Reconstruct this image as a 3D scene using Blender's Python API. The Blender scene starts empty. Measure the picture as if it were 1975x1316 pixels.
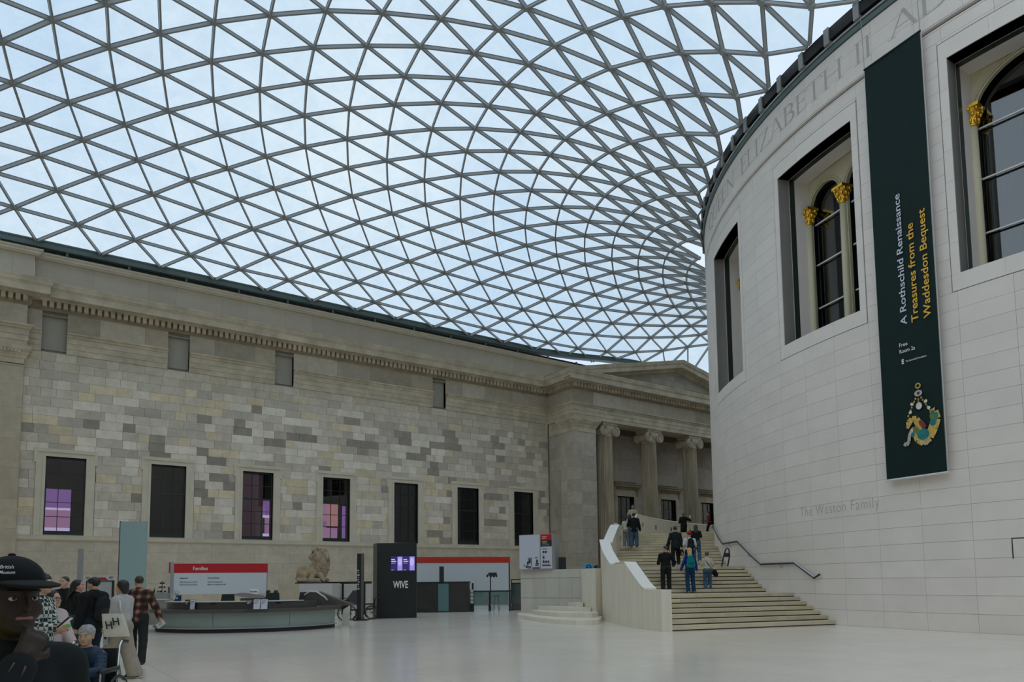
import bpy, bmesh, math, random
import numpy as np
from mathutils import Vector, Matrix
rnd = random.Random(7)
SC = bpy.context.scene
COL = SC.collection
R_ = math.radians
PI = math.pi

# ---------------------------------------------------------------- camera
cd = bpy.data.cameras.new('camera'); cam = bpy.data.objects.new('camera', cd); COL.objects.link(cam)
cd.sensor_width = 36.0; cd.lens = 1388.07 * 36 / 1975
cd.shift_x = (987.5 - 1016.757) / 1975; cd.shift_y = (1004.659 - 658.0) / 1975
cd.clip_start = 0.05; cd.clip_end = 600
CR = Vector((0.578116, 0.815865, -0.012057)); CU = Vector((0.076269, -0.03932, 0.996312)); CF = Vector((-0.812382, 0.576903, 0.084957))
CP = Vector((8.2877, -44.8786, 1.5862))
cam.matrix_world = Matrix(((CR.x, CU.x, -CF.x, CP.x), (CR.y, CU.y, -CF.y, CP.y), (CR.z, CU.z, -CF.z, CP.z), (0, 0, 0, 1)))
SC.camera = cam

# ---------------------------------------------------------------- sky and exposure
SC.view_settings.view_transform = 'Standard'
SC.view_settings.look = 'None'
SC.view_settings.exposure = 0.0
SC.view_settings.gamma = 1.0
SC.view_settings.use_curve_mapping = False
W = bpy.data.worlds.new('world'); SC.world = W; W.use_nodes = True
nt = W.node_tree; nt.nodes.clear()
o = nt.nodes.new('ShaderNodeOutputWorld'); b = nt.nodes.new('ShaderNodeBackground')
tc = nt.nodes.new('ShaderNodeTexCoord'); nz = nt.nodes.new('ShaderNodeTexNoise'); rp = nt.nodes.new('ShaderNodeValToRGB')
nz.inputs['Scale'].default_value = 2.6; nz.inputs['Detail'].default_value = 5; nz.inputs['Roughness'].default_value = 0.55
rp.color_ramp.elements[0].position = 0.32; rp.color_ramp.elements[0].color = (0.57, 0.725, 0.9, 1)
rp.color_ramp.elements[1].position = 0.66; rp.color_ramp.elements[1].color = (0.8, 0.89, 0.95, 1)
nt.links.new(tc.outputs['Generated'], nz.inputs['Vector']); nt.links.new(nz.outputs['Fac'], rp.inputs['Fac'])
nt.links.new(rp.outputs['Color'], b.inputs['Color']); nt.links.new(b.outputs[0], o.inputs[0])
b.inputs['Strength'].default_value = 1.1
try:
    SC.cycles.max_bounces = 12; SC.cycles.diffuse_bounces = 7; SC.cycles.glossy_bounces = 3
    SC.cycles.transparent_max_bounces = 16; SC.cycles.caustics_reflective = False; SC.cycles.caustics_refractive = False
    SC.cycles.use_denoising = True
except Exception:
    pass

# ---------------------------------------------------------------- helpers
def smat(name, col, rough=0.7, metal=0.0, var=0.0, scale=3.0, bump=0.0, bscale=None, attr=False, stretch=None, spec=0.5, emit=None, estr=0.0, coat=0.0):
    """plain procedural surface: base colour (or the stone's own stored tone) broken up by noise, with fine relief"""
    m = bpy.data.materials.new(name); m.use_nodes = True
    t = m.node_tree; p = t.nodes['Principled BSDF']
    p.inputs['Roughness'].default_value = rough; p.inputs['Metallic'].default_value = metal
    p.inputs['Specular IOR Level'].default_value = spec
    if coat: p.inputs['Coat Weight'].default_value = coat; p.inputs['Coat Roughness'].default_value = 0.08
    src = None
    if attr:
        a = t.nodes.new('ShaderNodeAttribute'); a.attribute_name = 'Col'; src = a.outputs['Color']
        mu = t.nodes.new('ShaderNodeMixRGB'); mu.blend_type = 'MULTIPLY'; mu.inputs[0].default_value = 1
        mu.inputs[2].default_value = (*col, 1); t.links.new(src, mu.inputs[1]); src = mu.outputs[0]
    co = None
    if var or bump:
        tc = t.nodes.new('ShaderNodeTexCoord'); co = tc.outputs['Object']
        geo = t.nodes.new('ShaderNodeNewGeometry'); co = geo.outputs['Position']
        if stretch:
            mp = t.nodes.new('ShaderNodeMapping'); mp.inputs['Scale'].default_value = stretch
            t.links.new(co, mp.inputs[0]); co = mp.outputs[0]
    if var:
        n = t.nodes.new('ShaderNodeTexNoise'); n.inputs['Scale'].default_value = scale; n.inputs['Detail'].default_value = 6
        n.inputs['Roughness'].default_value = 0.62
        t.links.new(co, n.inputs['Vector'])
        mr = t.nodes.new('ShaderNodeMapRange'); mr.inputs[1].default_value = 0.25; mr.inputs[2].default_value = 0.75
        mr.inputs[3].default_value = 1 - var; mr.inputs[4].default_value = 1 + var
        t.links.new(n.outputs['Fac'], mr.inputs[0])
        mx = t.nodes.new('ShaderNodeMixRGB'); mx.blend_type = 'MULTIPLY'; mx.inputs[0].default_value = 1
        t.links.new(mr.outputs[0], mx.inputs[2])
        if src: t.links.new(src, mx.inputs[1])
        else: mx.inputs[1].default_value = (*col, 1)
        src = mx.outputs[0]
    if src: t.links.new(src, p.inputs['Base Color'])
    else: p.inputs['Base Color'].default_value = (*col, 1)
    if bump:
        n2 = t.nodes.new('ShaderNodeTexNoise'); n2.inputs['Scale'].default_value = bscale or 40; n2.inputs['Detail'].default_value = 4
        t.links.new(co, n2.inputs['Vector'])
        bp = t.nodes.new('ShaderNodeBump'); bp.inputs['Strength'].default_value = bump; bp.inputs['Distance'].default_value = 0.02
        t.links.new(n2.outputs['Fac'], bp.inputs['Height']); t.links.new(bp.outputs[0], p.inputs['Normal'])
    if emit:
        p.inputs['Emission Color'].default_value = (*emit, 1); p.inputs['Emission Strength'].default_value = estr
    return m

def glassmat(name, tint, gloss=0.08, rough=0.02, body=None, bodyfac=0.0):
    """thin glass: tinted see-through with a mirror film, and an optional milky or frit layer"""
    m = bpy.data.materials.new(name); m.use_nodes = True
    t = m.node_tree; t.nodes.clear()
    out = t.nodes.new('ShaderNodeOutputMaterial'); tr = t.nodes.new('ShaderNodeBsdfTransparent'); gl = t.nodes.new('ShaderNodeBsdfGlossy')
    tr.inputs[0].default_value = (*tint, 1); gl.inputs['Roughness'].default_value = rough
    lw = t.nodes.new('ShaderNodeLayerWeight'); lw.inputs[0].default_value = 0.25
    ml = t.nodes.new('ShaderNodeMath'); ml.operation = 'MULTIPLY_ADD'; ml.inputs[1].default_value = 0.5; ml.inputs[2].default_value = gloss
    ml.use_clamp = True
    t.links.new(lw.outputs['Fresnel'], ml.inputs[0])
    mx = t.nodes.new('ShaderNodeMixShader'); t.links.new(ml.outputs[0], mx.inputs[0]); t.links.new(tr.outputs[0], mx.inputs[1]); t.links.new(gl.outputs[0], mx.inputs[2])
    last = mx
    if body:
        df = t.nodes.new('ShaderNodeBsdfDiffuse'); df.inputs[0].default_value = (*body, 1)
        m2 = t.nodes.new('ShaderNodeMixShader'); m2.inputs[0].default_value = bodyfac
        t.links.new(mx.outputs[0], m2.inputs[1]); t.links.new(df.outputs[0], m2.inputs[2]); last = m2
    t.links.new(last.outputs[0], out.inputs[0])
    return m

def emat(name, col, s=1.0):
    m = bpy.data.materials.new(name); m.use_nodes = True
    t = m.node_tree; t.nodes.clear()
    out = t.nodes.new('ShaderNodeOutputMaterial'); e = t.nodes.new('ShaderNodeEmission')
    e.inputs[0].default_value = (*col, 1); e.inputs[1].default_value = s
    t.links.new(e.outputs[0], out.inputs[0]); return m

def hx(s):
    s = s.lstrip('#'); v = [int(s[i:i+2], 16) / 255 for i in (0, 2, 4)]
    return tuple(c / 12.92 if c <= 0.04045 else ((c + 0.055) / 1.055) ** 2.4 for c in v)

def wloc(o):
    v = Vector((0, 0, 0))
    while o is not None:
        v = v + o.location; o = o.parent
    return v

class MB:
    """collects faces (world coordinates unless the parent is turned) and links them as ONE mesh object"""
    def __init__(s): s.v = []; s.f = []; s.c = []; s.m = []
    def add(s, vs, fs, col=None, mi=0):
        o = len(s.v); s.v.extend([tuple(q) for q in vs])
        for q in fs: s.f.append([i + o for i in q]); s.c.append(col); s.m.append(mi)
    def box(s, x0, x1, y0, y1, z0, z1, col=None, mi=0):
        s.hexa([(x0, y0, z0), (x1, y0, z0), (x1, y1, z0), (x0, y1, z0), (x0, y0, z1), (x1, y0, z1), (x1, y1, z1), (x0, y1, z1)], col, mi)
    def hexa(s, p, col=None, mi=0):
        s.add(p, [(0, 3, 2, 1), (4, 5, 6, 7), (0, 1, 5, 4), (1, 2, 6, 5), (2, 3, 7, 6), (3, 0, 4, 7)], col, mi)
    def obox(s, c, ax, ay, az, hx_, hy, hz, col=None, mi=0):
        c, ax, ay, az = map(Vector, (c, ax, ay, az)); P = []
        for z in (-1, 1):
            for x, y in ((-1, -1), (1, -1), (1, 1), (-1, 1)): P.append(c + ax * hx_ * x + ay * hy * y + az * hz * z)
        s.hexa(P, col, mi)
    def bar(s, a, b_, w, h, up=(0, 0, 1), col=None, mi=0):
        a, b_ = Vector(a), Vector(b_); d = (b_ - a)
        if d.length < 1e-6: return
        ax = d.normalized(); sd = ax.cross(Vector(up))
        if sd.length < 1e-4: sd = ax.cross(Vector((1, 0, 0)))
        sd.normalize(); u = sd.cross(ax)
        s.obox((a + b_) / 2, ax, sd, u, d.length / 2, w / 2, h / 2, col, mi)
    def tube(s, pts, r, n=8, col=None, mi=0, closed=False, cap=True):
        pts = [Vector(p) for p in pts]; k = len(pts); rr = r if isinstance(r, (list, tuple)) else [r] * k
        vs = []; prev = None
        for i, p in enumerate(pts):
            a = pts[(i - 1) % k] if (i > 0 or closed) else p; c = pts[(i + 1) % k] if (i < k - 1 or closed) else p
            d = (c - a).normalized()
            if prev is None:
                q = Vector((0, 0, 1)) if abs(d.z) < 0.9 else Vector((1, 0, 0))
                e1 = d.cross(q).normalized()
            else:
                e1 = (prev - d * prev.dot(d)).normalized()
            prev = e1; e2 = d.cross(e1)
            for j in range(n):
                t = 2 * PI * j / n; vs.append(p + e1 * math.cos(t) * rr[i] + e2 * math.sin(t) * rr[i])
        fs = []
        for i in range(k if closed else k - 1):
            for j in range(n):
                fs.append((i * n + j, i * n + (j + 1) % n, ((i + 1) % k) * n + (j + 1) % n, ((i + 1) % k) * n + j))
        if cap and not closed: fs.append(tuple(range(n))[::-1]); fs.append(tuple((k - 1) * n + j for j in range(n)))
        s.add(vs, fs, col, mi)
    def lathe(s, prof, c=(0, 0, 0), n=24, col=None, mi=0, ax=None):
        """prof: (radius, height) rings about the vertical axis at c (or about ax)"""
        c = Vector(c); Z = Vector(ax).normalized() if ax else Vector((0, 0, 1))
        X = Z.orthogonal().normalized() if ax else Vector((1, 0, 0)); Y = Z.cross(X)
        vs = []
        for r, h in prof:
            for j in range(n):
                t = 2 * PI * j / n; vs.append(c + X * r * math.cos(t) + Y * r * math.sin(t) + Z * h)
        fs = []
        for i in range(len(prof) - 1):
            for j in range(n): fs.append((i * n + j, i * n + (j + 1) % n, (i + 1) * n + (j + 1) % n, (i + 1) * n + j))
        fs.append(tuple(range(n))[::-1]); fs.append(tuple((len(prof) - 1) * n + j for j in range(n)))
        s.add(vs, fs, col, mi)
    def prism(s, poly, z0, z1, col=None, mi=0):
        n = len(poly); vs = [(x, y, z0) for x, y in poly] + [(x, y, z1) for x, y in poly]
        fs = [tuple(range(n))[::-1], tuple(range(n, 2 * n))] + [(i, (i + 1) % n, n + (i + 1) % n, n + i) for i in range(n)]
        s.add(vs, fs, col, mi)
    def grid(s, rows, col=None, mi=0, closed=False):
        """rows of equally many points -> quads"""
        n = len(rows[0]); vs = [p for r in rows for p in r]
        fs = []
        for i in range(len(rows) - 1):
            for j in range(n if closed else n - 1):
                fs.append((i * n + j, i * n + (j + 1) % n, (i + 1) * n + (j + 1) % n, (i + 1) * n + j))
        s.add(vs, fs, col, mi)
    def slab(s, quad, d, col=None, mi=0):
        """quad front face (4 points) thickened by vector d"""
        d = Vector(d); q = [Vector(p) for p in quad]; b_ = [p + d for p in q]
        s.hexa(b_ + q, col, mi)
    def build(s, name, mats, parent=None, local=False, smooth=False, sharp=None):
        me = bpy.data.meshes.new(name)
        vs = s.v
        if parent is not None and not local:
            w = wloc(parent); vs = [(x - w.x, y - w.y, z - w.z) for x, y, z in vs]
        me.from_pydata(vs, [], s.f)
        if not isinstance(mats, (list, tuple)): mats = [mats]
        for m in mats: me.materials.append(m)
        if any(s.m): me.polygons.foreach_set('material_index', s.m)
        if any(c is not None for c in s.c):
            a = me.attributes.new('Col', 'FLOAT_COLOR', 'FACE')
            a.data.foreach_set('color', [x for c in s.c for x in (*(c or (1, 1, 1)), 1.0)])
        bm = bmesh.new(); bm.from_mesh(me); bmesh.ops.recalc_face_normals(bm, faces=bm.faces); bm.to_mesh(me); bm.free()
        if smooth: me.shade_smooth()
        if sharp is not None:
            me.shade_smooth(); me.set_sharp_from_angle(angle=R_(sharp))
        o = bpy.data.objects.new(name, me); COL.objects.link(o)
        if parent is not None: o.parent = parent
        return o

def tag(o, label=None, cat=None, group=None, kind=None):
    if label: o['label'] = label
    if cat: o['category'] = cat
    if group: o['group'] = group
    if kind: o['kind'] = kind
    return o
def empty(name, loc, label=None, cat=None, group=None, kind=None, rz=0.0):
    o = bpy.data.objects.new(name, None); o.empty_display_size = 0.2; o.location = loc; o.rotation_euler = (0, 0, rz); COL.objects.link(o)
    return tag(o, label, cat, group, kind)
def inst(src, name, parent=None, M=None):
    """a further object sharing a mesh, placed by matrix M (relative to the parent)"""
    o = bpy.data.objects.new(name, src.data if hasattr(src, 'data') else src); COL.objects.link(o)
    if parent is not None: o.parent = parent
    if M is not None: o.matrix_basis = M
    return o
def copy_tree(o, parent=None):
    c = o.copy(); COL.objects.link(c)
    if parent is not None: c.parent = parent
    for ch in list(o.children): copy_tree(ch, c)
    return c
def pol(az, r, z=0.0):
    a = R_(az); return Vector((r * math.cos(a), -0.5 + r * math.sin(a), z))   # about the drum's axis
def lerp(a, b_, t): return a + (b_ - a) * t

_FONT = {}
def text_mesh(name, body, size, mat, parent, M, depth=0.0, align='LEFT', spacing=1.0, bold=0.0, bend=None, line=1.0, sx=1.0):
    """lettering turned into a mesh; M places it; bend=(radius fn) wraps it round the drum"""
    cu = bpy.data.curves.new(name, 'FONT'); cu.body = body; cu.size = size; cu.align_x = align
    cu.space_character = spacing; cu.extrude = depth; cu.offset = bold; cu.space_line = line; cu.resolution_u = 3
    to = bpy.data.objects.new('t', cu); COL.objects.link(to)
    dg = bpy.context.evaluated_depsgraph_get(); me = bpy.data.meshes.new_from_object(to.evaluated_get(dg))
    bpy.data.objects.remove(to); bpy.data.curves.remove(cu)
    me.name = name; me.materials.clear(); me.materials.append(mat)
    if sx != 1.0:
        for v in me.vertices: v.co.x *= sx
    o = bpy.data.objects.new(name, me); COL.objects.link(o)
    if bend:
        for v in me.vertices: v.co = bend(v.co)
    else:
        for v in me.vertices: v.co = M @ v.co
    if parent is not None:
        o.parent = parent; w = wloc(parent)
        for v in me.vertices: v.co -= w
    return o
def frame_m(origin, xdir, ydir):
    x = Vector(xdir).normalized(); z = x.cross(Vector(ydir)).normalized(); y = z.cross(x)
    return Matrix(((x.x, y.x, z.x, origin[0]), (x.y, y.y, z.y, origin[1]), (x.z, y.z, z.z, origin[2]), (0, 0, 0, 1)))
# ---------------------------------------------------------------- materials of the building
def light_mean(c, k): return tuple(x * k for x in c)
M = {}
M['ashlar'] = smat('weathered_ashlar', (1, 1, 1), 0.85, var=0.16, scale=2.2, bump=0.25, bscale=22, attr=True, spec=0.25)
M['joint'] = smat('dark_joint', (0.2, 0.185, 0.16), 0.95, var=0.1, scale=2)
M['mould'] = smat('weathered_moulding', (0.55, 0.475, 0.355), 0.85, var=0.32, scale=1.1, bump=0.3, bscale=18, spec=0.25)
M['mould_dark'] = smat('dark_moulding', (0.34, 0.275, 0.19), 0.9, var=0.3, scale=1.3, bump=0.3, bscale=18, spec=0.2)
M['attic'] = smat('pale_attic_stone', (1, 1, 1), 0.85, var=0.07, scale=1.2, bump=0.1, bscale=20, attr=True, spec=0.25)
M['coping'] = smat('pale_coping_stone', (0.66, 0.6, 0.48), 0.85, var=0.1, scale=1.2, bump=0.1)
M['niche'] = smat('plain_niche_back', (0.4, 0.38, 0.31), 0.9, var=0.05, scale=2)
M['column'] = smat('streaked_column_stone', (0.46, 0.39, 0.28), 0.85, var=0.42, scale=1.6, bump=0.2, bscale=20, stretch=(2.5, 2.5, 0.18), spec=0.25)
M['capital'] = smat('capital_stone', (0.55, 0.48, 0.37), 0.85, var=0.2, scale=3, bump=0.2)
M['drum'] = smat('pale_limestone_cladding', (1, 1, 1), 0.62, var=0.055, scale=0.9, bump=0.04, bscale=30, attr=True, spec=0.35)
M['drum_plain'] = smat('pale_limestone_plain', (0.8, 0.745, 0.7), 0.62, var=0.05, scale=0.9, bump=0.04, bscale=30, spec=0.35)
M['drum_joint'] = smat('limestone_joint', (0.3, 0.29, 0.27), 0.9)
M['letter'] = smat('letter_cut_shade', (0.5, 0.47, 0.42), 0.9)  # darker tone paints the shade inside the cut letters
M['floor'] = smat('polished_limestone_slab', (1, 1, 1), 0.17, var=0.05, scale=0.45, attr=True, spec=0.5, bump=0.015, bscale=0.8)
M['floor_joint'] = smat('floor_joint', (0.36, 0.33, 0.29), 0.6)
M['step'] = smat('sandy_step_stone', (1, 1, 1), 0.6, var=0.12, scale=1.4, bump=0.05, attr=True, spec=0.3)
M['gap_shade'] = smat('riser_gap_shade', (0.05, 0.047, 0.042), 0.8)  # near-black paints the shade in the gap at each riser foot
M['parapet'] = smat('streaked_parapet_stone', (0.74, 0.69, 0.58), 0.6, var=0.09, scale=1.3, stretch=(3, 3, 0.3), spec=0.3)
M['white_cap'] = smat('white_coping_panel', (0.88, 0.84, 0.78), 0.45, spec=0.5)
M['steel'] = smat('grey_painted_steel', (0.34, 0.35, 0.35), 0.45, metal=0.2, spec=0.5)
M['steel_green'] = smat('green_grey_steel', (0.12, 0.17, 0.165), 0.5, metal=0.1)
M['black'] = smat('black_metal', (0.012, 0.013, 0.014), 0.4)
M['dark_green'] = smat('dark_bronze_frame', (0.016, 0.028, 0.024), 0.4)
M['cream'] = smat('cream_painted_joinery', (0.66, 0.61, 0.43), 0.6, var=0.04, scale=4)
M['gold'] = smat('gilded_capital', (0.95, 0.6, 0.09), 0.28, metal=1.0, var=0.12, scale=14, bump=0.3, bscale=30)
M['plain_wall'] = smat('plain_far_wall', (0.6, 0.55, 0.45), 0.9, var=0.15, scale=0.5)
M['white_bar'] = smat('white_glazing_bar', (0.8, 0.8, 0.76), 0.5)
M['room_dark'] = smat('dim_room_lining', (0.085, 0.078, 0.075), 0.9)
M['win_glass'] = glassmat('window_glass', (0.75, 0.76, 0.78), gloss=0.05)

CAMP = np.array(CP)
def pix(P):
    d = Vector(P) - CP; z = d.dot(CF)
    if z <= 0.1: return None
    return (1016.757 + 1388.07 * d.dot(CR) / z, 1004.659 - 1388.07 * d.dot(CU) / z, z)
def in_view(P, m=30):
    q = pix(P)
    return q is not None and -m < q[0] < 1975 + m and -m < q[1] < 1316 + m

def sweep(prof, path, mb, col=None, mi=0, closed=False):
    """run a moulding profile (projection, height) along a plan path, mitred at corners"""
    n = len(path); rows = []
    for i in range(n):
        def nrm(a, b_):
            d = Vector((b_[0] - a[0], b_[1] - a[1])).normalized(); return Vector((d.y, -d.x))
        if i == 0: nn = nrm(path[0], path[1])
        elif i == n - 1: nn = nrm(path[-2], path[-1])
        else:
            n1, n2 = nrm(path[i - 1], path[i]), nrm(path[i], path[i + 1]); nn = (n1 + n2) / (1 + n1.dot(n2))
        rows.append([(path[i][0] + nn.x * p, path[i][1] + nn.y * p, z) for p, z in prof])
    mb.grid(rows, col, mi)
    k = len(prof); o = len(mb.v) - n * k
    mb.f.append([o + j for j in range(k)]); mb.c.append(col); mb.m.append(mi)
    mb.f.append([o + (n - 1) * k + j for j in range(k)][::-1]); mb.c.append(col); mb.m.append(mi)

# ---------------------------------------------------------------- floor of large slabs
fb = MB(); fb.box(-37, 37, -52, 52, -0.4, -0.012)
floor = tag(fb.build('floor', M['floor_joint']), kind='structure')
cells = []
for i in range(-27, 9):
    for j in range(0, 36):
        x0 = i * 1.36; y0 = -51.5 + j * 1.18 - 0.535
        cx, cy_ = x0 + 0.68, y0 + 0.59
        if math.hypot(cx, cy_ + 0.5) < 21.0: continue
        cells.append((0 if in_view((cx, cy_, 0), 60) else 1, (Vector((cx, cy_, 0)) - CP).length, x0, y0))
cells.sort(); rest = MB(); nsl = 0
for v, d, x0, y0 in cells:
    k = 0.78 * (1 + 0.05 * (rnd.random() - 0.5)); c = (k * 1.02, k * 0.92, k * 0.8)
    mb = MB() if (v == 0 and nsl < 295) else rest
    mb.box(x0 + 0.003, x0 + 1.357, y0 + 0.003, y0 + 1.177, -0.02, 0.0, c)
    if mb is not rest: mb.build('paving_slab', M['floor'], floor); nsl += 1
tag(rest.build('paving_field', M['floor'], floor), kind='stuff')

# far sides of the court, plain, outside or behind the view
for nm, a in (('wall_south', (-37, 37, -52.2, -51.6, 0, 19.5)), ('wall_east', (36.6, 37.2, -52, 52, 0, 19.5)), ('wall_north', (-37, 37, 51.4, 52, 0, 19.5))):
    mb = MB(); mb.box(*a); tag(mb.build(nm, M['plain_wall']), kind='structure')

# ---------------------------------------------------------------- west front
XW = -36.6
WIN = [-43.82 + 4.93 * k for k in range(7)]     # left jamb of each opening, 1.8 wide
WZ0, WZ1 = 4.36, 8.46
NICHE = [(-44.26, -43.14), (-38.24, -37.1), (-32.19, -31.03), (-21.15, -20.1)]
mb = MB()
mb.box(XW - 0.7, XW - 0.03, -52, -10.6, 0, WZ0); mb.box(XW - 0.7, XW - 0.03, -52, -10.6, WZ1, 14.1)
mb.box(XW - 0.7, XW - 0.03, -52, -10.6, 16.05, 17.5)
e = -52
for y in WIN: mb.box(XW - 0.7, XW - 0.03, e, y, WZ0, WZ1); e = y + 1.8
mb.box(XW - 0.7, XW - 0.03, e, -10.6, WZ0, WZ1)
e = -52
for a, b_ in NICHE:
    mb.box(XW - 0.7, XW - 0.03, e, a, 14.1, 16.05); e = b_
    mb.box(XW - 0.7, XW - 0.28, a, b_, 14.1, 16.05)
mb.box(XW - 0.7, XW - 0.03, e, -10.6, 14.1, 16.05)
mb.box(XW - 0.7, XW - 0.05, 9.9, 52, 0, 17.5)
west = tag(mb.build('wall_west', M['joint']), kind='structure')
for a, b_ in NICHE:
    mb = MB(); mb.box(XW - 0.28, XW - 0.26, a, b_, 14.2, 16.0)
    mb.box(XW - 0.27, XW + 0.03, a - 0.02, a, 14.2, 16.0); mb.box(XW - 0.27, XW + 0.03, b_, b_ + 0.02, 14.2, 16.0); mb.box(XW - 0.27, XW + 0.03, a, b_, 16.0, 16.04)
    mb.build('niche', M['niche'], west)

PAL = {'l': (0.78, 0.71, 0.6), 'm': (0.64, 0.575, 0.475), 'g': (0.53, 0.475, 0.4), 'd': (0.36, 0.32, 0.268), 't': (0.72, 0.61, 0.43), 'b': (0.46, 0.39, 0.3)}
def tone(y, z):
    s = math.sin(y * 0.31 + z * 0.9) + math.sin(y * 0.77 - z * 0.5 + 2.0) * 0.7
    dk = 0.12 + 0.12 * max(0, s) + (0.14 if y > -24 and z > 7 else 0)
    tn = 0.1 + (0.1 if z < 8.5 else 0) + (0.16 if 11 < z < 13 and -41 < y < -35 else 0)
    lt = 0.3 if z < 12.2 else 0.12
    u = rnd.random()
    k = 'd' if u < dk * 0.62 else 'g' if u < dk * 1.5 else 't' if u < dk * 1.5 + tn else 'l' if u < dk * 1.5 + tn + lt else 'm'
    if z > 12.2 and k == 'd': k = 'g'
    c = PAL[k]; q = 0.92 + 0.16 * rnd.random()
    if y > -20: c = lerp(Vector(c), Vector(PAL['b']), 0.28)
    if z > 12.6: c = lerp(Vector(c), Vector((0.54, 0.48, 0.37)), 0.6)
    return tuple(x * q for x in c)
stones = []
HR = (14.02 - 4.31) / 20
for r in range(20):
    z0 = 4.31 + r * HR; z1 = z0 + HR
    y = -44.95 - rnd.random() * 0.6
    segs = []
    while y < -10.9:
        L = rnd.choice((0.52, 0.62, 0.75, 0.9, 1.05, 1.25)) + rnd.random() * 0.12
        segs.append((max(y, -44.95), min(y + L, -10.9))); y += L
    for a, b_ in segs:
        bits = [(a, b_)]
        if z1 < 8.95:
            for w in WIN:
                nb = []
                for p, q in bits:
                    s0, s1 = w - 0.43, w + 2.25
                    if q <= s0 or p >= s1: nb.append((p, q)); continue
                    if p < s0: nb.append((p, s0))
                    if q > s1: nb.append((s1, q))
                bits = nb
        for p, q in bits:
            if q - p < 0.06: continue
            stones.append((p, q, z0, z1, tone((p + q) / 2, z0)))
stones.sort(key=lambda t: t[0])
rest = MB()
for i, (p, q, z0, z1, c) in enumerate(stones):
    mb = MB() if i < 297 else rest
    pr = 0.0 + 0.012 * rnd.random()
    mb.box(XW - 0.04, XW - 0.006 + pr, p + 0.006, q - 0.006, z0 + 0.005, z1 - 0.005, c)
    if mb is not rest: mb.build('stone', M['ashlar'], west)
tag(rest.build('stone_field', M['ashlar'], west), kind='stuff')
# lower wall: big plain blocks
low = MB()
for r in range(7):
    y = -52 + (r % 2) * 0.9
    while y < -10.9:
        L = 1.7 + rnd.random() * 0.5; q = 0.57 + 0.05 * rnd.random()
        low.box(XW - 0.04, XW, max(y, -52) + 0.004, min(y + L, -10.9) - 0.004, r * 0.58 + 0.003, min(r * 0.58 + 0.577, 4.06), (q, q * 0.885, q * 0.7)); y += L
tag(low.build('lower_stone_field', M['ashlar'], west), kind='stuff')
mb = MB(); sweep([(0, 4.03), (0.07, 4.05), (0.12, 4.1), (0.14, 4.25), (0.16, 4.31), (0, 4.33)], [(XW, -44.95), (XW, -10.9)], mb)
mb.build('sill_course', M['coping'], west)

# entablature: architrave, frieze, dentils, cornice, attic
PAV = [(-36.25, -52), (-36.25, -44.9), (XW, -44.9)]
POR = [(XW, -10.9), (-33.4, -10.9), (-33.4, 11.7), (XW, 11.7), (XW, 51)]
ARCH = [(-0.05, 14.02), (0.05, 14.02), (0.05, 14.31), (0.08, 14.315), (0.08, 14.61), (0.11, 14.615), (0.11, 14.91), (0.16, 14.93), (0.2, 15.04), (0.29, 15.08), (0.29, 15.16), (-0.05, 15.18)]
cuts = [-44.9] + [v for a in NICHE for v in a] + [-10.9]
mb = MB(); sweep(ARCH, PAV, mb)
for i in range(0, len(cuts), 2):
    if i == len(cuts) - 2: sweep(ARCH, [(XW, cuts[i])] + POR, mb)
    else: sweep(ARCH, [(XW, cuts[i]), (XW, cuts[i + 1])], mb)
mb.build('architrave', M['mould'], west)
def frieze(path_a, path_b, nx, gaps=()):
    """frieze stones between two points of a straight run"""
    A, B = Vector(path_a), Vector(path_b); L = (B - A).length; d = (B - A) / L; n = Vector((d.y, -d.x)); t = 0
    while t < L - 0.01:
        w = min(1.7 + rnd.random() * 1.4, L - t)
        if L - t - w < 0.6: w = L - t
        a, b_ = t, t + w
        for g in gaps:
            g0, g1 = g[0] - A.y, g[1] - A.y
            if a < g0 < b_: b_ = g0
            elif g0 <= a < g1: a = g1; b_ = max(b_, g1 + 0.5)
        t = b_
        if b_ - a < 0.1: continue
        q = 0.8 + 0.35 * rnd.random(); c = lerp(Vector((0.43, 0.37, 0.27)), Vector((0.52, 0.47, 0.38)), rnd.random()) * q
        mb = MB(); p = A + d * (a + 0.004); r = A + d * (b_ - 0.004)
        mb.slab([(p.x + n.x * 0.05, p.y + n.y * 0.05, 15.17), (r.x + n.x * 0.05, r.y + n.y * 0.05, 15.17), (r.x + n.x * 0.05, r.y + n.y * 0.05, 16.3), (p.x + n.x * 0.05, p.y + n.y * 0.05, 16.3)], (-n.x * 0.1, -n.y * 0.1, 0), tuple(c))
        mb.build('frieze_block', M['ashlar'], west)
frieze((-36.25, -52), (-36.25, -44.9), 1)
frieze((XW, -44.9), (XW, -10.9), 1, NICHE)
frieze((XW + 0.05, -10.9), (-33.4, -10.9), 1)
frieze((-33.4, -10.9), (-33.4, 11.7), 1)
FULL = PAV + POR
mb = MB(); sweep([(-0.1, 16.22), (0.08, 16.22), (0.12, 16.3), (0.17, 16.34), (0.17, 16.68), (-0.1, 16.7)], FULL, mb); mb.build('dentil_band', M['mould_dark'], west)  # dark tone paints the shade in the gaps between dentils
mb = MB(); sweep([(-0.1, 16.66), (0.46, 16.67), (0.5, 16.74), (0.86, 16.75), (0.88, 16.72), (0.92, 16.72), (0.92, 17.08), (0.95, 17.1), (0.97, 17.16), (1.0, 17.18), (1.02, 17.3), (1.06, 17.42), (1.06, 17.47), (-0.1, 17.5)], FULL, mb)
mb.build('cornice', M['mould'], west)
dn = None
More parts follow.
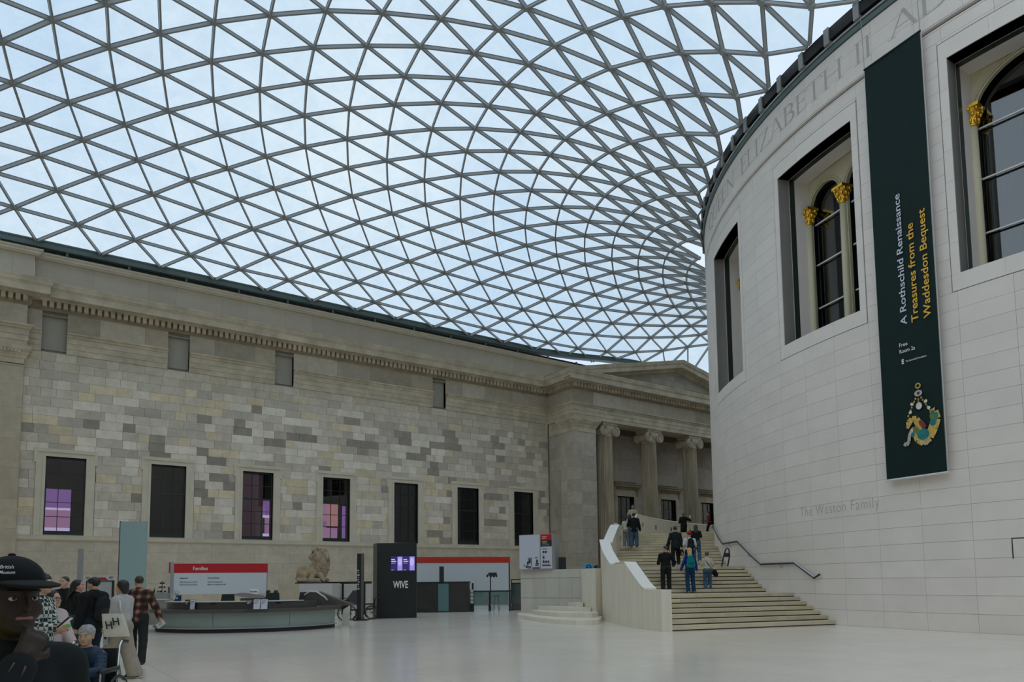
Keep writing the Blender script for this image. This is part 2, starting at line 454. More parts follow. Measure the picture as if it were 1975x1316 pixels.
def dentils(a, b_, step=0.312):
    global dn
    A, B = Vector(a), Vector(b_); L = (B - A).length; d = (B - A) / L; n = Vector((d.y, -d.x)); k = int(L / step)
    for i in range(k):
        p = A + d * (step * (i + 0.5)) + n * 0.3
        if dn is None:
            m_ = MB(); m_.box(-0.15, 0.13, -0.098, 0.098, -0.15, 0.16); dn = m_.build('dentil', M['mould'], west, local=True); o_ = dn
        else: o_ = inst(dn, 'dentil', west)
        o_.location = (p.x, p.y, 16.505); o_.rotation_euler = (0, 0, math.atan2(n.y, n.x))
dentils((-36.25, -48.3), (-36.25, -44.6)); dentils((XW, -44.35), (XW, -11.25)); dentils((-36.2, -10.9), (-33.2, -10.9)); dentils((-33.4, -11.05), (-33.4, 10.0))
ATT = [(-36.35, -52), (-36.35, -44.7), (-36.7, -44.7), (-36.7, 51)]
y = -52.0
while y < 12:
    L = 1.3 + rnd.random() * 1.5
    x = -36.35 if y + L < -44.7 + 0.4 else -36.7
    e = y + L
    if y < -44.7 < e: e = -44.7; x = -36.35
    q = 0.54 + 0.06 * rnd.random(); mb = MB(); mb.box(x - 0.6, x, y + 0.003, e - 0.003, 17.3, 19.05, (q, q * 0.91, q * 0.755)); mb.build('attic_block', M['attic'], west); y = e
mb = MB(); sweep([(-0.5, 18.97), (0.15, 18.98), (0.2, 19.03), (0.27, 19.06), (0.27, 19.16), (0.33, 19.2), (0.36, 19.29), (-0.5, 19.31)], ATT, mb); mb.build('coping', M['coping'], west)

# left pavilion pilaster
pv = MB(); rows_ = [0, 1.5, 3.05, 4.6, 6.1, 7.7, 9.2, 10.8, 12.2, 13.1]
for i in range(len(rows_) - 1):
    q = 0.5 + 0.06 * rnd.random(); pv.box(XW - 0.1, -36.25, -52, -44.95, rows_[i] + 0.003, rows_[i + 1] - 0.003, (q, q * 0.86, q * 0.64))
pv.build('corner_pilaster', M['ashlar'], west)
def anta_cap(path, name='pilaster_capital'):
    mb = MB(); sweep([(-0.1, 12.95), (0.03, 12.97), (0.05, 13.03), (0.0, 13.06), (0.0, 13.36), (0.05, 13.38), (0.09, 13.5), (0.17, 13.62), (0.19, 13.7), (0.27, 13.78), (0.3, 13.86), (0.3, 13.98), (-0.1, 14.03)], path, mb)
    mb.build(name, M['mould'], west)
    mb = MB()   # egg-and-dart run under the abacus
    for i in range(len(path) - 1):
        A, B = Vector(path[i]), Vector(path[i + 1]); L = (B - A).length; d = (B - A) / L; n = Vector((d.y, -d.x)); k = int(L / 0.15)
        for j in range(k):
            p = A + d * (0.15 * (j + 0.5)) + n * 0.2; mb.obox((p.x, p.y, 13.7), (d.x, d.y, 0), (n.x, n.y, 0), (0, 0, 1), 0.045, 0.05, 0.06)
    tag(mb.build('egg_moulding', M['mould'], west), kind='stuff')
anta_cap([(-36.25, -52), (-36.25, -44.95), (XW, -44.95)])

# ---------------------------------------------------------------- portico
wp = MB(); wp.box(-37.2, XW - 0.03, -10.6, -3.65, 0, 16.2)
PW = [-3.65, 1.5, 6.7]
for i, y in enumerate(PW):
    wp.box(-37.2, XW - 0.03, y, y + 1.93, 8.76, 16.2); wp.box(-37.2, XW - 0.03, y, y + 1.93, 0, 4.5)
    wp.box(-37.2, XW - 0.03, y + 1.93, PW[i + 1] if i < 2 else 11.7, 0, 16.2)
port = tag(wp.build('wall_portico', M['joint']), kind='structure')
blocks = MB()
for r in range(14):
    z0 = 0 + r * 1.0; y = -10.9 + (r % 2) * 0.7 - 0.7
    while y < 11.5:
        L = 1.5 + rnd.random() * 0.5
        a, b_ = max(y, -10.75), min(y + L, 11.5)
        bits = [(a, b_)]
        if z0 + 1 > 4.5 and z0 < 9.3:
            for w in PW:
                nb = []
                for p, q in bits:
                    s0, s1 = w - 0.3, w + 2.23
                    if q <= s0 or p >= s1: nb.append((p, q)); continue
                    if p < s0: nb.append((p, s0))
                    if q > s1: nb.append((s1, q))
                bits = nb
        for p, q in bits:
            if q - p < 0.05: continue
            k = 0.47 + 0.08 * rnd.random(); blocks.box(XW - 0.05, XW, p + 0.004, q - 0.004, z0 + 0.004, z0 + 0.996, (k, k * 0.885, k * 0.74))
        y += L
tag(blocks.build('back_wall_stone_field', M['ashlar'], port), kind='stuff')
# side return and corner pier of large stones
for r in range(14):
    z0 = r * 0.93 - 0.02; z1 = z0 + 0.93
    if z1 > 13.0: z1 = 13.0
    def blk(x0, x1, y0, y1, k, nm='pier_block'):
        mb = MB(); mb.box(x0, x1, y0, y1, max(z0, 0) + 0.004, z1 - 0.004, (k, k * 0.885, k * 0.73)); mb.build(nm, M['ashlar'], port)
    def kk(): return (0.45 + 0.12 * rnd.random()) * (1.0 if z0 > 3 else 0.95)
    blk(-34.25, -33.4, -10.9, -10.15, kk()); blk(-34.25, -33.41, -10.14, -8.65, kk()); blk(-35.0, -34.26, -10.89, -8.65, kk())
    t = XW + 0.003; sp = -36.0 if r % 2 else -35.7
    blk(t, sp - 0.004, -10.72, -10.2, kk() * 0.9); blk(sp + 0.004, -35.01, -10.72, -10.2, kk() * 0.9)
anta_cap([(-35.0, -10.72), (-35.0, -10.9), (-33.4, -10.9), (-33.4, -8.65), (-35.0, -8.65)], 'pier_capital')
mb = MB(); mb.box(XW, -35.0, -10.78, -10.2, 13.0, 14.1); mb.box(-35, -33.45, -10.8, -8.7, 12.9, 14.1); mb.build('wall_head', M['mould'], port)
mb = MB(); mb.box(-34.7, -33.42, -10.85, 11.65, 14.025, 17.3); mb.box(XW, -34.7, -10.85, 11.65, 14.5, 14.9); mb.box(XW, -34.7, -10.85, -10.3, 14.02, 17.3); mb.build('soffit', M['mould'], port)
# columns
def column(y0):
    x0 = -34.2
    root = empty('ionic_column', (x0, y0, 0), kind='structure')
    prof = [(0.0, 0.74), (0.3, 0.72)] + [(0.3 + t * 12.85, 0.7 - 0.1 * (t ** 1.6)) for t in [i / 12 for i in range(13)]]
    rows = []
    for z, r in prof[2:]:
        row = []
        for j in range(24):
            for q, s in ((-0.43, 1.0), (-0.27, 0.915), (0, 0.875), (0.27, 0.915), (0.43, 1.0)):
                a = 2 * PI * (j + q) / 24; row.append((x0 + r * s * math.cos(a), y0 + r * s * math.sin(a), z))
        rows.append(row)
    mb = MB(); mb.grid(rows, closed=True); mb.build('shaft', M['column'], root)
    mb = MB(); mb.lathe([(0.95, 0), (0.97, 0.08), (0.95, 0.16), (0.8, 0.18), (0.78, 0.24), (0.86, 0.26), (0.87, 0.31), (0.74, 0.34), (0.72, 0.36)], (x0, y0, 0), 32); mb.build('base', M['column'], root, sharp=40)
    mb = MB(); mb.lathe([(0.6, 12.95), (0.63, 13.0), (0.6, 13.05), (0.6, 13.2), (0.64, 13.25), (0.76, 13.42), (0.78, 13.5), (0.7, 13.6), (0.6, 13.7)], (x0, y0, 0), 32)
    mb.build('echinus', M['capital'], root, sharp=40)
    mb = MB(); mb.box(x0 - 0.74, x0 + 0.74, y0 - 0.78, y0 + 0.78, 13.86, 14.02); mb.box(x0 - 0.68, x0 + 0.68, y0 - 0.72, y0 + 0.72, 13.72, 13.87); mb.build('abacus', M['capital'], root)
    for s in (-1, 1):
        cy_ = y0 + s * 0.62; cz = 13.4
        mb = MB()
        mb.lathe([(0.40, -0.72), (0.42, -0.66), (0.36, -0.5), (0.29, -0.12), (0.32, 0), (0.29, 0.12), (0.36, 0.5), (0.42, 0.66), (0.40, 0.72), (0.34, 0.7), (0.08, 0.7)], (x0, cy_, cz), 22, ax=(1, 0, 0))
        for f in (1,):
            pts = []; rr = []
            for i in range(44):
                a = i / 43 * 2 * PI * 2.4; r = 0.385 * (1 - i / 43 * 0.84)
                pts.append((x0 + f * 0.725, cy_ - s * r * math.sin(a) * 1.0, cz + r * math.cos(a))); rr.append(0.045 * (1 - 0.55 * i / 43))
            mb.tube(pts, rr, 6)
            mb.lathe([(0.075, 0), (0.06, 0.05), (0.001, 0.06)], (x0 + 0.7, cy_, cz), 12, ax=(1, 0, 0))
        mb.build('volute', M['capital'], root, sharp=50)
    mb = MB(); mb.box(x0 - 0.66, x0 + 0.7, y0 - 0.6, y0 + 0.6, 13.55, 13.76)
    for j in range(5):
        yy = y0 + (j - 2) * 0.19; mb.lathe([(0.001, -0.09), (0.06, -0.05), (0.075, 0.02), (0.05, 0.08), (0.001, 0.09)], (x0 + 0.72, yy, 13.52), 8)
    mb.build('egg_band', M['capital'], root)
    return root
for y in (-7.05, -2.15, 2.8, 7.7): column(y)
# pediment
ty = MB(); apy, apz, edy = 0.4, 20.1, 12.35
for r in range(5):
    z0 = 17.45 + r * 0.52; z1 = z0 + 0.52
    half = edy * (1 - (z1 - 17.3) / (apz - 17.45)); y = apy - half - 1.2
    while y < apy + half + 1.2:
        L = 0.9 + rnd.random() * 0.7; k = 0.36 + 0.12 * rnd.random()
        a, b_ = max(y, apy - half - 1.0), min(y + L, apy + half + 1.0)
        if b_ - a > 0.1: 
            mb = MB(); mb.box(-33.6, -33.4 + 0.01 * rnd.random(), a + 0.005, b_ - 0.005, z0 + 0.004, min(z1, apz - 0.4 - abs((a + b_) / 2 - apy) * 0.2) - 0.004, (k, k * 0.9, k * 0.77))
            if min(z1, apz - 0.4 - abs((a + b_) / 2 - apy) * 0.2) > z0 + 0.05: mb.build('tympanum_block', M['ashlar'], port)
        y += L
mb = MB(); prof = [(-3.6, -0.86), (0.0, -0.86), (0.28, -0.82), (0.34, -0.64), (0.9, -0.62), (0.92, -0.32), (0.98, -0.28), (1.04, -0.1), (1.07, 0.0), (-3.6, 0.0)]
rows = []
for yy, zz in ((apy - edy, 17.5), (apy, apz), (apy + edy, 17.5)): rows.append([(-33.4 + p, yy - (0 if yy == apy else 0), zz + d) for p, d in prof])
mb.grid(rows); mb.build('raking_cornice', M['mould'], port)

# ---------------------------------------------------------------- windows of the west front
def sash_window(n, y0, w, z0, z1, xw, surround, lit=None, hood=False):
    root = empty('window_%d' % n, (xw, y0 + w / 2, z0), kind='structure')
    y1 = y0 + w
    if surround:
        mb = MB(); f = 0.36
        mb.box(xw - 0.05, xw + 0.07, y0 - f - 0.07, y0, z0 - 0.05, z1 + 0.36)
        mb.box(xw - 0.05, xw + 0.07, y1, y1 + f + 0.07, z0 - 0.05, z1 + 0.36)
        mb.box(xw - 0.05, xw + 0.07, y0, y1, z1, z1 + 0.36)
        mb.box(xw - 0.05, xw + 0.1, y0 - 0.13, y0 - 0.02, z0 - 0.05, z1 + 0.02); mb.box(xw - 0.05, xw + 0.1, y1 + 0.02, y1 + 0.13, z0 - 0.05, z1 + 0.02)
        mb.box(xw, xw + 0.13, y0 - f - 0.03, y1 + f + 0.03, z1 + 0.22, z1 + 0.4)
        mb.box(xw, xw + 0.09, y0 - f - 0.16, y0 - f - 0.02, z1 - 0.35, z1 + 0.4); mb.box(xw, xw + 0.09, y1 + f + 0.02, y1 + f + 0.16, z1 - 0.35, z1 + 0.4)
        mb.build('surround', M['coping'], root)
    else:
        mb = MB(); f = 0.3
        mb.box(xw - 0.05, xw + 0.08, y0 - f, y0, z0, z1 + 0.3); mb.box(xw - 0.05, xw + 0.08, y1, y1 + f, z0, z1 + 0.3); mb.box(xw - 0.05, xw + 0.08, y0, y1, z1, z1 + 0.3); mb.box(xw, xw + 0.05, y0 - f, y1 + f, z1 + 0.3, z1 + 0.62)
        mb.build('surround', M['mould'], root)
        mb = MB(); mb.box(xw, xw + 0.4, y0 - f - 0.25, y1 + f + 0.25, z1 + 0.78, z1 + 1.0); mb.box(xw, xw + 0.46, y0 - f - 0.31, y1 + f + 0.31, z1 + 0.96, z1 + 1.08); mb.box(xw, xw + 0.22, y0 - f - 0.1, y1 + f + 0.1, z1 + 0.62, z1 + 0.79)
        mb.build('hood', M['mould_dark'], root)
        for yy in (y0 - f - 0.12, y1 + f + 0.12):
            mb = MB(); mb.tube([(xw + 0.02, yy, z1 + 0.05), (xw + 0.1, yy, z1 + 0.2), (xw + 0.14, yy, z1 + 0.5), (xw + 0.24, yy, z1 + 0.68), (xw + 0.3, yy, z1 + 0.77)], [0.06, 0.09, 0.1, 0.12, 0.1], 8); mb.build('console', M['mould'], root)
    xr = xw - 0.22
    mb = MB()
    mb.box(xr - 0.03, xw, y0 - 0.015, y0, z0, z1); mb.box(xr - 0.03, xw, y1, y1 + 0.015, z0, z1); mb.box(xr - 0.03, xw, y0, y1, z1, z1 + 0.015); mb.build('reveal', M['coping'], root)
    mb = MB(); b_ = 0.07
    mb.box(xr - 0.05, xr + 0.05, y0, y0 + b_, z0, z1); mb.box(xr - 0.05, xr + 0.05, y1 - b_, y1, z0, z1); mb.box(xr - 0.05, xr + 0.05, y0, y1, z1 - 0.08, z1); mb.box(xr - 0.05, xr + 0.09, y0, y1, z0, z0 + 0.2)
    zm = z0 + (z1 - z0) * 0.6; mb.box(xr - 0.04, xr + 0.06, y0, y1, zm - 0.04, zm + 0.04)
    mb.build('sash_frame', M['dark_green'], root)
    for i in (1, 2):
        mb = MB(); yy = y0 + w * i / 3; mb.box(xr - 0.02, xr + 0.03, yy - 0.018, yy + 0.018, z0 + 0.2, z1); mb.build('glazing_bar', M['dark_green'], root)
    zs = [z0 + 0.2 + (zm - z0 - 0.2) * t for t in (1 / 3, 2 / 3)] + [zm + (z1 - zm) * 0.5]
    for zz in zs:
        mb = MB(); mb.box(xr - 0.02, xr + 0.03, y0, y1, zz - 0.016, zz + 0.016); mb.build('glazing_bar', M['dark_green'], root)
    zl = [z0 + 0.2] + zs[:2] + [zm] + zs[2:] + [z1 - 0.08]
    for i in range(3):
        for j in range(len(zl) - 1):
            mb = MB(); mb.box(xr - 0.012, xr - 0.006, y0 + w * i / 3 + 0.02, y0 + w * (i + 1) / 3 - 0.02, zl[j] + 0.01, zl[j + 1] - 0.01); mb.build('pane', M['win_glass'], root)
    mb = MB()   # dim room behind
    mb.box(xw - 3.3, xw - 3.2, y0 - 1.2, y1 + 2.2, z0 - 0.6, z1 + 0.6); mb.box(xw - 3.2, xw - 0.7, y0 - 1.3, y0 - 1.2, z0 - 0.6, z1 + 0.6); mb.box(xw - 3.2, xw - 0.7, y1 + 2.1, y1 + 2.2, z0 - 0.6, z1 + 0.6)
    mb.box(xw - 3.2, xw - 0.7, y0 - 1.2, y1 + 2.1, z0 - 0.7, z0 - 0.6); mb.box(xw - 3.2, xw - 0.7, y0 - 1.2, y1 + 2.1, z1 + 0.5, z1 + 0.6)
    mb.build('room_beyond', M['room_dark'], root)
    if lit:
        for k, (a0, a1, h0, h1, mm) in enumerate(lit):
            mb = MB(); X = xw - 0.75; mb.box(X - 0.03, X, y0 + w * a0, y0 + w * a1, z0 + (z1 - z0) * h0, z0 + (z1 - z0) * h1); mb.build('lit_gallery_wall', mm, root)
    return root
ep1, ep2, ep3 = emat('violet_lit_wall', (0.29, 0.15, 0.42), 0.9), emat('mauve_lit_wall', (0.43, 0.23, 0.4), 0.9), emat('pink_lit_wall', (0.55, 0.25, 0.24), 0.9)
ep4 = emat('bright_lilac_strip', (0.72, 0.6, 0.9), 1.0); ep5 = emat('dim_plum_wall', (0.045, 0.022, 0.032), 1.0); epw = emat('bright_handrail_light', (0.9, 0.85, 0.95), 1.0)
LIT = {0: [(0.03, 0.68, 0.36, 0.62, ep1), (0.03, 0.68, 0.33, 0.36, ep4), (0.03, 0.68, 0.1, 0.33, ep2), (0.03, 0.68, 0.04, 0.1, ep4)],
       1: [],
       2: [(0.02, 0.78, 0.04, 0.98, ep5), (0.79, 1.05, 0.38, 0.6, ep1), (0.79, 1.05, 0.34, 0.38, ep4), (0.86, 1.05, 0.1, 0.34, ep2), (0.8, 1.05, 0.04, 0.1, ep4)],
       3: [(0.03, 0.3, 0.32, 0.6, ep2), (0.3, 0.72, 0.24, 0.6, ep3), (0.03, 0.3, 0.22, 0.32, ep1), (0.03, 0.7, 0.05, 0.22, ep2), (0.88, 1.0, 0.05, 0.58, ep1)],
       4: [(0.0, 0.22, 0.05, 0.6, ep1)], 5: [], 6: []}
for k, y in enumerate(WIN):
    sash_window(k + 1, y, 1.8, WZ0, WZ1, XW, True, LIT[k])
for k, y in enumerate(PW): sash_window(8 + k, y, 1.93, 4.5, 8.76, XW, False)
NODES={
 0:(0,[(-3629,-4468,1981),(-3406,-4565,2036)]),
 1:(0,[(-3629,-4175,1982),(-3446,-4298,2041),(-3233,-4398,2097),(-3024,-4473,2142),(-2824,-4531,2175),(-2615,-4577,2204),(-2401,-4610,2229)]),
 2:(0,[(-3624,-3879,1983),(-3470,-4029,2043),(-3283,-4144,2106),(-3092,-4239,2160),(-2895,-4316,2206),(-2694,-4381,2244),(-2492,-4425,2278),(-2284,-4458,2308)]),
 3:(0,[(-3629,-3589,1981),(-3494,-3748,2040),(-3332,-3881,2104),(-3152,-3990,2167),(-2965,-4084,2223),(-2776,-4160,2272),(-2587,-4218,2314),(-2387,-4263,2352),(-2188,-4291,2388)]),
 4:(0,[(-3631,-3295,1981),(-3516,-3471,2034),(-3360,-3615,2102),(-3201,-3734,2167),(-3025,-3841,2231),(-2848,-3928,2287),(-2666,-4000,2338),(-2478,-4053,2384),(-2290,-4091,2426)]),
 5:(0,[(-3631,-3001,1980),(-3517,-3185,2035),(-3384,-3338,2098),(-3236,-3473,2164),(-3078,-3589,2229),(-2914,-3684,2290),(-2738,-3767,2349),(-2565,-3828,2401),(-2379,-3877,2451),(-2195,-3905,2496)]),
 6:(0,[(-3630,-2710,1981),(-3528,-2900,2031),(-3405,-3063,2091),(-3266,-3205,2157),(-3121,-3327,2222),(-2965,-3434,2287),(-2798,-3526,2351),(-2636,-3597,2407),(-2462,-3650,2461),(-2283,-3687,2512),(-2102,-3705,2559)]),
 7:(0,[(-3628,-2417,1982),(-3534,-2610,2028),(-3416,-2780,2086),(-3286,-2931,2150),(-3149,-3064,2215),(-3005,-3178,2280),(-2851,-3276,2343),(-2690,-3359,2405),(-2528,-3418,2461),(-2360,-3463,2513),(-2184,-3489,2563),(-2003,-3500,2608)]),
 8:(0,[(-3628,-2125,1982),(-3539,-2322,2024),(-3427,-2497,2080),(-3299,-2657,2143),(-3171,-2799,2205),(-3028,-2922,2272),(-2886,-3028,2334),(-2733,-3113,2396),(-2578,-3180,2453),(-2418,-3232,2506),(-2254,-3266,2554),(-2084,-3281,2598),(-1908,-3283,2636)]),
 9:(0,[(-3634,-1825,1980),(-3537,-2034,2025),(-3427,-2219,2078),(-3309,-2387,2136),(-3185,-2531,2196),(-3053,-2659,2259),(-2914,-2772,2321),(-2770,-2866,2380),(-2619,-2941,2438),(-2465,-2999,2490),(-2305,-3041,2538),(-2142,-3064,2579),(-1967,-3070,2614),(-1795,-3056,2638)]),
 10:(0,[(-3633,-1526,1982),(-3541,-1741,2023),(-3427,-1935,2076),(-3314,-2106,2130),(-3193,-2264,2188),(-3063,-2403,2248),(-2931,-2519,2307),(-2789,-2620,2365),(-2648,-2700,2419),(-2500,-2767,2468),(-2343,-2813,2514),(-2181,-2845,2552),(-2021,-2855,2581),(-1849,-2853,2601),(-1672,-2835,2608)]),
 11:(0,[(-3641,-1226,1985),(-3542,-1445,2025),(-3429,-1652,2074),(-3314,-1832,2126),(-3190,-1997,2183),(-3066,-2144,2239),(-2939,-2266,2293),(-2803,-2374,2347),(-2662,-2461,2398),(-2520,-2534,2444),(-2368,-2591,2485),(-2215,-2627,2518),(-2055,-2647,2542),(-1886,-2650,2555),(-1716,-2640,2555),(-1540,-2621,2541),(-1363,-2586,2510),(-1178,-2546,2465),(-995,-2497,2403),(-821,-2435,2326),(-649,-2369,2238),(-497,-2300,2146)]),
 12:(0,[(-3664,-910,1992),(-3551,-1156,2028),(-3420,-1374,2080),(-3305,-1563,2128),(-3181,-1736,2180),(-3063,-1886,2230),(-2935,-2019,2281),(-2804,-2134,2330),(-2667,-2230,2376),(-2530,-2307,2417),(-2383,-2368,2452),(-2231,-2412,2479),(-2076,-2436,2496),(-1917,-2449,2502),(-1747,-2450,2495),(-1580,-2438,2473),(-1404,-2415,2436),(-1225,-2381,2381),(-1052,-2343,2315),(-887,-2293,2235),(-733,-2238,2148)]),
 13:(0,[(-3696,-583,2008),(-3560,-845,2043),(-3420,-1088,2087),(-3297,-1290,2132),(-3172,-1468,2179),(-3044,-1630,2227),(-2922,-1769,2271),(-2792,-1895,2315),(-2661,-1999,2354),(-2530,-2079,2387),(-2388,-2147,2416),(-2241,-2201,2437),(-2088,-2236,2447),(-1930,-2256,2445),(-1772,-2262,2430),(-1603,-2257,2399),(-1436,-2242,2354),(-1266,-2219,2295),(-1101,-2190,2224),(-939,-2147,2136)]),
 14:(1,[(-3563,-533,2071),(-3399,-803,2112),(-3264,-1026,2150),(-3144,-1219,2187),(-3021,-1389,2226),(-2897,-1537,2265),(-2771,-1667,2301),(-2647,-1774,2332),(-2520,-1861,2358),(-2385,-1935,2379),(-2245,-1989,2390),(-2095,-2036,2394),(-1943,-2065,2385),(-1784,-2080,2362),(-1621,-2084,2324),(-1461,-2076,2272),(-1302,-2058,2206),(-1141,-2031,2125)]),
 15:(1,[(-3528,-238,2110),(-3381,-516,2143),(-3243,-758,2171),(-3116,-964,2199),(-2994,-1144,2229),(-2866,-1308,2259),(-2747,-1443,2286),(-2622,-1555,2309),(-2499,-1653,2328),(-2367,-1732,2341),(-2232,-1797,2346),(-2089,-1846,2340),(-1943,-1880,2323),(-1791,-1903,2292),(-1637,-1913,2247),(-1481,-1913,2189),(-1328,-1902,2117)]),
 16:(1,[(-3450,17,2148),(-3336,-245,2180),(-3214,-487,2200),(-3089,-708,2217),(-2970,-897,2234),(-2843,-1070,2254),(-2713,-1222,2273),(-2591,-1346,2288),(-2464,-1454,2298),(-2339,-1539,2302),(-2215,-1604,2298),(-2079,-1658,2284),(-1935,-1706,2260),(-1792,-1733,2223),(-1645,-1748,2172),(-1498,-1753,2107)]),
 17:(1,[(-3344,214,2187),(-3268,-8,2212),(-3165,-241,2230),(-3046,-464,2240),(-2926,-664,2247),(-2805,-843,2254),(-2680,-1006,2261),(-2558,-1139,2266),(-2437,-1252,2267),(-2312,-1347,2262),(-2188,-1424,2250),(-2059,-1486,2229),(-1927,-1530,2197),(-1788,-1568,2154),(-1650,-1585,2096)]),
 18:(2,[(-3177,188,2242),(-3099,-15,2255),(-3002,-224,2261),(-2888,-433,2261),(-2763,-631,2257),(-2645,-798,2252),(-2515,-949,2245),(-2398,-1064,2235),(-2275,-1171,2222),(-2163,-1247,2203),(-2045,-1310,2175),(-1913,-1369,2137)]),
 19:(4,[(-2939,-6,2278),(-2827,-232,2272),(-2716,-424,2259),(-2595,-603,2243),(-2483,-747,2226),(-2361,-882,2205),(-2248,-991,2183),(-2132,-1083,2156),(-2008,-1163,2120)]),
}
# ---------------------------------------------------------------- glass roof: one shell over the court, triangles of steel and glass
# node (k, c): k counts the bars along the west gutter northwards, c the rows of panes from the gutter up to the drum (centimetres)
_P = (12.504, 28.031, 15.477, -13.520, 0.933, 5.456, 9.365)
def roof_z(x, y):
    a, b, c_, d = 22.45, 36.3, 46.0, 51.2; HC, HE = 20.9, 19.81
    y_ = y + .5; r = math.hypot(x, y_)
    psi = (1 - x / b) * (1 + x / b) * (1 - y_ / c_) * (1 + y_ / d)
    den = (1 - a * x / (r * b)) * (1 + a * x / (r * b)) * (1 - a * y_ / (r * c_)) * (1 + a * y_ / (r * d))
    al = (r / a - 1) * psi
    z = HE + (HC - HE) * psi / den + al * (_P[0] * x * x / r / r + _P[1] * y_ * y_ / r / r + _P[2] * psi - _P[3] * y_ / r)
    return z + _P[4] * math.exp(-y_ ** 2 / (2 * _P[5] ** 2)) * math.exp(-max(0, 36.3 + x) / _P[6])
RN = {}
for k, (c0, L) in NODES.items():
    for i, t in enumerate(L): RN[(k, c0 + i)] = Vector(t) / 100
measured = set(RN)
DIRS = ((1, 0), (-1, 0), (0, 1), (0, -1), (1, 1), (-1, -1))
def gutter(k): return Vector((-36.3, -44.696 + 2.939 * k, 0))
for k in range(-3, 24):
    if (k, 0) not in RN: v = gutter(k); v.z = roof_z(v.x, v.y); RN[(k, 0)] = v
for it in range(8):
    new = {}
    for (k, c) in list(RN):
        for d in DIRS:
            n = (k + d[0], c + d[1])
            if n in RN or n in new or n[1] < 1 or n[0] + n[1] > 33 or n[0] > 24 or n[0] < -2: continue
            s = Vector((0, 0, 0)); w = 0
            for e in DIRS:
                a, b_ = (n[0] + e[0], n[1] + e[1]), (n[0] + 2 * e[0], n[1] + 2 * e[1])
                if a in RN and b_ in RN and (a[1] > 0 or b_[1] > 0): s += 2 * RN[a] - RN[b_]; w += 1
            if w < (2 if it < 6 else 1): continue
            v = s / w
            if n[0] + n[1] == 33:
                q = Vector((v.x, v.y + .5, 0)).normalized() * 22.28; v = Vector((q.x, q.y - .5, 20.9))
            else:
                if v.x < -36.2 or v.y < -50.9 or v.x > 22 or math.hypot(v.x, v.y + .5) < 22.4 or v.y > 30: continue
                v.z = roof_z(v.x, v.y)
            new[n] = v
    RN.update(new)
tris, bars = [], set()
for (k, c) in RN:
    for t in (((k, c), (k + 1, c), (k + 1, c + 1)), ((k, c), (k, c + 1), (k + 1, c + 1))):
        if all(q in RN for q in t):
            P = [RN[q] for q in t]
            if max((P[i] - P[j]).length for i in range(3) for j in range(3)) > 6.5: continue
            tris.append(t)
            for i in range(3):
                e = tuple(sorted((t[i], t[(i + 1) % 3])))
                if e[0][1] == 0 and e[1][1] == 0: continue
                if sum(e[0]) == 33 and sum(e[1]) == 33: continue
                bars.add(e)
def nrm3(t):
    n = (RN[t[1]] - RN[t[0]]).cross(RN[t[2]] - RN[t[0]]).normalized(); return n if n.z > 0 else -n
ceil = empty('ceiling', (-20, -25, 20), kind='structure')
m = bpy.data.materials.new('fritted_roof_glass'); m.use_nodes = True; t_ = m.node_tree; t_.nodes.clear()
out = t_.nodes.new('ShaderNodeOutputMaterial'); tr = t_.nodes.new('ShaderNodeBsdfTransparent'); tl = t_.nodes.new('ShaderNodeBsdfTranslucent'); gl = t_.nodes.new('ShaderNodeBsdfGlossy')
geo = t_.nodes.new('ShaderNodeNewGeometry'); n1 = t_.nodes.new('ShaderNodeTexNoise'); n1.inputs['Scale'].default_value = 0.9; n1.inputs['Detail'].default_value = 7; n1.inputs['Roughness'].default_value = 0.7
rp = t_.nodes.new('ShaderNodeValToRGB'); rp.color_ramp.elements[0].position = 0.3; rp.color_ramp.elements[0].color = (0.80, 0.88, 0.92, 1); rp.color_ramp.elements[1].position = 0.62; rp.color_ramp.elements[1].color = (0.93, 0.97, 0.99, 1)
t_.links.new(geo.outputs['Position'], n1.inputs['Vector']); t_.links.new(n1.outputs['Fac'], rp.inputs[0]); t_.links.new(rp.outputs[0], tr.inputs[0])
tl.inputs[0].default_value = (0.85, 0.9, 0.92, 1); gl.inputs['Roughness'].default_value = 0.03
m1 = t_.nodes.new('ShaderNodeMixShader'); m1.inputs[0].default_value = 0.12; t_.links.new(tr.outputs[0], m1.inputs[1]); t_.links.new(tl.outputs[0], m1.inputs[2])
m2 = t_.nodes.new('ShaderNodeMixShader'); fz = t_.nodes.new('ShaderNodeLayerWeight'); fz.inputs[0].default_value = 0.5; fp = t_.nodes.new('ShaderNodeMath'); fp.operation = 'POWER'; fp.inputs[1].default_value = 5; fm = t_.nodes.new('ShaderNodeMath'); fm.operation = 'MULTIPLY_ADD'; fm.inputs[1].default_value = 1.7; fm.inputs[2].default_value = 0.06; fm.use_clamp = True; t_.links.new(fz.outputs['Facing'], fp.inputs[0]); t_.links.new(fp.outputs[0], fm.inputs[0]); t_.links.new(fm.outputs[0], m2.inputs[0]); t_.links.new(m1.outputs[0], m2.inputs[1]); t_.links.new(gl.outputs[0], m2.inputs[2]); t_.links.new(m2.outputs[0], out.inputs[0])
M['roof_glass'] = m
def area_px(ps):
    q = [pix(p) for p in ps]
    if any(v is None for v in q): return 0
    if all(not (-20 < v[0] < 1995 and -20 < v[1] < 1336) for v in q): return 0
    if len(q) == 2: return math.hypot(q[0][0] - q[1][0], q[0][1] - q[1][1])
    return abs((q[1][0] - q[0][0]) * (q[2][1] - q[0][1]) - (q[2][0] - q[0][0]) * (q[1][1] - q[0][1])) / 2
order = sorted(tris, key=lambda t: -area_px([RN[q] for q in t]))
rest = MB()
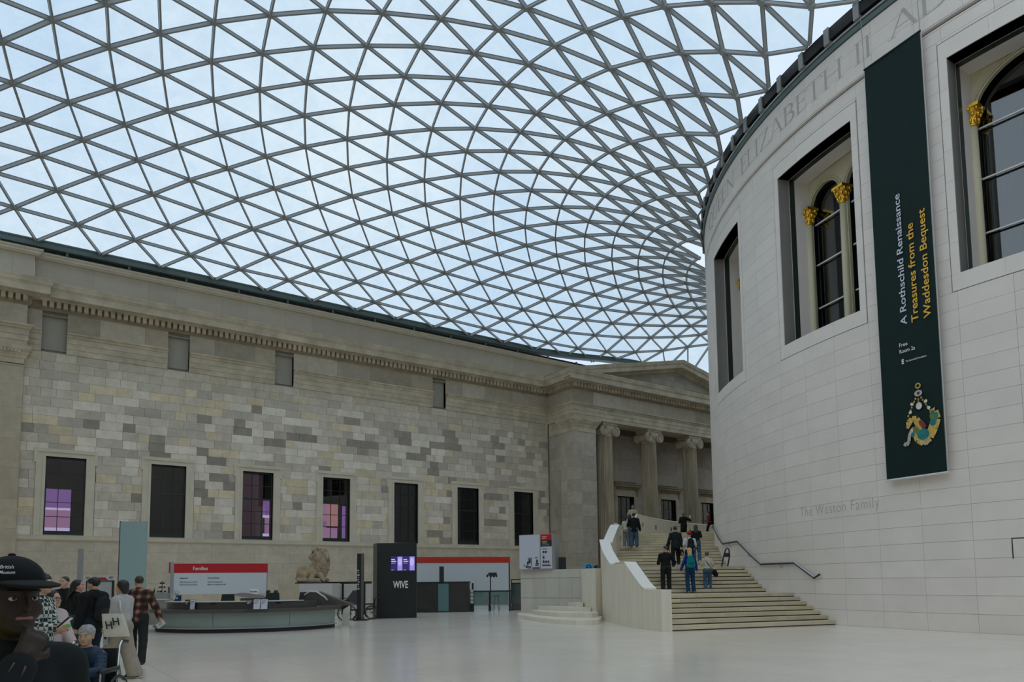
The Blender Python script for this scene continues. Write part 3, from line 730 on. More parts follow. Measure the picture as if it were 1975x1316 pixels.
for i, t in enumerate(order):
    n = nrm3(t); P = [RN[q] + n * 0.06 for q in t]; c = (P[0] + P[1] + P[2]) / 3; P = [c + (p - c) * 0.985 for p in P]
    mb = MB() if i < 297 else rest
    mb.add(P, [(0, 1, 2)])
    if mb is not rest: mb.build('glass_pane', M['roof_glass'], ceil)
tag(rest.build('glass_pane_field', M['roof_glass'], ceil), kind='stuff')
nn = {}
for t in tris:
    for q in t: nn[q] = nn.get(q, Vector((0, 0, 0))) + nrm3(t)
bl = sorted(bars, key=lambda e: -area_px([RN[e[0]], RN[e[1]]]))
rest = MB()
for i, (a, b_) in enumerate(bl):
    up = (nn[a] + nn[b_]).normalized(); A, B = RN[a], RN[b_]; d = (B - A).normalized()
    mb = MB() if i < 297 else rest
    A2, B2 = A + d * 0.09, B - d * 0.09
    mb.bar(A2 - up * 0.055, B2 - up * 0.055, 0.075, 0.15, up)
    mb.bar(A2 + up * 0.045, B2 + up * 0.045, 0.095, 0.025, up)
    if mb is not rest: mb.build('roof_bar', M['steel'], ceil)
tag(rest.build('roof_bar_field', M['steel'], ceil), kind='stuff')
mb = MB()
for q, n in nn.items():
    if q[1] == 0 or sum(q) == 33: continue
    p = RN[q]; n = n.normalized(); mb.lathe([(0.11, -0.14), (0.125, -0.12), (0.125, 0.03), (0.1, 0.05)], p, 6, ax=n)
tag(mb.build('star_node_field', M['steel'], ceil), kind='stuff')
# gutter beam on the west side
mb = MB(); pts = [(-36.3, y) for y in (-52, -12, -8, -5, -2, .4, 3, 6, 9, 13, 52)]
rows = []
for x, y in pts:
    z = roof_z(x, max(min(y, 40), -50)); 
    rows.append([(x + dx, y, z + dz) for dx, dz in ((-0.5, 0.06), (0.1, 0.06), (0.1, -0.02), (0.06, -0.04), (0.06, -0.3), (0.1, -0.33), (-0.5, -0.33))])
mb.grid(rows); mb.build('gutter_beam', M['steel_green'], ceil)
mb = MB(); mb.box(-37.0, -36.5, -52, 52, 19.28, 19.5); mb.build('gutter_gap_shade', M['black'], ceil)  # black filler, paints the shade in the gap between coping and gutter
for k in range(-1, 13):
    mb = MB(); y = -44.696 + 2.939 * k + 1.4; mb.box(-36.42, -36.3, y - 0.06, y + 0.06, 19.28, 19.52); mb.build('gutter_bracket', M['steel_green'], ceil)

# ---------------------------------------------------------------- the round drum
def arc(mb, r0, r1, a0, a1, z0, z1, da=1.0, col=None, mi=0):
    n = max(1, int(math.ceil(abs(a1 - a0) / da - 1e-6)))
    for i in range(n):
        p, q = lerp(a0, a1, i / n), lerp(a0, a1, (i + 1) / n)
        mb.hexa([pol(p, r0, z0), pol(p, r1, z0), pol(q, r1, z0), pol(q, r0, z0), pol(p, r0, z1), pol(p, r1, z1), pol(q, r1, z1), pol(q, r0, z1)], col, mi)
def arcs(mb, r0, r1, a0, a1, z0, z1, da=1.0, col=None):
    """one closed curved block (shared inner faces left out)"""
    n = max(1, int(math.ceil(abs(a1 - a0) / da - 1e-6))); rows = []
    for i in range(n + 1):
        a = lerp(a0, a1, i / n); rows.append([pol(a, r0, z0), pol(a, r1, z0), pol(a, r1, z1), pol(a, r0, z1)])
    mb.grid(rows, col, closed=True); o = len(mb.v) - 4 * (n + 1)
    mb.f += [[o, o + 1, o + 2, o + 3], [o + 4 * n + 3, o + 4 * n + 2, o + 4 * n + 1, o + 4 * n]]; mb.c += [col, col]; mb.m += [0, 0]
DR = 22.2; CEN = [-124.16, -105.86, -87.55]; HW = 4.87; GW = 5.55; OZ0, OZ1, GZ0, GZ1 = 10.46, 17.13, 9.937, 17.69
mb = MB()
arcs(mb, DR - 0.5, DR - 0.03, -60, -420, 0, OZ0, 2.0); arcs(mb, DR - 0.5, DR - 0.03, -60, -420, OZ1, 18.2, 2.0); arcs(mb, DR - 0.5, DR - 0.14, -60, -420, 18.15, 18.5, 2.0); arcs(mb, DR - 0.5, DR - 0.03, -60, -420, 18.45, 20.0, 2.0)
e = -60
for c in CEN[::-1]: arcs(mb, DR - 0.5, DR - 0.03, e, c + HW, OZ0, OZ1, 1.5); e = c - HW
arcs(mb, DR - 0.5, DR - 0.03, e, -420, OZ0, OZ1, 2.0)
drum = tag(mb.build('wall_drum', M['drum_joint']), kind='structure')
cands = []
RH = 0.523; JW = 3.77; ja = -104.02
zs = [(i * RH, (i + 1) * RH) for i in range(34)] + [(34 * RH, 18.2), (18.42, 18.95), (18.95, 19.47), (19.47, 20.0)]
for ri, (z0, z1) in enumerate(zs):
    k = -14
    while True:
        a0 = ja + JW * (k + (0.0 if ri < 35 else 0.45)); a1 = a0 + JW; k += 1
        if a0 > -62: break
        bits = [(a0, a1, z0, z1)]
        for c in CEN:
            nb = []
            for p, q, u, v in bits:
                g0, g1 = c - GW, c + GW
                if q <= g0 or p >= g1 or v <= GZ0 + 0.01 or u >= GZ1 - 0.01: nb.append((p, q, u, v)); continue
                if p < g0: nb.append((p, g0, u, v))
                if q > g1: nb.append((g1, q, u, v))
                if v > GZ1 + 0.02: nb.append((max(p, g0), min(q, g1), GZ1, v))
                if u < GZ0 - 0.02: nb.append((max(p, g0), min(q, g1), u, GZ0))
            bits = nb
        for p, q, u, v in bits:
            if q - p < 0.08: continue
            ctr = pol((p + q) / 2, DR, (u + v) / 2); n = Vector((ctr.x, ctr.y + .5, 0)).normalized()
            vis = in_view(ctr, 60) and (CP - ctr).dot(n) > 0
            cands.append((0 if vis else 1, (ctr - CP).length, p, q, u, v))
cands.sort(); rest = MB()
for i, (vis, d, p, q, u, v) in enumerate(cands):
    k = 0.78 * (1 + 0.06 * (rnd.random() - 0.5)); c = (k * 1.02, k * 0.95, k * 0.89)
    mb = MB() if (vis == 0 and i < 297) else rest
    arcs(mb, DR - 0.04, DR, p + 0.009, q - 0.009, u + 0.0035, v - 0.0035, 1.0, c)
    if mb is not rest: mb.build('cladding_slab', M['drum'], drum, smooth=False)
tag(rest.build('cladding_slab_field', M['drum'], drum), kind='stuff')
mb = MB(); mb.lathe([(DR - 0.35, 20.9), (16, 25.5), (8, 28.5), (0.01, 29.5)], (0, -0.5, 0), 48); mb.build('dome', M['plain_wall'], drum)
# ledge under the lettered band
mb = MB(); arcs(mb, DR - 0.16, DR - 0.02, -62, -150, 18.38, 18.425, 1.5); arcs(mb, DR - 0.2, DR + 0.015, -62, -150, 18.17, 18.215, 1.5); mb.build('string_ledge', M['drum_plain'], drum)
# top ring
mb = MB(); arcs(mb, DR - 0.6, DR - 0.2, -60, -200, 19.98, 20.75, 1.5); mb.build('clerestory_strip', M['dark_green'], drum)
mb = MB(); arcs(mb, DR - 0.1, DR + 0.06, -60, -200, 20.02, 20.2, 1.5); mb.build('ring_sill', M['steel_green'], drum)
mb = MB(); arcs(mb, DR - 0.25, DR + 0.14, -60, -200, 20.42, 20.86, 1.0)
mb.build('ring_beam', M['black'], drum)
mb = MB(); pts = [pol(a, DR + 0.02, 20.31) for a in np.arange(-200, -60, 1.5)]; mb.tube(pts, 0.06, 8); mb.build('ring_tube', smat('bright_steel_tube', (0.5, 0.52, 0.53), 0.3, metal=0.8), drum)
for i in range(24):
    a = -99.9 + 6.9 - 3.24 * i
    mb = MB(); arcs(mb, DR - 0.2, DR + 0.19, a - 0.28, a + 0.28, 20.3, 20.9, 0.6); mb.build('ring_bracket', M['steel'], drum)
# incised letters of the band as flat shade-coloured plates, drawn stroke by stroke (thick and thin stems with serifs), wrapped round the drum
def seg(x0, y0, x1, y1, w): return [('s', x0, y0, x1, y1, w)]
TK, TN = 0.1, 0.04
def serif(x, y, w=0.16): return ('s', x - w, y, x + w, y, 0.03)
def bowl(cx, cy_, rx, ry, a0, a1, w, n=10):
    P = [(cx + rx * math.cos(R_(a0 + (a1 - a0) * i / n)), cy_ + ry * math.sin(R_(a0 + (a1 - a0) * i / n))) for i in range(n + 1)]
    return [('s', *P[i], *P[i + 1], w * (0.45 + 0.55 * abs(math.cos(R_(a0 + (a1 - a0) * (i + .5) / n))))) for i in range(n)]
GL = {
 'I': (0.4, [('s', .2, 0, .2, 1, TK), serif(.2, 0), serif(.2, 1)]),
 'L': (0.62, [('s', .15, 0, .15, 1, TK), serif(.15, 1), serif(.13, 0, .12), ('s', .15, .02, .58, .02, TN), ('s', .58, 0, .6, .2, .03)]),
 'E': (0.62, [('s', .15, 0, .15, 1, TK), serif(.13, 1, .12), serif(.13, 0, .12), ('s', .15, .02, .58, .02, TN), ('s', .58, 0, .6, .2, .03), ('s', .15, .98, .54, .98, TN), ('s', .54, 1, .55, .83, .03), ('s', .15, .52, .46, .52, TN), ('s', .46, .42, .46, .62, .03)]),
 'H': (0.95, [('s', .17, 0, .17, 1, TK), ('s', .78, 0, .78, 1, TK), serif(.17, 0), serif(.17, 1), serif(.78, 0), serif(.78, 1), ('s', .17, .52, .78, .52, TN)]),
 'T': (0.76, [('s', .38, 0, .38, 1, TK), serif(.38, 0), ('s', .03, .98, .73, .98, TN), ('s', .03, 1, .02, .82, .03), ('s', .73, 1, .74, .82, .03)]),
 'A': (0.9, [('s', .1, 0, .45, 1, TN), ('s', .45, 1, .8, 0, TK), ('s', .22, .34, .68, .34, TN), serif(.1, 0, .12), serif(.8, 0, .14)]),
 'Z': (0.74, [('s', .06, .98, .66, .98, TN), ('s', .66, .98, .08, .02, TK), ('s', .08, .02, .7, .02, TN), ('s', .06, 1, .05, .8, .03), ('s', .7, 0, .72, .22, .03)]),
 'N': (0.98, [('s', .16, 0, .16, 1, TN), ('s', .14, 1, .8, 0, TK), ('s', .8, 0, .8, 1, TN), serif(.16, 0, .13), serif(.8, 1, .13), serif(.1, 1, .1)]),
 'U': (0.9, [('s', .17, .35, .17, 1, TK), ('s', .74, .35, .74, 1, TN), serif(.17, 1), serif(.74, 1, .13)] + bowl(.455, .34, .285, .34, 180, 360, .09)),
 'B': (0.72, [('s', .16, 0, .16, 1, TK), serif(.13, 0, .12), serif(.13, 1, .12), ('s', .16, .02, .36, .02, TN), ('s', .16, .98, .34, .98, TN), ('s', .16, .53, .36, .53, TN)] + bowl(.34, .755, .22, .225, -90, 90, .11) + bowl(.36, .275, .26, .255, -90, 90, .12)),
 'D': (0.92, [('s', .16, 0, .16, 1, TK), serif(.13, 0, .12), serif(.13, 1, .12), ('s', .16, .02, .38, .02, TN), ('s', .16, .98, .38, .98, TN)] + bowl(.38, .5, .44, .48, -90, 90, .12)),
 'Q': (1.0, bowl(.5, .5, .42, .5, 0, 360, .11, 22) + [('s', .5, .08, 1.0, -.2, .08)]),
}
LH = 0.74; LZ = 18.86
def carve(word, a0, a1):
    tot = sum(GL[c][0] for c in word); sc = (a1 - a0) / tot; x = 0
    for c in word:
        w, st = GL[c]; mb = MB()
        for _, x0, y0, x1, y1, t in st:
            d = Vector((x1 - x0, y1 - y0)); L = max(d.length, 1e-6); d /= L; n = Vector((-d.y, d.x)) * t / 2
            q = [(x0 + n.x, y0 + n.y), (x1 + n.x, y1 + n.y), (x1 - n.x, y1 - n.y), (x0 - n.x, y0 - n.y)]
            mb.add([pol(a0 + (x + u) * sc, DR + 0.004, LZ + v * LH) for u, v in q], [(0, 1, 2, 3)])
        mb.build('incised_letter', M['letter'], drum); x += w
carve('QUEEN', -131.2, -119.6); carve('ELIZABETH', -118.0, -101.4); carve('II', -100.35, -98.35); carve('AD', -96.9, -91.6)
def wrap(a0, z0, sc, r): return lambda v: pol(a0 + math.degrees(v.x * sc / r), r + 0.003, z0 + v.y * sc)
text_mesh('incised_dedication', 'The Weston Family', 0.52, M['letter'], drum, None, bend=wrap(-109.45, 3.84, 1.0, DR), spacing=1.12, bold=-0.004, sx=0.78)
# service door surround groove at the right edge
mb = MB(); arcs(mb, DR - 0.02, DR + 0.004, -90.22, -86.0, 2.6, 2.63); arcs(mb, DR - 0.02, DR + 0.004, -90.22, -90.15, 2.06, 2.63); mb.build('door_groove', M['black'], drum)

# the three tall windows of the drum
def drum_window(n, c, twin):
    root = empty('window_%d' % n, pol(c, DR, OZ0), kind='structure')
    # border slabs between groove and opening
    def slab(a0, a1, z0, z1):
        k = 0.79 + 0.02 * rnd.random(); mb = MB(); arcs(mb, DR - 0.04, DR + 0.002, a0, a1, z0, z1, 1.0, (k * 1.02, k * 0.95, k * 0.89)); mb.build('border_slab', M['drum'], root)
    g = 0.06
    for i in range(7):
        z0 = OZ0 + (OZ1 - OZ0) * i / 7; z1 = OZ0 + (OZ1 - OZ0) * (i + 1) / 7
        slab(c - GW + g, c - HW, z0 + 0.003, z1 - 0.003); slab(c + HW, c + GW - g, z0 + 0.003, z1 - 0.003)
    for i in range(3):
        a0 = c - GW + g + (2 * GW - 2 * g) * i / 3; a1 = c - GW + g + (2 * GW - 2 * g) * (i + 1) / 3
        slab(a0 + 0.005, a1 - 0.005, GZ0 + 0.025, OZ0); slab(a0 + 0.005, a1 - 0.005, OZ1, GZ1 - 0.025)
    def ring(r0, r1, mat, nm, t=0.0):
        mb = MB()
        for a, s in ((c - HW, -1), (c + HW, 1)): arcs(mb, r0, r1, a + s * 0.25 - s * t, a - s * t, OZ0, OZ1, 1)
        arcs(mb, r0, r1, c - HW, c + HW, OZ1 - t * 0.3, OZ1 + 0.1, 1.0); arcs(mb, r0, r1, c - HW, c + HW, OZ0 - 0.1, OZ0 + t * 0.1, 1.0); mb.build(nm, mat, root)
    ring(DR - 0.52, DR - 0.03, M['drum_plain'], 'stone_reveal'); ring(DR - 0.74, DR - 0.52, M['dark_green'], 'frame_strip', 0.04); ring(DR - 1.4, DR - 0.74, M['drum_plain'], 'inner_reveal')
    # inner arcade, flat, facing out of the drum
    rad = Vector((math.cos(R_(c)), math.sin(R_(c)), 0)); tan = Vector((-rad.y, rad.x, 0)); base = Vector((0, -.5, 0)) + rad * (DR - 1.48)
    def T(u, z, d=0.0): return base + tan * u + rad * d + Vector((0, 0, z))
    sp = 15.95 if twin else 15.75
    openings = [(-1.72, -0.16), (0.16, 1.72)] if twin else [(-1.7, 1.7)]
    Wd = 2.1; N = 18
    fr = MB()
    z_top = OZ1 + 0.25
    edges = [-Wd] + [v for o_ in openings for v in o_] + [Wd]
    for i in range(0, len(edges), 2):
        fr.hexa([T(edges[i], OZ0 - 0.1, -0.12), T(edges[i + 1], OZ0 - 0.1, -0.12), T(edges[i + 1], OZ0 - 0.1, 0), T(edges[i], OZ0 - 0.1, 0), T(edges[i], z_top, -0.12), T(edges[i + 1], z_top, -0.12), T(edges[i + 1], z_top, 0), T(edges[i], z_top, 0)])
    for a, b_ in openings:
        m_ = (a + b_) / 2; r = (b_ - a) / 2; fl = 1.0 if twin else 0.8
        for i in range(N):
            t0, t1 = PI * i / N, PI * (i + 1) / N
            u0, u1 = m_ + r * math.cos(t0), m_ + r * math.cos(t1); w0, w1 = sp + r * fl * math.sin(t0), sp + r * fl * math.sin(t1)
            fr.hexa([T(u0, min(w0, z_top), -0.12), T(u1, min(w1, z_top), -0.12), T(u1, min(w1, z_top), 0), T(u0, min(w0, z_top), 0), T(u0, z_top, -0.12), T(u1, z_top, -0.12), T(u1, z_top, 0), T(u0, z_top, 0)])
    fr.build('arcade_panel', M['cream'], root)
    for a, b_ in openings:
        m_ = (a + b_) / 2; r = (b_ - a) / 2; fl = 1.0 if twin else 0.8
        for dr, rr in ((0.02, 0.035), (0.12, 0.03)):
            mb = MB(); pts = [T(m_ + (r + dr) * math.cos(PI * i / 24), sp + (r + dr) * fl * math.sin(PI * i / 24), 0.02) for i in range(25)]
            mb.tube(pts, rr, 6); mb.build('archivolt', M['cream'], root, smooth=True)
        mb = MB(); mb.hexa([T(a, OZ0 - 0.1, -0.32), T(b_, OZ0 - 0.1, -0.32), T(b_, OZ0 - 0.1, -0.3), T(a, OZ0 - 0.1, -0.3), T(a, sp + r, -0.32), T(b_, sp + r, -0.32), T(b_, sp + r, -0.3), T(a, sp + r, -0.3)]); mb.build('pane', M['drum_glass'], root)
        for zz in (15.4, 13.77, 12.05):
            mb = MB(); mb.bar(T(a, zz, -0.2), T(b_, zz, -0.2), 0.05, 0.05); mb.build('glazing_bar', M['white_bar'], root)
    posts = [-1.78, 0.0, 1.78] if twin else [-1.76, 1.76]
    for u in posts:
        mb = MB(); q = T(u, 0, 0.05); mb.lathe([(0.15, OZ0 - 0.1), (0.14, OZ0 + 0.2), (0.135, 13), (0.12, 15.42)], q, 16); mb.build('colonnette', M['cream'], root, smooth=True)
        mb = MB(); mb.lathe([(0.13, 15.38), (0.16, 15.4), (0.16, 15.44), (0.13, 15.47), (0.15, 15.6), (0.19, 15.78), (0.26, 15.9), (0.24, 15.93)], q, 16)
        for j in range(8):
            t = 2 * PI * j / 8
            for zz, rr, dd in ((15.55, 0.055, 0.17), (15.72, 0.06, 0.21), (15.87, 0.055, 0.28)):
                t2 = t + (PI / 8 if zz == 15.72 else 0); cc = q + Vector((math.cos(t2) * dd, math.sin(t2) * dd, zz))
                mb.lathe([(0.001, -rr * 1.5), (rr * 0.8, -rr * 0.6), (rr, 0.2 * rr), (rr * 0.6, rr), (0.001, rr * 1.2)], cc, 7)
        mb.obox(q + Vector((0, 0, 15.98)), rad, tan, (0, 0, 1), 0.26, 0.26, 0.05); mb.build('gilt_capital', M['gold'], root, sharp=50)
    # dim hall behind
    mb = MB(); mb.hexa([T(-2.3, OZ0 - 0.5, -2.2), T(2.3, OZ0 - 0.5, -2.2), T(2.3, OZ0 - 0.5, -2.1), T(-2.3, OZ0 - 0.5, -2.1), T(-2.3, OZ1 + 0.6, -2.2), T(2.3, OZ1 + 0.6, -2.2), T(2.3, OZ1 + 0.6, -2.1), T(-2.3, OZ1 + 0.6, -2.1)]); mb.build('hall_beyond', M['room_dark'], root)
    for a, b_ in openings:   # drape drawn back on one side
        mb = MB(); rows = []
        for i in range(9):
            u = a + 0.08 + (b_ - a) * (0.42 if twin else 0.3) * i / 8; w = 0.05 * (1 if i % 2 else -1)
            rows.append([T(u, sp + 0.5 - 0.1 * i, -0.6 + w), T(a + (u - a) * 0.55, 13.2, -0.6 + w), T(a + (u - a) * 0.9, OZ0, -0.6 + w)])
        mb.grid(rows); mb.build('drape', M['drape'], root)
    return root
M['drum_glass'] = glassmat('reflecting_hall_glass', (0.45, 0.5, 0.52), gloss=0.16, rough=0.015)
M['drape'] = smat('olive_drape', (0.3, 0.28, 0.19), 0.9, var=0.1, scale=6)
for i, c in enumerate(CEN): drum_window(11 + i, c, i < 2)

# ---------------------------------------------------------------- hanging banner
BA, BB = Vector((-3.44, -22.68, 0)), Vector((-1.53, -22.9, 0)); BX = (BB - BA).normalized(); BN = Vector((BX.y, -BX.x, 0)); BW = 1.91
def bnr(s, z, d=0.0): return BA + BX * s + BN * d + Vector((0, 0, z))
M['banner'] = smat('dark_green_banner_cloth', (0.004, 0.018, 0.017), 0.65, var=0.15, scale=1.5, spec=0.25)
M['banner_back'] = smat('pale_banner_hem', (0.6, 0.6, 0.58), 0.7)
M['ink_white'] = smat('pale_lilac_print', (0.62, 0.66, 0.78), 0.7); M['ink_gold'] = smat('amber_print', (0.85, 0.5, 0.06), 0.7)
banner = empty('exhibition_banner', bnr(BW / 2, 4.62), 'tall dark green exhibition banner with white and amber lettering hung on drum', 'banner')
rows = [[bnr(s, z, 0.012 * math.sin(z * 0.9) * math.sin(s * 2)) for s in (0, .48, .96, 1.43, BW)] for z in np.linspace(4.66, 18.28, 20)]
mb = MB(); mb.grid(rows); mb.build('cloth', M['banner'], banner, smooth=True)
rows = [[bnr(s, z, -0.03) for s in (-0.02, BW + 0.02)] for z in (4.62, 18.3)]
mb = MB(); mb.slab([bnr(-0.025, 4.6, -0.02), bnr(BW + 0.025, 4.6, -0.02), bnr(BW + 0.025, 18.3, -0.02), bnr(-0.025, 18.3, -0.02)], -BN * 0.02); mb.build('backing', M['banner_back'], banner)
mb = MB(); mb.tube([bnr(-0.04, 4.62, 0), bnr(BW + 0.04, 4.62, 0)], 0.035, 8); mb.build('bottom_bar', smat('bright_hem_bar', (0.7, 0.7, 0.68), 0.4, metal=0.5), banner)
mb = MB(); mb.tube([bnr(-0.02, 18.3, 0), bnr(BW + 0.02, 18.3, 0)], 0.03, 8); mb.build('top_bar', M['black'], banner)
for s in (0.0, BW):
    mb = MB(); mb.tube([bnr(s, 18.3, 0), bnr(s, 20.1, 0.05)], 0.012, 5); mb.build('hanging_wire', M['steel'], banner)
def fit_text(nm, body, origin, xd, yd, length, height, mat, parent, bold=0.0, spacing=1.0, depth=0.0):
    """lettering stretched to a measured length and cap height"""
    cu = bpy.data.curves.new('t', 'FONT'); cu.body = body; cu.size = 1; cu.offset = bold; cu.space_character = spacing; cu.resolution_u = 3; cu.extrude = 0
    to = bpy.data.objects.new('t', cu); COL.objects.link(to); dg = bpy.context.evaluated_depsgraph_get(); me = bpy.data.meshes.new_from_object(to.evaluated_get(dg))
    bpy.data.objects.remove(to); bpy.data.curves.remove(cu)
    xs = [v.co.x for v in me.vertices]; x0, x1 = min(xs), max(xs); sx = length / (x1 - x0); sy = height / 0.70
    xd, yd = Vector(xd), Vector(yd); og = Vector(origin); w = wloc(parent)
    for v in me.vertices: v.co = og + xd * (v.co.x - x0) * sx + yd * v.co.y * sy - w
    me.materials.clear(); me.materials.append(mat); me.name = nm
    o_ = bpy.data.objects.new(nm, me); COL.objects.link(o_); o_.parent = parent; return o_
Z3 = Vector((0, 0, 1))
fit_text('title_lettering', 'A Rothschild Renaissance', bnr(0.97, 9.36, 0.03), Z3, -BX, 4.2, 0.2, M['ink_white'], banner, 0.012)
fit_text('title_lettering', 'Treasures from the', bnr(1.34, 9.34, 0.03), Z3, -BX, 3.1, 0.22, M['ink_gold'], banner, 0.012)
fit_text('title_lettering', 'Waddesdon Bequest', bnr(1.73, 9.34, 0.03), Z3, -BX, 3.38, 0.22, M['ink_gold'], banner, 0.012)
fit_text('small_lettering', 'Free', bnr(0.68, 8.7, 0.03), BX, Z3, 0.27, 0.12, M['white_cap'], banner, 0.006)
fit_text('small_lettering', 'Room 2a', bnr(0.68, 8.5, 0.03), BX, Z3, 0.5, 0.12, M['white_cap'], banner, 0.006)
fit_text('sponsor_lettering', 'The Rothschild Foundation', bnr(0.86, 8.18, 0.03), BX, Z3, 0.66, 0.055, M['white_cap'], banner, 0.008)
mb = MB()
for i in range(3): mb.slab([bnr(0.73, 8.15 + 0.055 * i, 0.03), bnr(0.8, 8.15 + 0.055 * i, 0.03), bnr(0.8, 8.19 + 0.055 * i, 0.03), bnr(0.73, 8.19 + 0.055 * i, 0.03)], BN * -0.004)
mb.build('sponsor_mark', M['white_cap'], banner)
# printed picture of a jewelled pendant (a plain one of its kind): gold curl with teal stones, hung by pearl chains
def disc(mb, s, z, rs, rz, d=0.03, n=20, rot=0.0):
    P = []
    for i in range(n):
        t = 2 * PI * i / n; a, b_ = rs * math.cos(t), rz * math.sin(t); P.append(bnr(s + a * math.cos(rot) - b_ * math.sin(rot), z + a * math.sin(rot) + b_ * math.cos(rot), d))
    mb.add(P, [tuple(range(n))])
def ribbon(mb, pts, ws, d=0.031):
    for i in range(len(pts) - 1):
        (a, b_), (c, e_) = pts[i], pts[i + 1]; dx, dz = c - a, e_ - b_; L = math.hypot(dx, dz) or 1; nx, nz = -dz / L, dx / L
        mb.add([bnr(a + nx * ws[i], b_ + nz * ws[i], d), bnr(c + nx * ws[i + 1], e_ + nz * ws[i + 1], d), bnr(c - nx * ws[i + 1], e_ - nz * ws[i + 1], d), bnr(a - nx * ws[i], b_ - nz * ws[i], d)], [(0, 1, 2, 3)])
pg = smat('printed_gold', (0.62, 0.42, 0.1), 0.6, var=0.45, scale=9); pt = smat('printed_teal_gem', (0.01, 0.2, 0.22), 0.4, var=0.5, scale=7); pp = smat('printed_pearl', (0.72, 0.68, 0.66), 0.5, var=0.15, scale=8); ps = smat('printed_silver', (0.5, 0.47, 0.45), 0.5, var=0.4, scale=12); pr = smat('printed_ruby', (0.25, 0.03, 0.03), 0.5, var=0.3, scale=10); pgr = smat('printed_olive_enamel', (0.16, 0.2, 0.04), 0.5, var=0.4, scale=12)
mb = MB()
pts = [(1.2 + 0.07 * math.cos(t), 7.36 + 0.07 * math.sin(t)) for t in np.linspace(0, 2 * PI, 16)]; ribbon(mb, pts, [0.022] * 16)
for (a, b_), (c, e_) in (((1.1, 6.98), (0.84, 6.5)), ((1.28, 6.98), (1.55, 6.5)), ((1.19, 6.95), (1.19, 6.82))):
    for i in range(7):
        t = i / 6; disc(mb, lerp(a, c, t), lerp(b_, e_, t), 0.025, 0.035, 0.03, 10)
ribbon(mb, [(0.8, 6.12), (0.86, 6.3), (0.95, 6.4), (1.08, 6.36), (1.16, 6.2), (1.2, 6.0)], [0.04, 0.1, 0.08, 0.1, 0.12, 0.06])
ribbon(mb, [(0.98, 5.95), (1.1, 5.72), (1.28, 5.62), (1.46, 5.74), (1.6, 6.0), (1.7, 6.25), (1.66, 6.48), (1.52, 6.5)], [0.05, 0.1, 0.12, 0.14, 0.15, 0.14, 0.12, 0.04]); mb.build('pendant_print', pg, banner)
mb = MB(); disc(mb, 1.28, 5.86, 0.19, 0.17, 0.036); disc(mb, 1.6, 6.16, 0.1, 0.1, 0.036); disc(mb, 1.7, 6.34, 0.07, 0.1, 0.036); disc(mb, 1.6, 6.46, 0.06, 0.06, 0.036); disc(mb, 0.96, 5.9, 0.06, 0.08, 0.036); mb.build('gem_print', pt, banner)
mb = MB(); disc(mb, 1.2, 6.74, 0.095, 0.11, 0.036)
for s, z in ((0.98, 6.84), (0.92, 6.6), (1.42, 6.84), (1.5, 6.62)): disc(mb, s, z, 0.05, 0.05, 0.036)
mb.build('pearl_print', pp, banner)
mb = MB(); disc(mb, 1.2, 7.13, 0.13, 0.1, 0.034, 8); ribbon(mb, [(0.66, 5.68), (0.74, 5.62), (0.82, 5.72), (0.84, 5.88), (0.92, 6.02), (0.98, 6.12)], [0.05, 0.06, 0.05, 0.05, 0.06, 0.03], 0.033); ribbon(mb, [(1.2, 5.62), (1.36, 5.56), (1.46, 5.64)], [0.02, 0.06, 0.02], 0.034); mb.build('silver_print', ps, banner)
mb = MB(); ribbon(mb, [(1.2, 6.3), (1.27, 6.15), (1.36, 6.05)], [0.05, 0.09, 0.05], 0.035); mb.build('rider_print', pr, banner)
mb = MB(); ribbon(mb, [(1.0, 6.12), (1.08, 6.02), (1.14, 5.9)], [0.05, 0.1, 0.05], 0.035); disc(mb, 1.62, 6.3, 0.1, 0.16, 0.033, 16, 0.4); mb.build('enamel_print', pgr, banner)
mb = MB(); disc(mb, 1.2, 7.13, 0.06, 0.05, 0.037, 4, 0.785); mb.build('dark_stone_print', M['black'], banner)
# ---------------------------------------------------------------- staircase round the drum
FL = [(-105.4, -110.9), (-116.0, -121.0), (-127.3, -133.0), (-140.2, -146.2)]   # seven risers in each flight
RISE = 0.1536
def r_out(a):
    t = -a
    P = [(100, 29.05), (106, 29.0), (112, 28.86), (118, 28.6), (121, 28.4), (126, 27.95), (130, 27.6), (133, 27.38), (140, 27.2), (190, 27.1)]
    for (t0, r0), (t1, r1) in zip(P, P[1:]):
        if t <= t1: return lerp(r0, r1, (t - t0) / (t1 - t0))
    return 27.1
TOPZ = [(-105.3, 1.29), (-107.7, 1.30), (-110.9, 2.2), (-114.8, 2.2), (-120.8, 3.28), (-126.6, 3.28), (-132.9, 4.37), (-141.6, 4.4), (-147.4, 5.46), (-182, 5.46)]
def top_z(a):
    for (a0, z0), (a1, z1) in zip(TOPZ, TOPZ[1:]):
        if a >= a1: return lerp(z0, z1, (a - a0) / (a1 - a0))
    return 5.46
stair = empty('staircase', pol(-106, 25.5), 'broad sandy stone staircase climbing round the pale drum', 'staircase')
edges = []
for i, (a0, a1) in enumerate(FL):
    for j in range(7): edges.append((lerp(a0, a1, j / 6), RISE * (7 * i + j + 1)))
def sector(mb, r0, fr1, a0, a1, z0, z1, t0, t1, col, da=1.2):
    """block between two radii fractions t0..t1 of the stair's width"""
    n = max(1, int(math.ceil(abs(a1 - a0) / da))); rows = []
    for i in range(n + 1):
        a = lerp(a0, a1, i / n); w = fr1(a) - r0; p, q = r0 + w * t0, r0 + w * t1
        rows.append([pol(a, p, z0), pol(a, q, z0), pol(a, q, z1), pol(a, p, z1)])
    mb.grid(rows, col, closed=True); o = len(mb.v) - 4 * (n + 1)
    mb.f += [[o, o + 1, o + 2, o + 3], [o + 4 * n + 3, o + 4 * n + 2, o + 4 * n + 1, o + 4 * n]]; mb.c += [col, col]; mb.m += [0, 0]
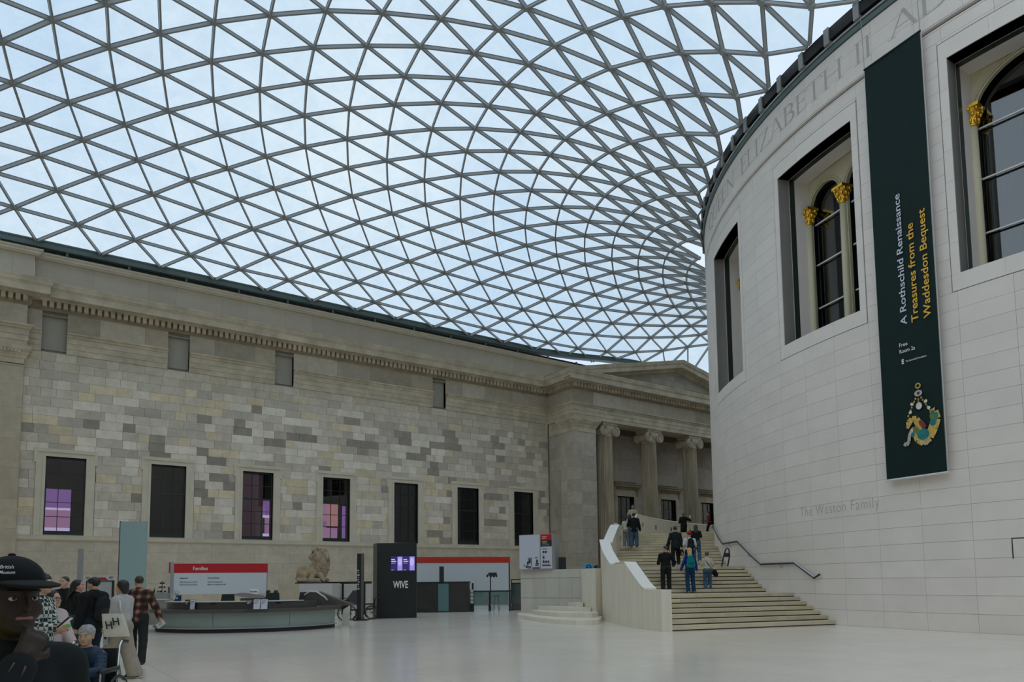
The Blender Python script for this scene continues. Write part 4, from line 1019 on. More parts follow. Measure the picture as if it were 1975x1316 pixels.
rin = lambda a: r_out(a) - 0.36
for i, (a, z) in enumerate(edges):
    nxt = edges[i + 1][0] - 0.3 if i + 1 < len(edges) else -182
    cut = [0] + sorted(lerp(0.1, 0.9, (k + rnd.random() * 0.7) / 3.2) for k in range(3)) + [1]
    for t0, t1 in zip(cut, cut[1:]):
        k = 0.52 + 0.12 * rnd.random(); yel = 0.66 + 0.1 * rnd.random()
        if z > 3.3: k *= 0.97
        mb = MB(); sector(mb, DR, rin, a, nxt, z - RISE + 0.034, z, t0 + 0.0006, t1 - 0.0006, (k, k * 0.875, k * yel * 0.88)); mb.build('step_block', M['step'], stair)
    mb = MB(); sector(mb, DR, rin, a - 0.09, nxt, z - RISE - 0.03, z - RISE + 0.034, 0.0005, 0.9995, None, 3); mb.build('recessed_riser_foot', M['gap_shade'], stair)
mb = MB(); sector(mb, DR, rin, -105.6, -182, -0.01, 0.02, 0, 1, None, 3); mb.build('stair_core', M['joint'], stair)
# outer parapet wall
par = MB(); rows = []
aa = sorted(set([round(-105.3 - 0.6 * i, 2) for i in range(128)] + [a for a, _ in TOPZ]), reverse=True)
for a in aa:
    z = top_z(a); ro = r_out(a); rows.append([pol(a, ro - 0.36, -0.01), pol(a, ro, -0.01), pol(a, ro, z), pol(a, ro - 0.36, z)])
par.grid(rows, closed=True); par.f += [[0, 1, 2, 3], [len(par.v) - 1 - i for i in range(4)]]; par.c += [None, None]; par.m += [0, 0]
wst = tag(par.build('wall_stair', M['parapet'], sharp=30), kind='structure')
def cap_run(a0, a1, mat, nm, th=0.05, ov=0.04):
    mb = MB(); rows = []; n = max(2, int(abs(a1 - a0) / 0.5))
    for i in range(n + 1):
        a = lerp(a0, a1, i / n); z = top_z(a); ro = r_out(a); rows.append([pol(a, ro - 0.36 - ov, z + 0.002), pol(a, ro + ov, z + 0.002), pol(a, ro + ov, z + th), pol(a, ro - 0.36 - ov, z + th)])
    mb.grid(rows, closed=True); o = len(mb.v) - len(rows) * 4; mb.f += [[0, 1, 2, 3], [len(mb.v) - 1 - i for i in range(4)]]; mb.c += [None, None]; mb.m += [0, 0]
    return mb.build(nm, mat, wst)
cap_run(-107.5, -110.9, M['white_cap'], 'white_coping'); cap_run(-114.8, -120.8, M['white_cap'], 'white_coping'); cap_run(-120.85, -126.6, M['white_cap'], 'white_coping'); cap_run(-126.65, -133.2, M['white_cap'], 'white_coping'); cap_run(-141.6, -147.6, M['white_cap'], 'white_coping')
M['rail_stone'] = smat('cream_rail_stone', (0.56, 0.49, 0.34), 0.55, var=0.08)
for a0, a1 in ((-110.95, -114.7), (-133.3, -141.5), (-147.7, -182)):
    mb = MB(); n = max(2, int(abs(a1 - a0) / 0.8)); mb.tube([pol(lerp(a0, a1, i / n), r_out(lerp(a0, a1, i / n)) - 0.18, top_z(lerp(a0, a1, i / n)) + 0.03) for i in range(n + 1)], 0.12 if a0 < -112 else 0.05, 8); mb.build('stone_rail', M['rail_stone'], wst, sharp=60)
for a, z in ((-116.5, 1.6), (-121.5, 2.55), (-124.0, 2.6), (-126.6, 2.65), (-135, 3.65), (-150, 4.85), (-155.5, 4.85), (-161, 4.85), (-167, 4.85)):
    mb = MB(); ro = r_out(a) - 0.365; arcs(mb, ro - 0.012, ro + 0.02, a, a - 0.33, z, z + 0.26, 1); mb.build('step_light', M['black'], wst)
# handrail on the drum
HP = [(-106.8, 1.73), (-107.55, 1.6), (-110.3, 2.16), (-116.35, 2.17), (-122.2, 3.22), (-128.3, 3.24), (-135.9, 4.34), (-142, 4.36)]
hr = empty('handrail', pol(-107.5, DR + 0.1, 1.6), 'zigzag dark steel handrail with bright top edge fixed to drum above stairs', 'handrail')
def dens(P):
    out = []
    for (a0, z0), (a1, z1) in zip(P, P[1:]):
        n = max(1, int(abs(a1 - a0) / 0.7)); out += [(lerp(a0, a1, i / n), lerp(z0, z1, i / n)) for i in range(n)]
    return out + [P[-1]]
mb = MB(); mb.tube([pol(a, DR + 0.1, z) for a, z in dens(HP)], 0.035, 6); mb.build('rail', smat('dark_rail_steel', (0.05, 0.05, 0.05), 0.3, metal=0.6), hr)
mb = MB(); mb.tube([pol(a, DR + 0.1, z + 0.04) for a, z in dens(HP[1:])], 0.014, 6); mb.build('bright_edge', smat('polished_rail_edge', (0.75, 0.75, 0.75), 0.25, metal=0.9), hr)
for a, z in ((-112.6, 2.16), (-119.2, 2.68), (-125.4, 3.22), (-131.5, 3.7)):
    mb = MB(); mb.tube([pol(a, DR, z - 0.14), pol(a, DR + 0.08, z - 0.14), pol(a, DR + 0.1, z - 0.02)], 0.014, 6); mb.build('rail_bracket', M['steel'], hr)

# ---------------------------------------------------------------- placing by viewpoint distance: a floor position D metres ahead, under image column px
HV = Vector((CF.x, CF.y, 0)).normalized(); RV = Vector((HV.y, -HV.x, 0))
def at(px, py, D): return CP + (CF + CR * ((px - 1016.757) / 1388.07) - CU * ((py - 1004.659) / 1388.07)) * D
def gp(px, D):
    p = at(px, 1120, D); return Vector((p.x, p.y, 0))
def zz(px, py, D): return at(px, py, D).z
def L2(o, r=0.0, f=0.0, z=0.0): return o + RV * r + HV * f + Z3 * z    # right, forward (away), up from a point
def vbox(mb, o, r0, r1, f0, f1, z0, z1, col=None, mi=0):
    mb.hexa([L2(o, r0, f0, z0), L2(o, r1, f0, z0), L2(o, r1, f1, z0), L2(o, r0, f1, z0), L2(o, r0, f0, z1), L2(o, r1, f0, z1), L2(o, r1, f1, z1), L2(o, r0, f1, z1)], col, mi)
def part(nm, mat, par_, fn, **kw):
    mb = MB(); fn(mb); return mb.build(nm, mat, par_, **kw)
def vprism(mb, o, poly, z0, z1): mb.prism([(L2(o, r, f).x, L2(o, r, f).y) for r, f in poly], o.z + z0, o.z + z1)

# folded black stand on the second landing
def put(px, D, z): p = gp(px, D); p.z = z; return p
o = put(1403, 30.6, RISE * 14)
st = empty('folding_stand', o, 'slim black hooped stand propped on landing beside drum wall', 'stand')
part('hoop', M['black'], st, lambda mb: mb.tube([L2(o, -0.25, -.1, 0), L2(o, -0.12, 0, 0.45), L2(o, -0.03, 0, 0.72), L2(o, 0.05, 0, 0.78), L2(o, 0.11, 0, 0.72), L2(o, 0.13, 0, 0.45), L2(o, 0.06, .1, 0)], 0.03, 7), smooth=True)
part('plate', M['black'], st, lambda mb: vbox(mb, o, -0.1, 0.11, -0.015, 0.015, 0.4, 0.57))
pa = put(1428, 27.4, RISE * 13)
tag(part('paper_scrap', M['white_cap'], None, lambda mb: mb.add([L2(pa, -.1, 0, .01), L2(pa, .1, .02, .012), L2(pa, .09, .2, .03), L2(pa, -.11, .2, .012), L2(pa, -.1, 0, .004), L2(pa, .1, .02, .006), L2(pa, .09, .2, .022), L2(pa, -.11, .2, .006)], [(0, 1, 2, 3), (4, 7, 6, 5), (0, 4, 5, 1), (1, 5, 6, 2), (2, 6, 7, 3), (3, 7, 4, 0)])), 'white scrap of paper dropped on stair tread', 'paper')

# ---------------------------------------------------------------- stone block, low curved steps and poster beside the stairs
pb0, pb1 = gp(1005, 33.6), gp(1124, 31.6)
d = (pb1 - pb0).normalized(); nb = Vector((-d.y, d.x, 0)); L = (pb1 - pb0).length
blk = tag(part('wall_plinth', M['joint'], None, lambda mb: mb.slab([pb0 + Z3 * -0.01, pb1 + Z3 * -0.01, pb1 + Z3 * 2.1, pb0 + Z3 * 2.1], nb * 3.2)), kind='structure')
BLK = smat('pale_block_stone', (1, 1, 1), 0.65, var=0.1, scale=1.2, attr=True, stretch=(2, 2, 0.5), spec=0.3)
cols_ = [0, 0.22, 0.42, 0.64, 0.83, 1.0]
for z0, z1 in ((0, 0.85), (0.86, 1.75), (1.76, 2.14)):
    cc = cols_ if z1 < 2 else [0, 0.5, 1.0]
    for t0, t1 in zip(cc, cc[1:]):
        k = 0.5 + 0.06 * rnd.random(); a, b_ = pb0 + d * (L * t0 + 0.003), pb0 + d * (L * t1 - 0.003)
        part('block_stone', BLK, blk, lambda mb: mb.slab([a - nb * 0.03 + Z3 * z0, b_ - nb * 0.03 + Z3 * z0, b_ - nb * 0.03 + Z3 * (z1 - 0.004), a - nb * 0.03 + Z3 * (z1 - 0.004)], nb * 0.04 if z1 < 2 else nb * 3.2, (k, k * 0.955, k * 0.85)))
q0, q1, q2 = gp(1123, 31.0), gp(1149, 29.6), gp(1178, 30.2)
part('return_pier', M['parapet'], blk, lambda mb: mb.prism([(p.x, p.y) for p in (q0, q1, q2, q0 + HV * 2)], -0.01, 2.12))
stp = empty('curved_steps', gp(1070, 27.5), 'three low curved stone steps at the foot of the plinth', 'steps')
def spoly(pts, n=7):
    """smooth front edge through pixel/distance points"""
    P = [gp(px, D) for px, D in pts]; return [(p.x, p.y) for p in P]
for i, (pts, z0, z1) in enumerate((([(997, 33.5), (1000, 31.6), (1030, 29.2), (1070, 27.2), (1110, 26.35), (1140, 26.3), (1153, 26.6), (1160, 29), (1122, 31.6), (1005, 33.7)], 0, 0.17),
                                   ([(1024, 32.2), (1040, 30.6), (1075, 29.2), (1110, 28.4), (1140, 28.2), (1152, 28.4), (1150, 30), (1122, 31.6), (1030, 33.0)], 0.17, 0.34),
                                   ([(1036, 32.6), (1060, 31.4), (1095, 30.6), (1138, 30), (1144, 30.4), (1122, 31.8), (1040, 33.0)], 0.34, 0.5),
                                   ([(1095, 31.9), (1112, 30.8), (1124, 30.7), (1124, 31.8)], 0.5, 0.68))):
    part('step', M['parapet'], stp, lambda mb: mb.prism(spoly(pts), z0 - 0.01, z1))
# poster case
c0, c1 = gp(1002, 33.3), gp(1066, 32.4); dd = (c1 - c0).normalized(); bn = Vector((-dd.y, dd.x, 0)); LP = (c1 - c0).length
poster = empty('information_poster', (c0 + c1) / 2 + Z3 * 2.14, 'white poster case with red and black headed notice column on stone plinth', 'poster')
def pq(s0, s1, z0, z1, off=0.0): return [c0 + dd * (LP * s0) - bn * off + Z3 * z0, c0 + dd * (LP * s1) - bn * off + Z3 * z0, c0 + dd * (LP * s1) - bn * off + Z3 * z1, c0 + dd * (LP * s0) - bn * off + Z3 * z1]
PZ = 2.14; PT = 3.76
M['poster_white'] = smat('pale_lilac_poster', (0.55, 0.57, 0.66), 0.5); M['red'] = smat('signal_red_print', (0.5, 0.006, 0.012), 0.5); M['ink'] = smat('black_print', (0.02, 0.02, 0.025), 0.6); M['grey_print'] = smat('grey_print', (0.12, 0.12, 0.16), 0.6)
part('case', M['steel'], poster, lambda mb: mb.slab(pq(0, 1, PZ, PT), bn * 0.28))
part('picture_panel', M['poster_white'], poster, lambda mb: mb.slab(pq(0.01, 0.63, PZ + .03, PT - .02, 0.01), bn * 0.01))
part('notice_panel', M['poster_white'], poster, lambda mb: mb.slab(pq(0.66, 0.99, PZ + .05, PT - .02, 0.01), bn * 0.01))
part('red_heading', M['red'], poster, lambda mb: mb.slab(pq(0.66, 0.99, PT - .28, PT - .02, 0.014), bn * 0.004))
part('black_heading', M['ink'], poster, lambda mb: mb.slab(pq(0.66, 0.99, PT - .58, PT - .28, 0.014), bn * 0.004))
part('base_strip', M['grey_print'], poster, lambda mb: mb.slab(pq(0.4, 0.63, PZ + .03, PZ + .12, 0.014), bn * 0.004))
part('base_strip', M['ink'], poster, lambda mb: mb.slab(pq(0.7, 0.96, PZ + .16, PZ + .2, 0.014), bn * 0.004))
def pt_(nm, body, s, z, length, h, mat): fit_text(nm, body, c0 + dd * (LP * s) - bn * 0.016 + Z3 * z, dd, Z3, length, h, mat, poster, 0.01)
pt_('heading_lettering', 'Tickets', 0.71, PT - .16, 0.23, 0.06, M['white_cap']); pt_('heading_lettering', 'Donations', 0.71, PT - .23, 0.17, 0.035, M['white_cap'])
pt_('notice_lettering', 'Level 1a', 0.71, PT - .37, 0.24, 0.055, M['white_cap']); pt_('notice_lettering', 'Waddesdon', 0.71, PT - .44, 0.27, 0.05, M['ink_gold']); pt_('notice_lettering', 'from the collection', 0.71, PT - .52, 0.36, 0.035, M['poster_white'])
pt_('notice_lettering', 'Reading Room', 0.71, PT - .7, 0.28, 0.05, M['ink']); pt_('notice_lettering', 'Key', 0.71, PT - 1.0, 0.08, 0.045, M['ink']); pt_('notice_lettering', 'Lift', 0.71, PT - 1.22, 0.1, 0.045, M['ink']); pt_('notice_lettering', 'Great Court Restaurant', 0.69, PT - 1.4, 0.42, 0.045, M['ink'])
for i, (s, z) in enumerate(((.72, .87), (.79, .87), (.72, 1.12), (.72, 1.32), (.79, 1.32), (.86, 1.32))): part('pictogram', M['ink'], poster, lambda mb: mb.slab(pq(s, s + 0.05, PT - z, PT - z + 0.1, 0.016), bn * 0.004))
for s, z, w, h in ((.14, .14, .025, .12), (.2, .1, .05, .1), (.24, .22, .05, .16), (.25, .06, .12, .12), (.29, .3, .06, .2), (.27, .52, .1, .03), (.36, .2, .02, .36), (.5, .24, .1, .05), (.52, .3, .05, .16), (.49, .17, .1, .05), (.48, .53, .09, .03)):
    part('printed_object', M['ink'] if (s * 100) % 2 < 1 else M['grey_print'], poster, lambda mb: mb.slab(pq(s, s + w, PZ + z, PZ + z + h, 0.016), bn * 0.004))
o = gp(1071, 33.6); pnl = tag(part('grey_panel', smat('taupe_panel', (0.3, 0.28, 0.25), 0.7), None, lambda mb: vbox(mb, o, -0.1, 0.22, 0, 0.06, 2.14, 3.75)), 'tall taupe panel standing behind poster case on plinth', 'panel')
o = gp(1084, 33.4); tag(part('dark_cabinet', M['ink'], None, lambda mb: (vbox(mb, o, -0.12, 0.16, 0, 0.3, 2.14, 2.72), vbox(mb, o, 0.16, 0.2, 0.0, 0.3, 2.14, 2.72))), 'small dark cabinet on plinth right of poster', 'cabinet')
o = gp(1136, 31.0); o.z = 2.14
bag = empty('blue_bag', o, 'bright blue rounded bag lying on plinth near stair wall', 'bag')
bb_ = smat('bright_blue_fabric', (0.02, 0.36, 0.75), 0.5); bd_ = smat('deep_blue_fabric', (0.005, 0.04, 0.16), 0.5)
def half_disc(mb, o, r, f0, f1, zs=1.0):
    P = [(r * math.cos(PI * i / 14), r * zs * math.sin(PI * i / 14)) for i in range(15)]
    mb.add([L2(o, x, f0, z) for x, z in P] + [L2(o, x, f1, z) for x, z in P], [tuple(range(15)), tuple(range(15, 30))[::-1]] + [(i, i + 15, (i + 1) % 15 + 15, (i + 1) % 15) for i in range(15)])
part('body', bb_, bag, lambda mb: half_disc(mb, o, 0.2, 0, 0.2, 1.05), sharp=40); part('pocket', bd_, bag, lambda mb: half_disc(mb, L2(o, 0, 0, 0.02), 0.13, -0.015, 0.0, 1.1)); part('badge', bb_, bag, lambda mb: half_disc(mb, L2(o, 0, 0, 0.05), 0.06, -0.025, -0.015, 1.1))
o2 = L2(o, 0.28, 0.05); tag(part('black_case', M['ink'], None, lambda mb: (vbox(mb, o2, -0.06, 0.12, 0, 0.14, 0, 0.1), vbox(mb, o2, 0.02, 0.12, 0, 0.14, 0.1, 0.14)), ), 'low black case lying right of blue bag', 'case')

# ---------------------------------------------------------------- information desk
M['desk_dark'] = smat('dark_taupe_desk', (0.075, 0.07, 0.062), 0.35, var=0.1, scale=3); M['desk_glass'] = smat('sea_green_glass_front', (0.26, 0.33, 0.31), 0.3, var=0.06, scale=1.0, spec=0.6); M['worktop'] = smat('pale_worktop', (0.6, 0.62, 0.62), 0.4); M['seat_black'] = smat('dark_green_black_upholstery', (0.012, 0.018, 0.017), 0.6)
dc = gp(487, 27.3)
def oval(rx, ry, t, dr=0.0): return L2(dc, (rx + dr) * math.sin(t), -(ry + dr) * math.cos(t))
desk = empty('information_desk', dc, 'long curved information desk with pale green glass front and dark ledge', 'desk')
TA, TB = -1.42, 1.42
def band(mb, rx, ry, z0, z1, th, t0=TA, t1=TB, n=40, dz=None):
    rows = []
    for i in range(n + 1):
        t = lerp(t0, t1, i / n); z0_, z1_ = z0, z1
        a, b_ = oval(rx, ry, t), oval(rx, ry, t, -th); rows.append([a + Z3 * z0_, a + Z3 * z1_, b_ + Z3 * z1_, b_ + Z3 * z0_])
    mb.grid(rows, closed=True); k = len(rows); o_ = len(mb.v) - 4 * k; mb.f += [[o_, o_ + 1, o_ + 2, o_ + 3], [o_ + 4 * k - 1 - i for i in range(4)]]; mb.c += [None] * 2; mb.m += [0, 0]
part('plinth', M['ink'], desk, lambda mb: band(mb, 3.3, 3.0, 0, 0.13, 0.5), sharp=40)
part('plinth_lip', M['steel'], desk, lambda mb: band(mb, 3.38, 3.08, 0.13, 0.17, 0.5), sharp=40)
seg_t = [TA, -0.82, -0.05, 0.72, TB]
for t0, t1 in zip(seg_t, seg_t[1:]): part('glass_panel', M['desk_glass'], desk, lambda mb: band(mb, 3.3, 3.0, 0.17, 0.67, 0.06, t0 + 0.002, t1 - 0.002, 12), sharp=40)
part('ledge', M['desk_dark'], desk, lambda mb: band(mb, 3.52, 3.22, 0.67, 0.78, 0.7, -1.5, 1.45), sharp=40)
for t0, t1 in ((-1.3, -0.45), (-0.45, 0.35), (0.35, 1.2)): part('back_screen', M['desk_dark'], desk, lambda mb: band(mb, 2.95, 2.6, 0.78, 1.02, 0.05, t0, t1 - 0.003, 14), sharp=40)
part('worktop', M['worktop'], desk, lambda mb: band(mb, 3.0, 2.65, 1.02, 1.05, 0.55, -1.25, 0.95), sharp=40)
for t in (-0.12, 0.62): part('cable_port', M['black'], desk, lambda mb: (lambda p: vbox(mb, p, -0.09, 0.09, -0.02, 0.02, 0.96, 1.0))(oval(2.97, 2.62, t)))
def swoop(mb, c):   # raised end of the desk: a low dark wedge with a bright rim
    P = [(-0.5, 0.9), (-0.15, 1.32), (0.15, 1.32), (0.9, 1.02), (1.5, 0.8), (-0.5, 0.8)]
    mb.add([L2(c, x, 0, z) for x, z in P] + [L2(c, x, 0.5, z) for x, z in P], [tuple(range(6)), tuple(range(6, 12))[::-1]] + [(i, i + 6, (i + 1) % 6 + 6, (i + 1) % 6) for i in range(6)])
ce = gp(606, 26.6); part('raised_end', M['desk_dark'], desk, lambda mb: swoop(mb, ce))
part('raised_end_rim', M['worktop'], desk, lambda mb: mb.tube([L2(ce, -0.35, -0.02, 1.2), L2(ce, -0.15, -0.02, 1.34), L2(ce, 0.1, -0.02, 1.32), L2(ce, 0.4, -0.02, 1.12), L2(ce, 0.5, -0.02, 1.0)], 0.035, 6), smooth=True)
def chair(px, D, zt, w, lab):
    o = gp(px, D); c = empty('office_chair', o, lab, 'chair', 'black chairs behind the desk')
    part('backrest', M['seat_black'], c, lambda mb: mb.hexa([L2(o, -w * .55, 0, zt - .42), L2(o, w * .55, 0, zt - .42), L2(o, w * .55, .08, zt - .42), L2(o, -w * .55, .08, zt - .42), L2(o, -w * .45, .06, zt), L2(o, w * .45, .06, zt), L2(o, w * .45, .12, zt), L2(o, -w * .45, .12, zt)]))
    part('seat', M['seat_black'], c, lambda mb: vbox(mb, o, -.25, .25, -.45, .03, .45, .54))
    part('post', M['steel'], c, lambda mb: mb.tube([L2(o, 0, -.2, .1), L2(o, 0, -.2, .46)], .03, 8))
    for i in range(5): part('foot', M['black'], c, lambda mb: mb.bar(L2(o, 0, -.2, .1), L2(o, .28 * math.cos(i * 1.256), -.2 + .28 * math.sin(i * 1.256), .05), .04, .04))
    part('back_stem', M['steel'], c, lambda mb: mb.tube([L2(o, 0, .02, .5), L2(o, 0, .09, zt - .3)], .025, 6))
chair(439, 27.6, 1.26, .5, 'black office chair behind left half of information desk'); chair(525, 27.4, 1.29, .52, 'black office chair behind middle of information desk'); chair(586, 27.2, 1.31, .36, 'black office chair beside raised end of information desk')
# leaflet holders on the ledge
def leaflet(px, D, z, w, h, mats, lab, tilt=0.0):
    o = gp(px, D); o.z = z; r = empty('leaflet_holder', o, lab, 'leaflet holder', 'leaflet holders on the desk ledge')
    n = len(mats); tw = n * (w + 0.03)
    part('stand', glassmat('clear_acrylic', (0.85, 0.88, 0.88), 0.06) if 'acry' not in M else M['acry'], r, lambda mb: mb.hexa([L2(o, -tw / 2, 0, 0), L2(o, tw / 2, 0, 0), L2(o, tw / 2, .12, 0), L2(o, -tw / 2, .12, 0), L2(o, -tw / 2, .06, h + .02), L2(o, tw / 2, .06, h + .02), L2(o, tw / 2, .1, h + .02), L2(o, -tw / 2, .1, h + .02)]))
    for i, (mt, ik) in enumerate(mats):
        x0 = -tw / 2 + 0.015 + i * (w + .03)
        lf = part('leaflet', mt, r, lambda mb: mb.hexa([L2(o, x0, -.012, .01), L2(o, x0 + w, -.012, .01), L2(o, x0 + w, -.004, .01), L2(o, x0, -.004, .01), L2(o, x0, .048, h), L2(o, x0 + w, .048, h), L2(o, x0 + w, .056, h), L2(o, x0, .056, h)]))
        for k in range(3): part('print_line', ik, lf, lambda mb: mb.slab([L2(o, x0 + .02, -.012 + .06 * (.8 - .12 * k) - .004, h * (.82 - .12 * k)), L2(o, x0 + w * (.8 - .15 * k), -.012 + .06 * (.8 - .12 * k) - .004, h * (.82 - .12 * k)), L2(o, x0 + w * (.8 - .15 * k), -.012 + .06 * (.84 - .12 * k) - .003, h * (.86 - .12 * k)), L2(o, x0 + .02, -.012 + .06 * (.84 - .12 * k) - .003, h * (.86 - .12 * k))], HV * .002))
wl_, dk_ = (M['poster_white'], M['grey_print']), (M['ink'], M['white_cap'])
leaflet(367, 24.75, .785, .155, .33, [dk_, wl_], 'acrylic holder of two leaflets at left of desk ledge'); leaflet(496, 24.1, .785, .215, .33, [dk_, wl_, wl_], 'acrylic holder of three leaflets in middle of desk ledge')
# desk fan and phone
o = gp(341, 26.6); o.z = 1.02
fan = empty('desk_fan', o, 'round silver desk fan on left end of information desk', 'fan')
part('base', M['steel'], fan, lambda mb: mb.lathe([(.1, 0), (.1, .02), (.02, .04), (.02, .1)], o, 14), sharp=40)
fc = o + Z3 * 0.27
sil = smat('bright_wire', (0.5, 0.53, 0.53), .35, metal=.7)
for k in (1.0, .66, .33): part('cage_ring', sil, fan, lambda mb: mb.tube([fc + RV * .165 * k * math.cos(t) + Z3 * .165 * k * math.sin(t) - HV * (.05 + .03 * (1 - k)) for t in np.linspace(0, 2 * PI, 20, endpoint=False)], .006, 5, closed=True))
for k in range(4):
    t = k * PI / 2 + .4; part('blade', M['worktop'], fan, lambda mb: mb.slab([fc + (RV * math.cos(t) + Z3 * math.sin(t)) * .03, fc + (RV * math.cos(t) + Z3 * math.sin(t)) * .14, fc + (RV * math.cos(t + .6) + Z3 * math.sin(t + .6)) * .13, fc + (RV * math.cos(t + .5) + Z3 * math.sin(t + .5)) * .04], HV * .012))
part('motor', M['steel'], fan, lambda mb: mb.lathe([(.001, -.06), (.035, -.05), (.04, .06), (.001, .08)], fc, 12, ax=HV))
o = gp(343, 26.0); o.z = 1.02
tab = empty('tablet_stand', o, 'black tablet with blue screen glow in front of desk fan', 'tablet')
part('body', M['ink'], tab, lambda mb: mb.hexa([L2(o, -.12, 0, 0), L2(o, .09, 0, 0), L2(o, .09, .12, 0), L2(o, -.12, .12, 0), L2(o, -.05, .05, .24), L2(o, .1, .05, .24), L2(o, .1, .1, .24), L2(o, -.05, .1, .24)]))
part('screen', emat('blue_screen', (0.05, 0.2, 0.7), 0.8), tab, lambda mb: mb.slab([L2(o, -.055, .018, .1), L2(o, -.005, .018, .1), L2(o, .01, .035, .18), L2(o, -.03, .035, .18)], HV * -.003))
# lens shaped raised screen behind the desk
o = gp(482, 29.6)
tb = empty('curved_screen', o, 'glossy mauve grey lens shaped raised screen behind the desk', 'screen')
def lens(mb):
    P = [(-.79, 1.21), (-.45, 1.28), (-.1, 1.27), (.4, 1.2), (.72, 1.12), (.74, 1.06), (.4, 1.05), (0, 1.07), (-.4, 1.14)]
    n = len(P); mb.add([L2(o, x, 0, z) for x, z in P] + [L2(o, x, .45, z + .02) for x, z in P], [tuple(range(n)), tuple(range(n, 2 * n))[::-1]] + [(i, i + n, (i + 1) % n + n, (i + 1) % n) for i in range(n)])
part('face', smat('mauve_gloss_top', (0.3, 0.27, 0.29), .15), tb, lens)
part('pedestal', M['desk_dark'], tb, lambda mb: vbox(mb, o, -.4, .7, .05, .4, 0, 1.06))
o = gp(490, 29.75); o.z = 1.22
cs = empty('tent_card', o, 'small white folded card lettered Families on the mauve curved screen', 'card')
part('card', M['white_cap'], cs, lambda mb: mb.hexa([L2(o, -.18, -.04, 0), L2(o, .18, -.04, 0), L2(o, .18, .06, 0), L2(o, -.18, .06, 0), L2(o, -.18, 0, .22), L2(o, .18, 0, .22), L2(o, .18, .01, .22), L2(o, -.18, .01, .22)]))
fit_text('card_lettering', 'Families', L2(o, -.15, -.035, .08), RV, Z3, .3, .07, M['ink'], cs, .01)

# families board behind the desk
b0, b1 = gp(329, 30.6), gp(516, 32.2); bd = (b1 - b0).normalized(); bnn = Vector((-bd.y, bd.x, 0)); BL = (b1 - b0).length
zb, zr, zt = 1.24, 2.15, 2.55
fam = empty('families_board', (b0 + b1) / 2, 'long white notice board with red band headed Families behind the desk', 'notice board')
def bq(s0, s1, z0, z1, off=0.0): return [b0 + bd * (BL * s0) - bnn * off + Z3 * z0, b0 + bd * (BL * s1) - bnn * off + Z3 * z0, b0 + bd * (BL * s1) - bnn * off + Z3 * z1, b0 + bd * (BL * s0) - bnn * off + Z3 * z1]
M['board_white'] = smat('cool_white_board', (0.62, 0.68, 0.72), .45)
part('white_panel', M['board_white'], fam, lambda mb: mb.slab(bq(.03, .995, zb, zr), bnn * .1)); part('red_band', M['red'], fam, lambda mb: mb.slab(bq(.03, 1.0, zr, zt, .01), bnn * .12)); part('end_post', M['steel'], fam, lambda mb: mb.slab(bq(-.005, .03, 0.0, zt + .06, .03), bnn * .18)); part('end_post', M['steel'], fam, lambda mb: mb.slab(bq(.99, 1.0, 0, zr, 0), bnn * .1)); part('red_edge', M['red'], fam, lambda mb: mb.slab(bq(-.02, -.005, zr, zt + .06, .0), bnn * .1))
def bt_(body, s, z, length, h, mat, bold=.01): fit_text('board_lettering', body, b0 + bd * (BL * s) - bnn * .014 + Z3 * z, bd, Z3, length, h, mat, fam, bold)
bt_('Families', .22, 2.27, .58, .15, M['white_cap'], .012); bt_('Opening times', .09, 1.9, .32, .06, M['ink'], .02); bt_('10.00-12.30 and 13.15-16.30', .09, 1.73, .68, .06, M['grey_print']); bt_('Weekends and school holidays', .09, 1.62, .68, .06, M['grey_print'])
bt_('Free activities', .37, 1.9, .47, .06, M['ink'], .02); bt_('Activity backpacks', .37, 1.73, .6, .06, M['grey_print']); bt_('Museum explorer trails', .37, 1.62, .74, .06, M['grey_print'])
# low tables with tiered stands beyond the desk's left end
o = gp(306, 30.2)
tbl = empty('side_table', o, 'low grey counter with pale top left of the families board', 'counter')
part('body', smat('taupe_counter', (0.26, 0.245, 0.22), .7), tbl, lambda mb: vbox(mb, o, -1.4, .3, 0, .8, 0, 1.02)); part('top', M['worktop'], tbl, lambda mb: vbox(mb, o, -1.42, .3, -.03, .82, 1.02, 1.06)); part('upstand', smat('grey_upstand', (0.3, 0.3, 0.29), .6), tbl, lambda mb: vbox(mb, o, -1.4, .28, .3, .66, 1.06, 1.32))
o = gp(305, 30.5); o.z = 1.32
ts = empty('tiered_stand', o, 'black three tier stand of small souvenirs on grey counter', 'stand')
part('stem', M['black'], ts, lambda mb: mb.tube([L2(o, 0, .35, 0), L2(o, 0, .35, .5)], .015, 6))
for z, r in ((.02, .2), (.2, .15), (.37, .1)): part('tier', M['black'], ts, lambda mb: mb.lathe([(r, 0), (r, .015), (.01, .02)], L2(o, 0, .35, z), 14))
for z, r in ((.035, .15), (.215, .11), (.385, .07)):
    for k in range(5): part('souvenir', M['ink'], ts, lambda mb: mb.lathe([(.025, 0), (.03, .02), (.02, .05), (.001, .06)], L2(o, r * math.cos(k * 1.26), .35 + r * math.sin(k * 1.26), z), 7))
for i, px in enumerate((283, 291)):
    o = gp(px, 30.6); o.z = 1.32
    b_ = tag(part('bottle', M['ink'], None, lambda mb: mb.lathe([(.03, 0), (.03, .11), (.012, .15), (.012, .19), (.001, .19)], L2(o, 0, .3), 8)), ('small dark bottle on grey counter, farther from the tiered stand', 'small dark bottle on grey counter, next to the tiered stand')[i], 'bottle', 'pair of bottles on the grey counter')
o = gp(322, 30.4); o.z = 1.32
tag(part('framed_sign', M['grey_print'], None, lambda mb: (vbox(mb, o, -.1, .06, .3, .34, 0, .25), vbox(mb, o, -.08, .04, .29, .3, .02, .23))), 'small dark framed sign standing at right end of grey counter', 'sign')
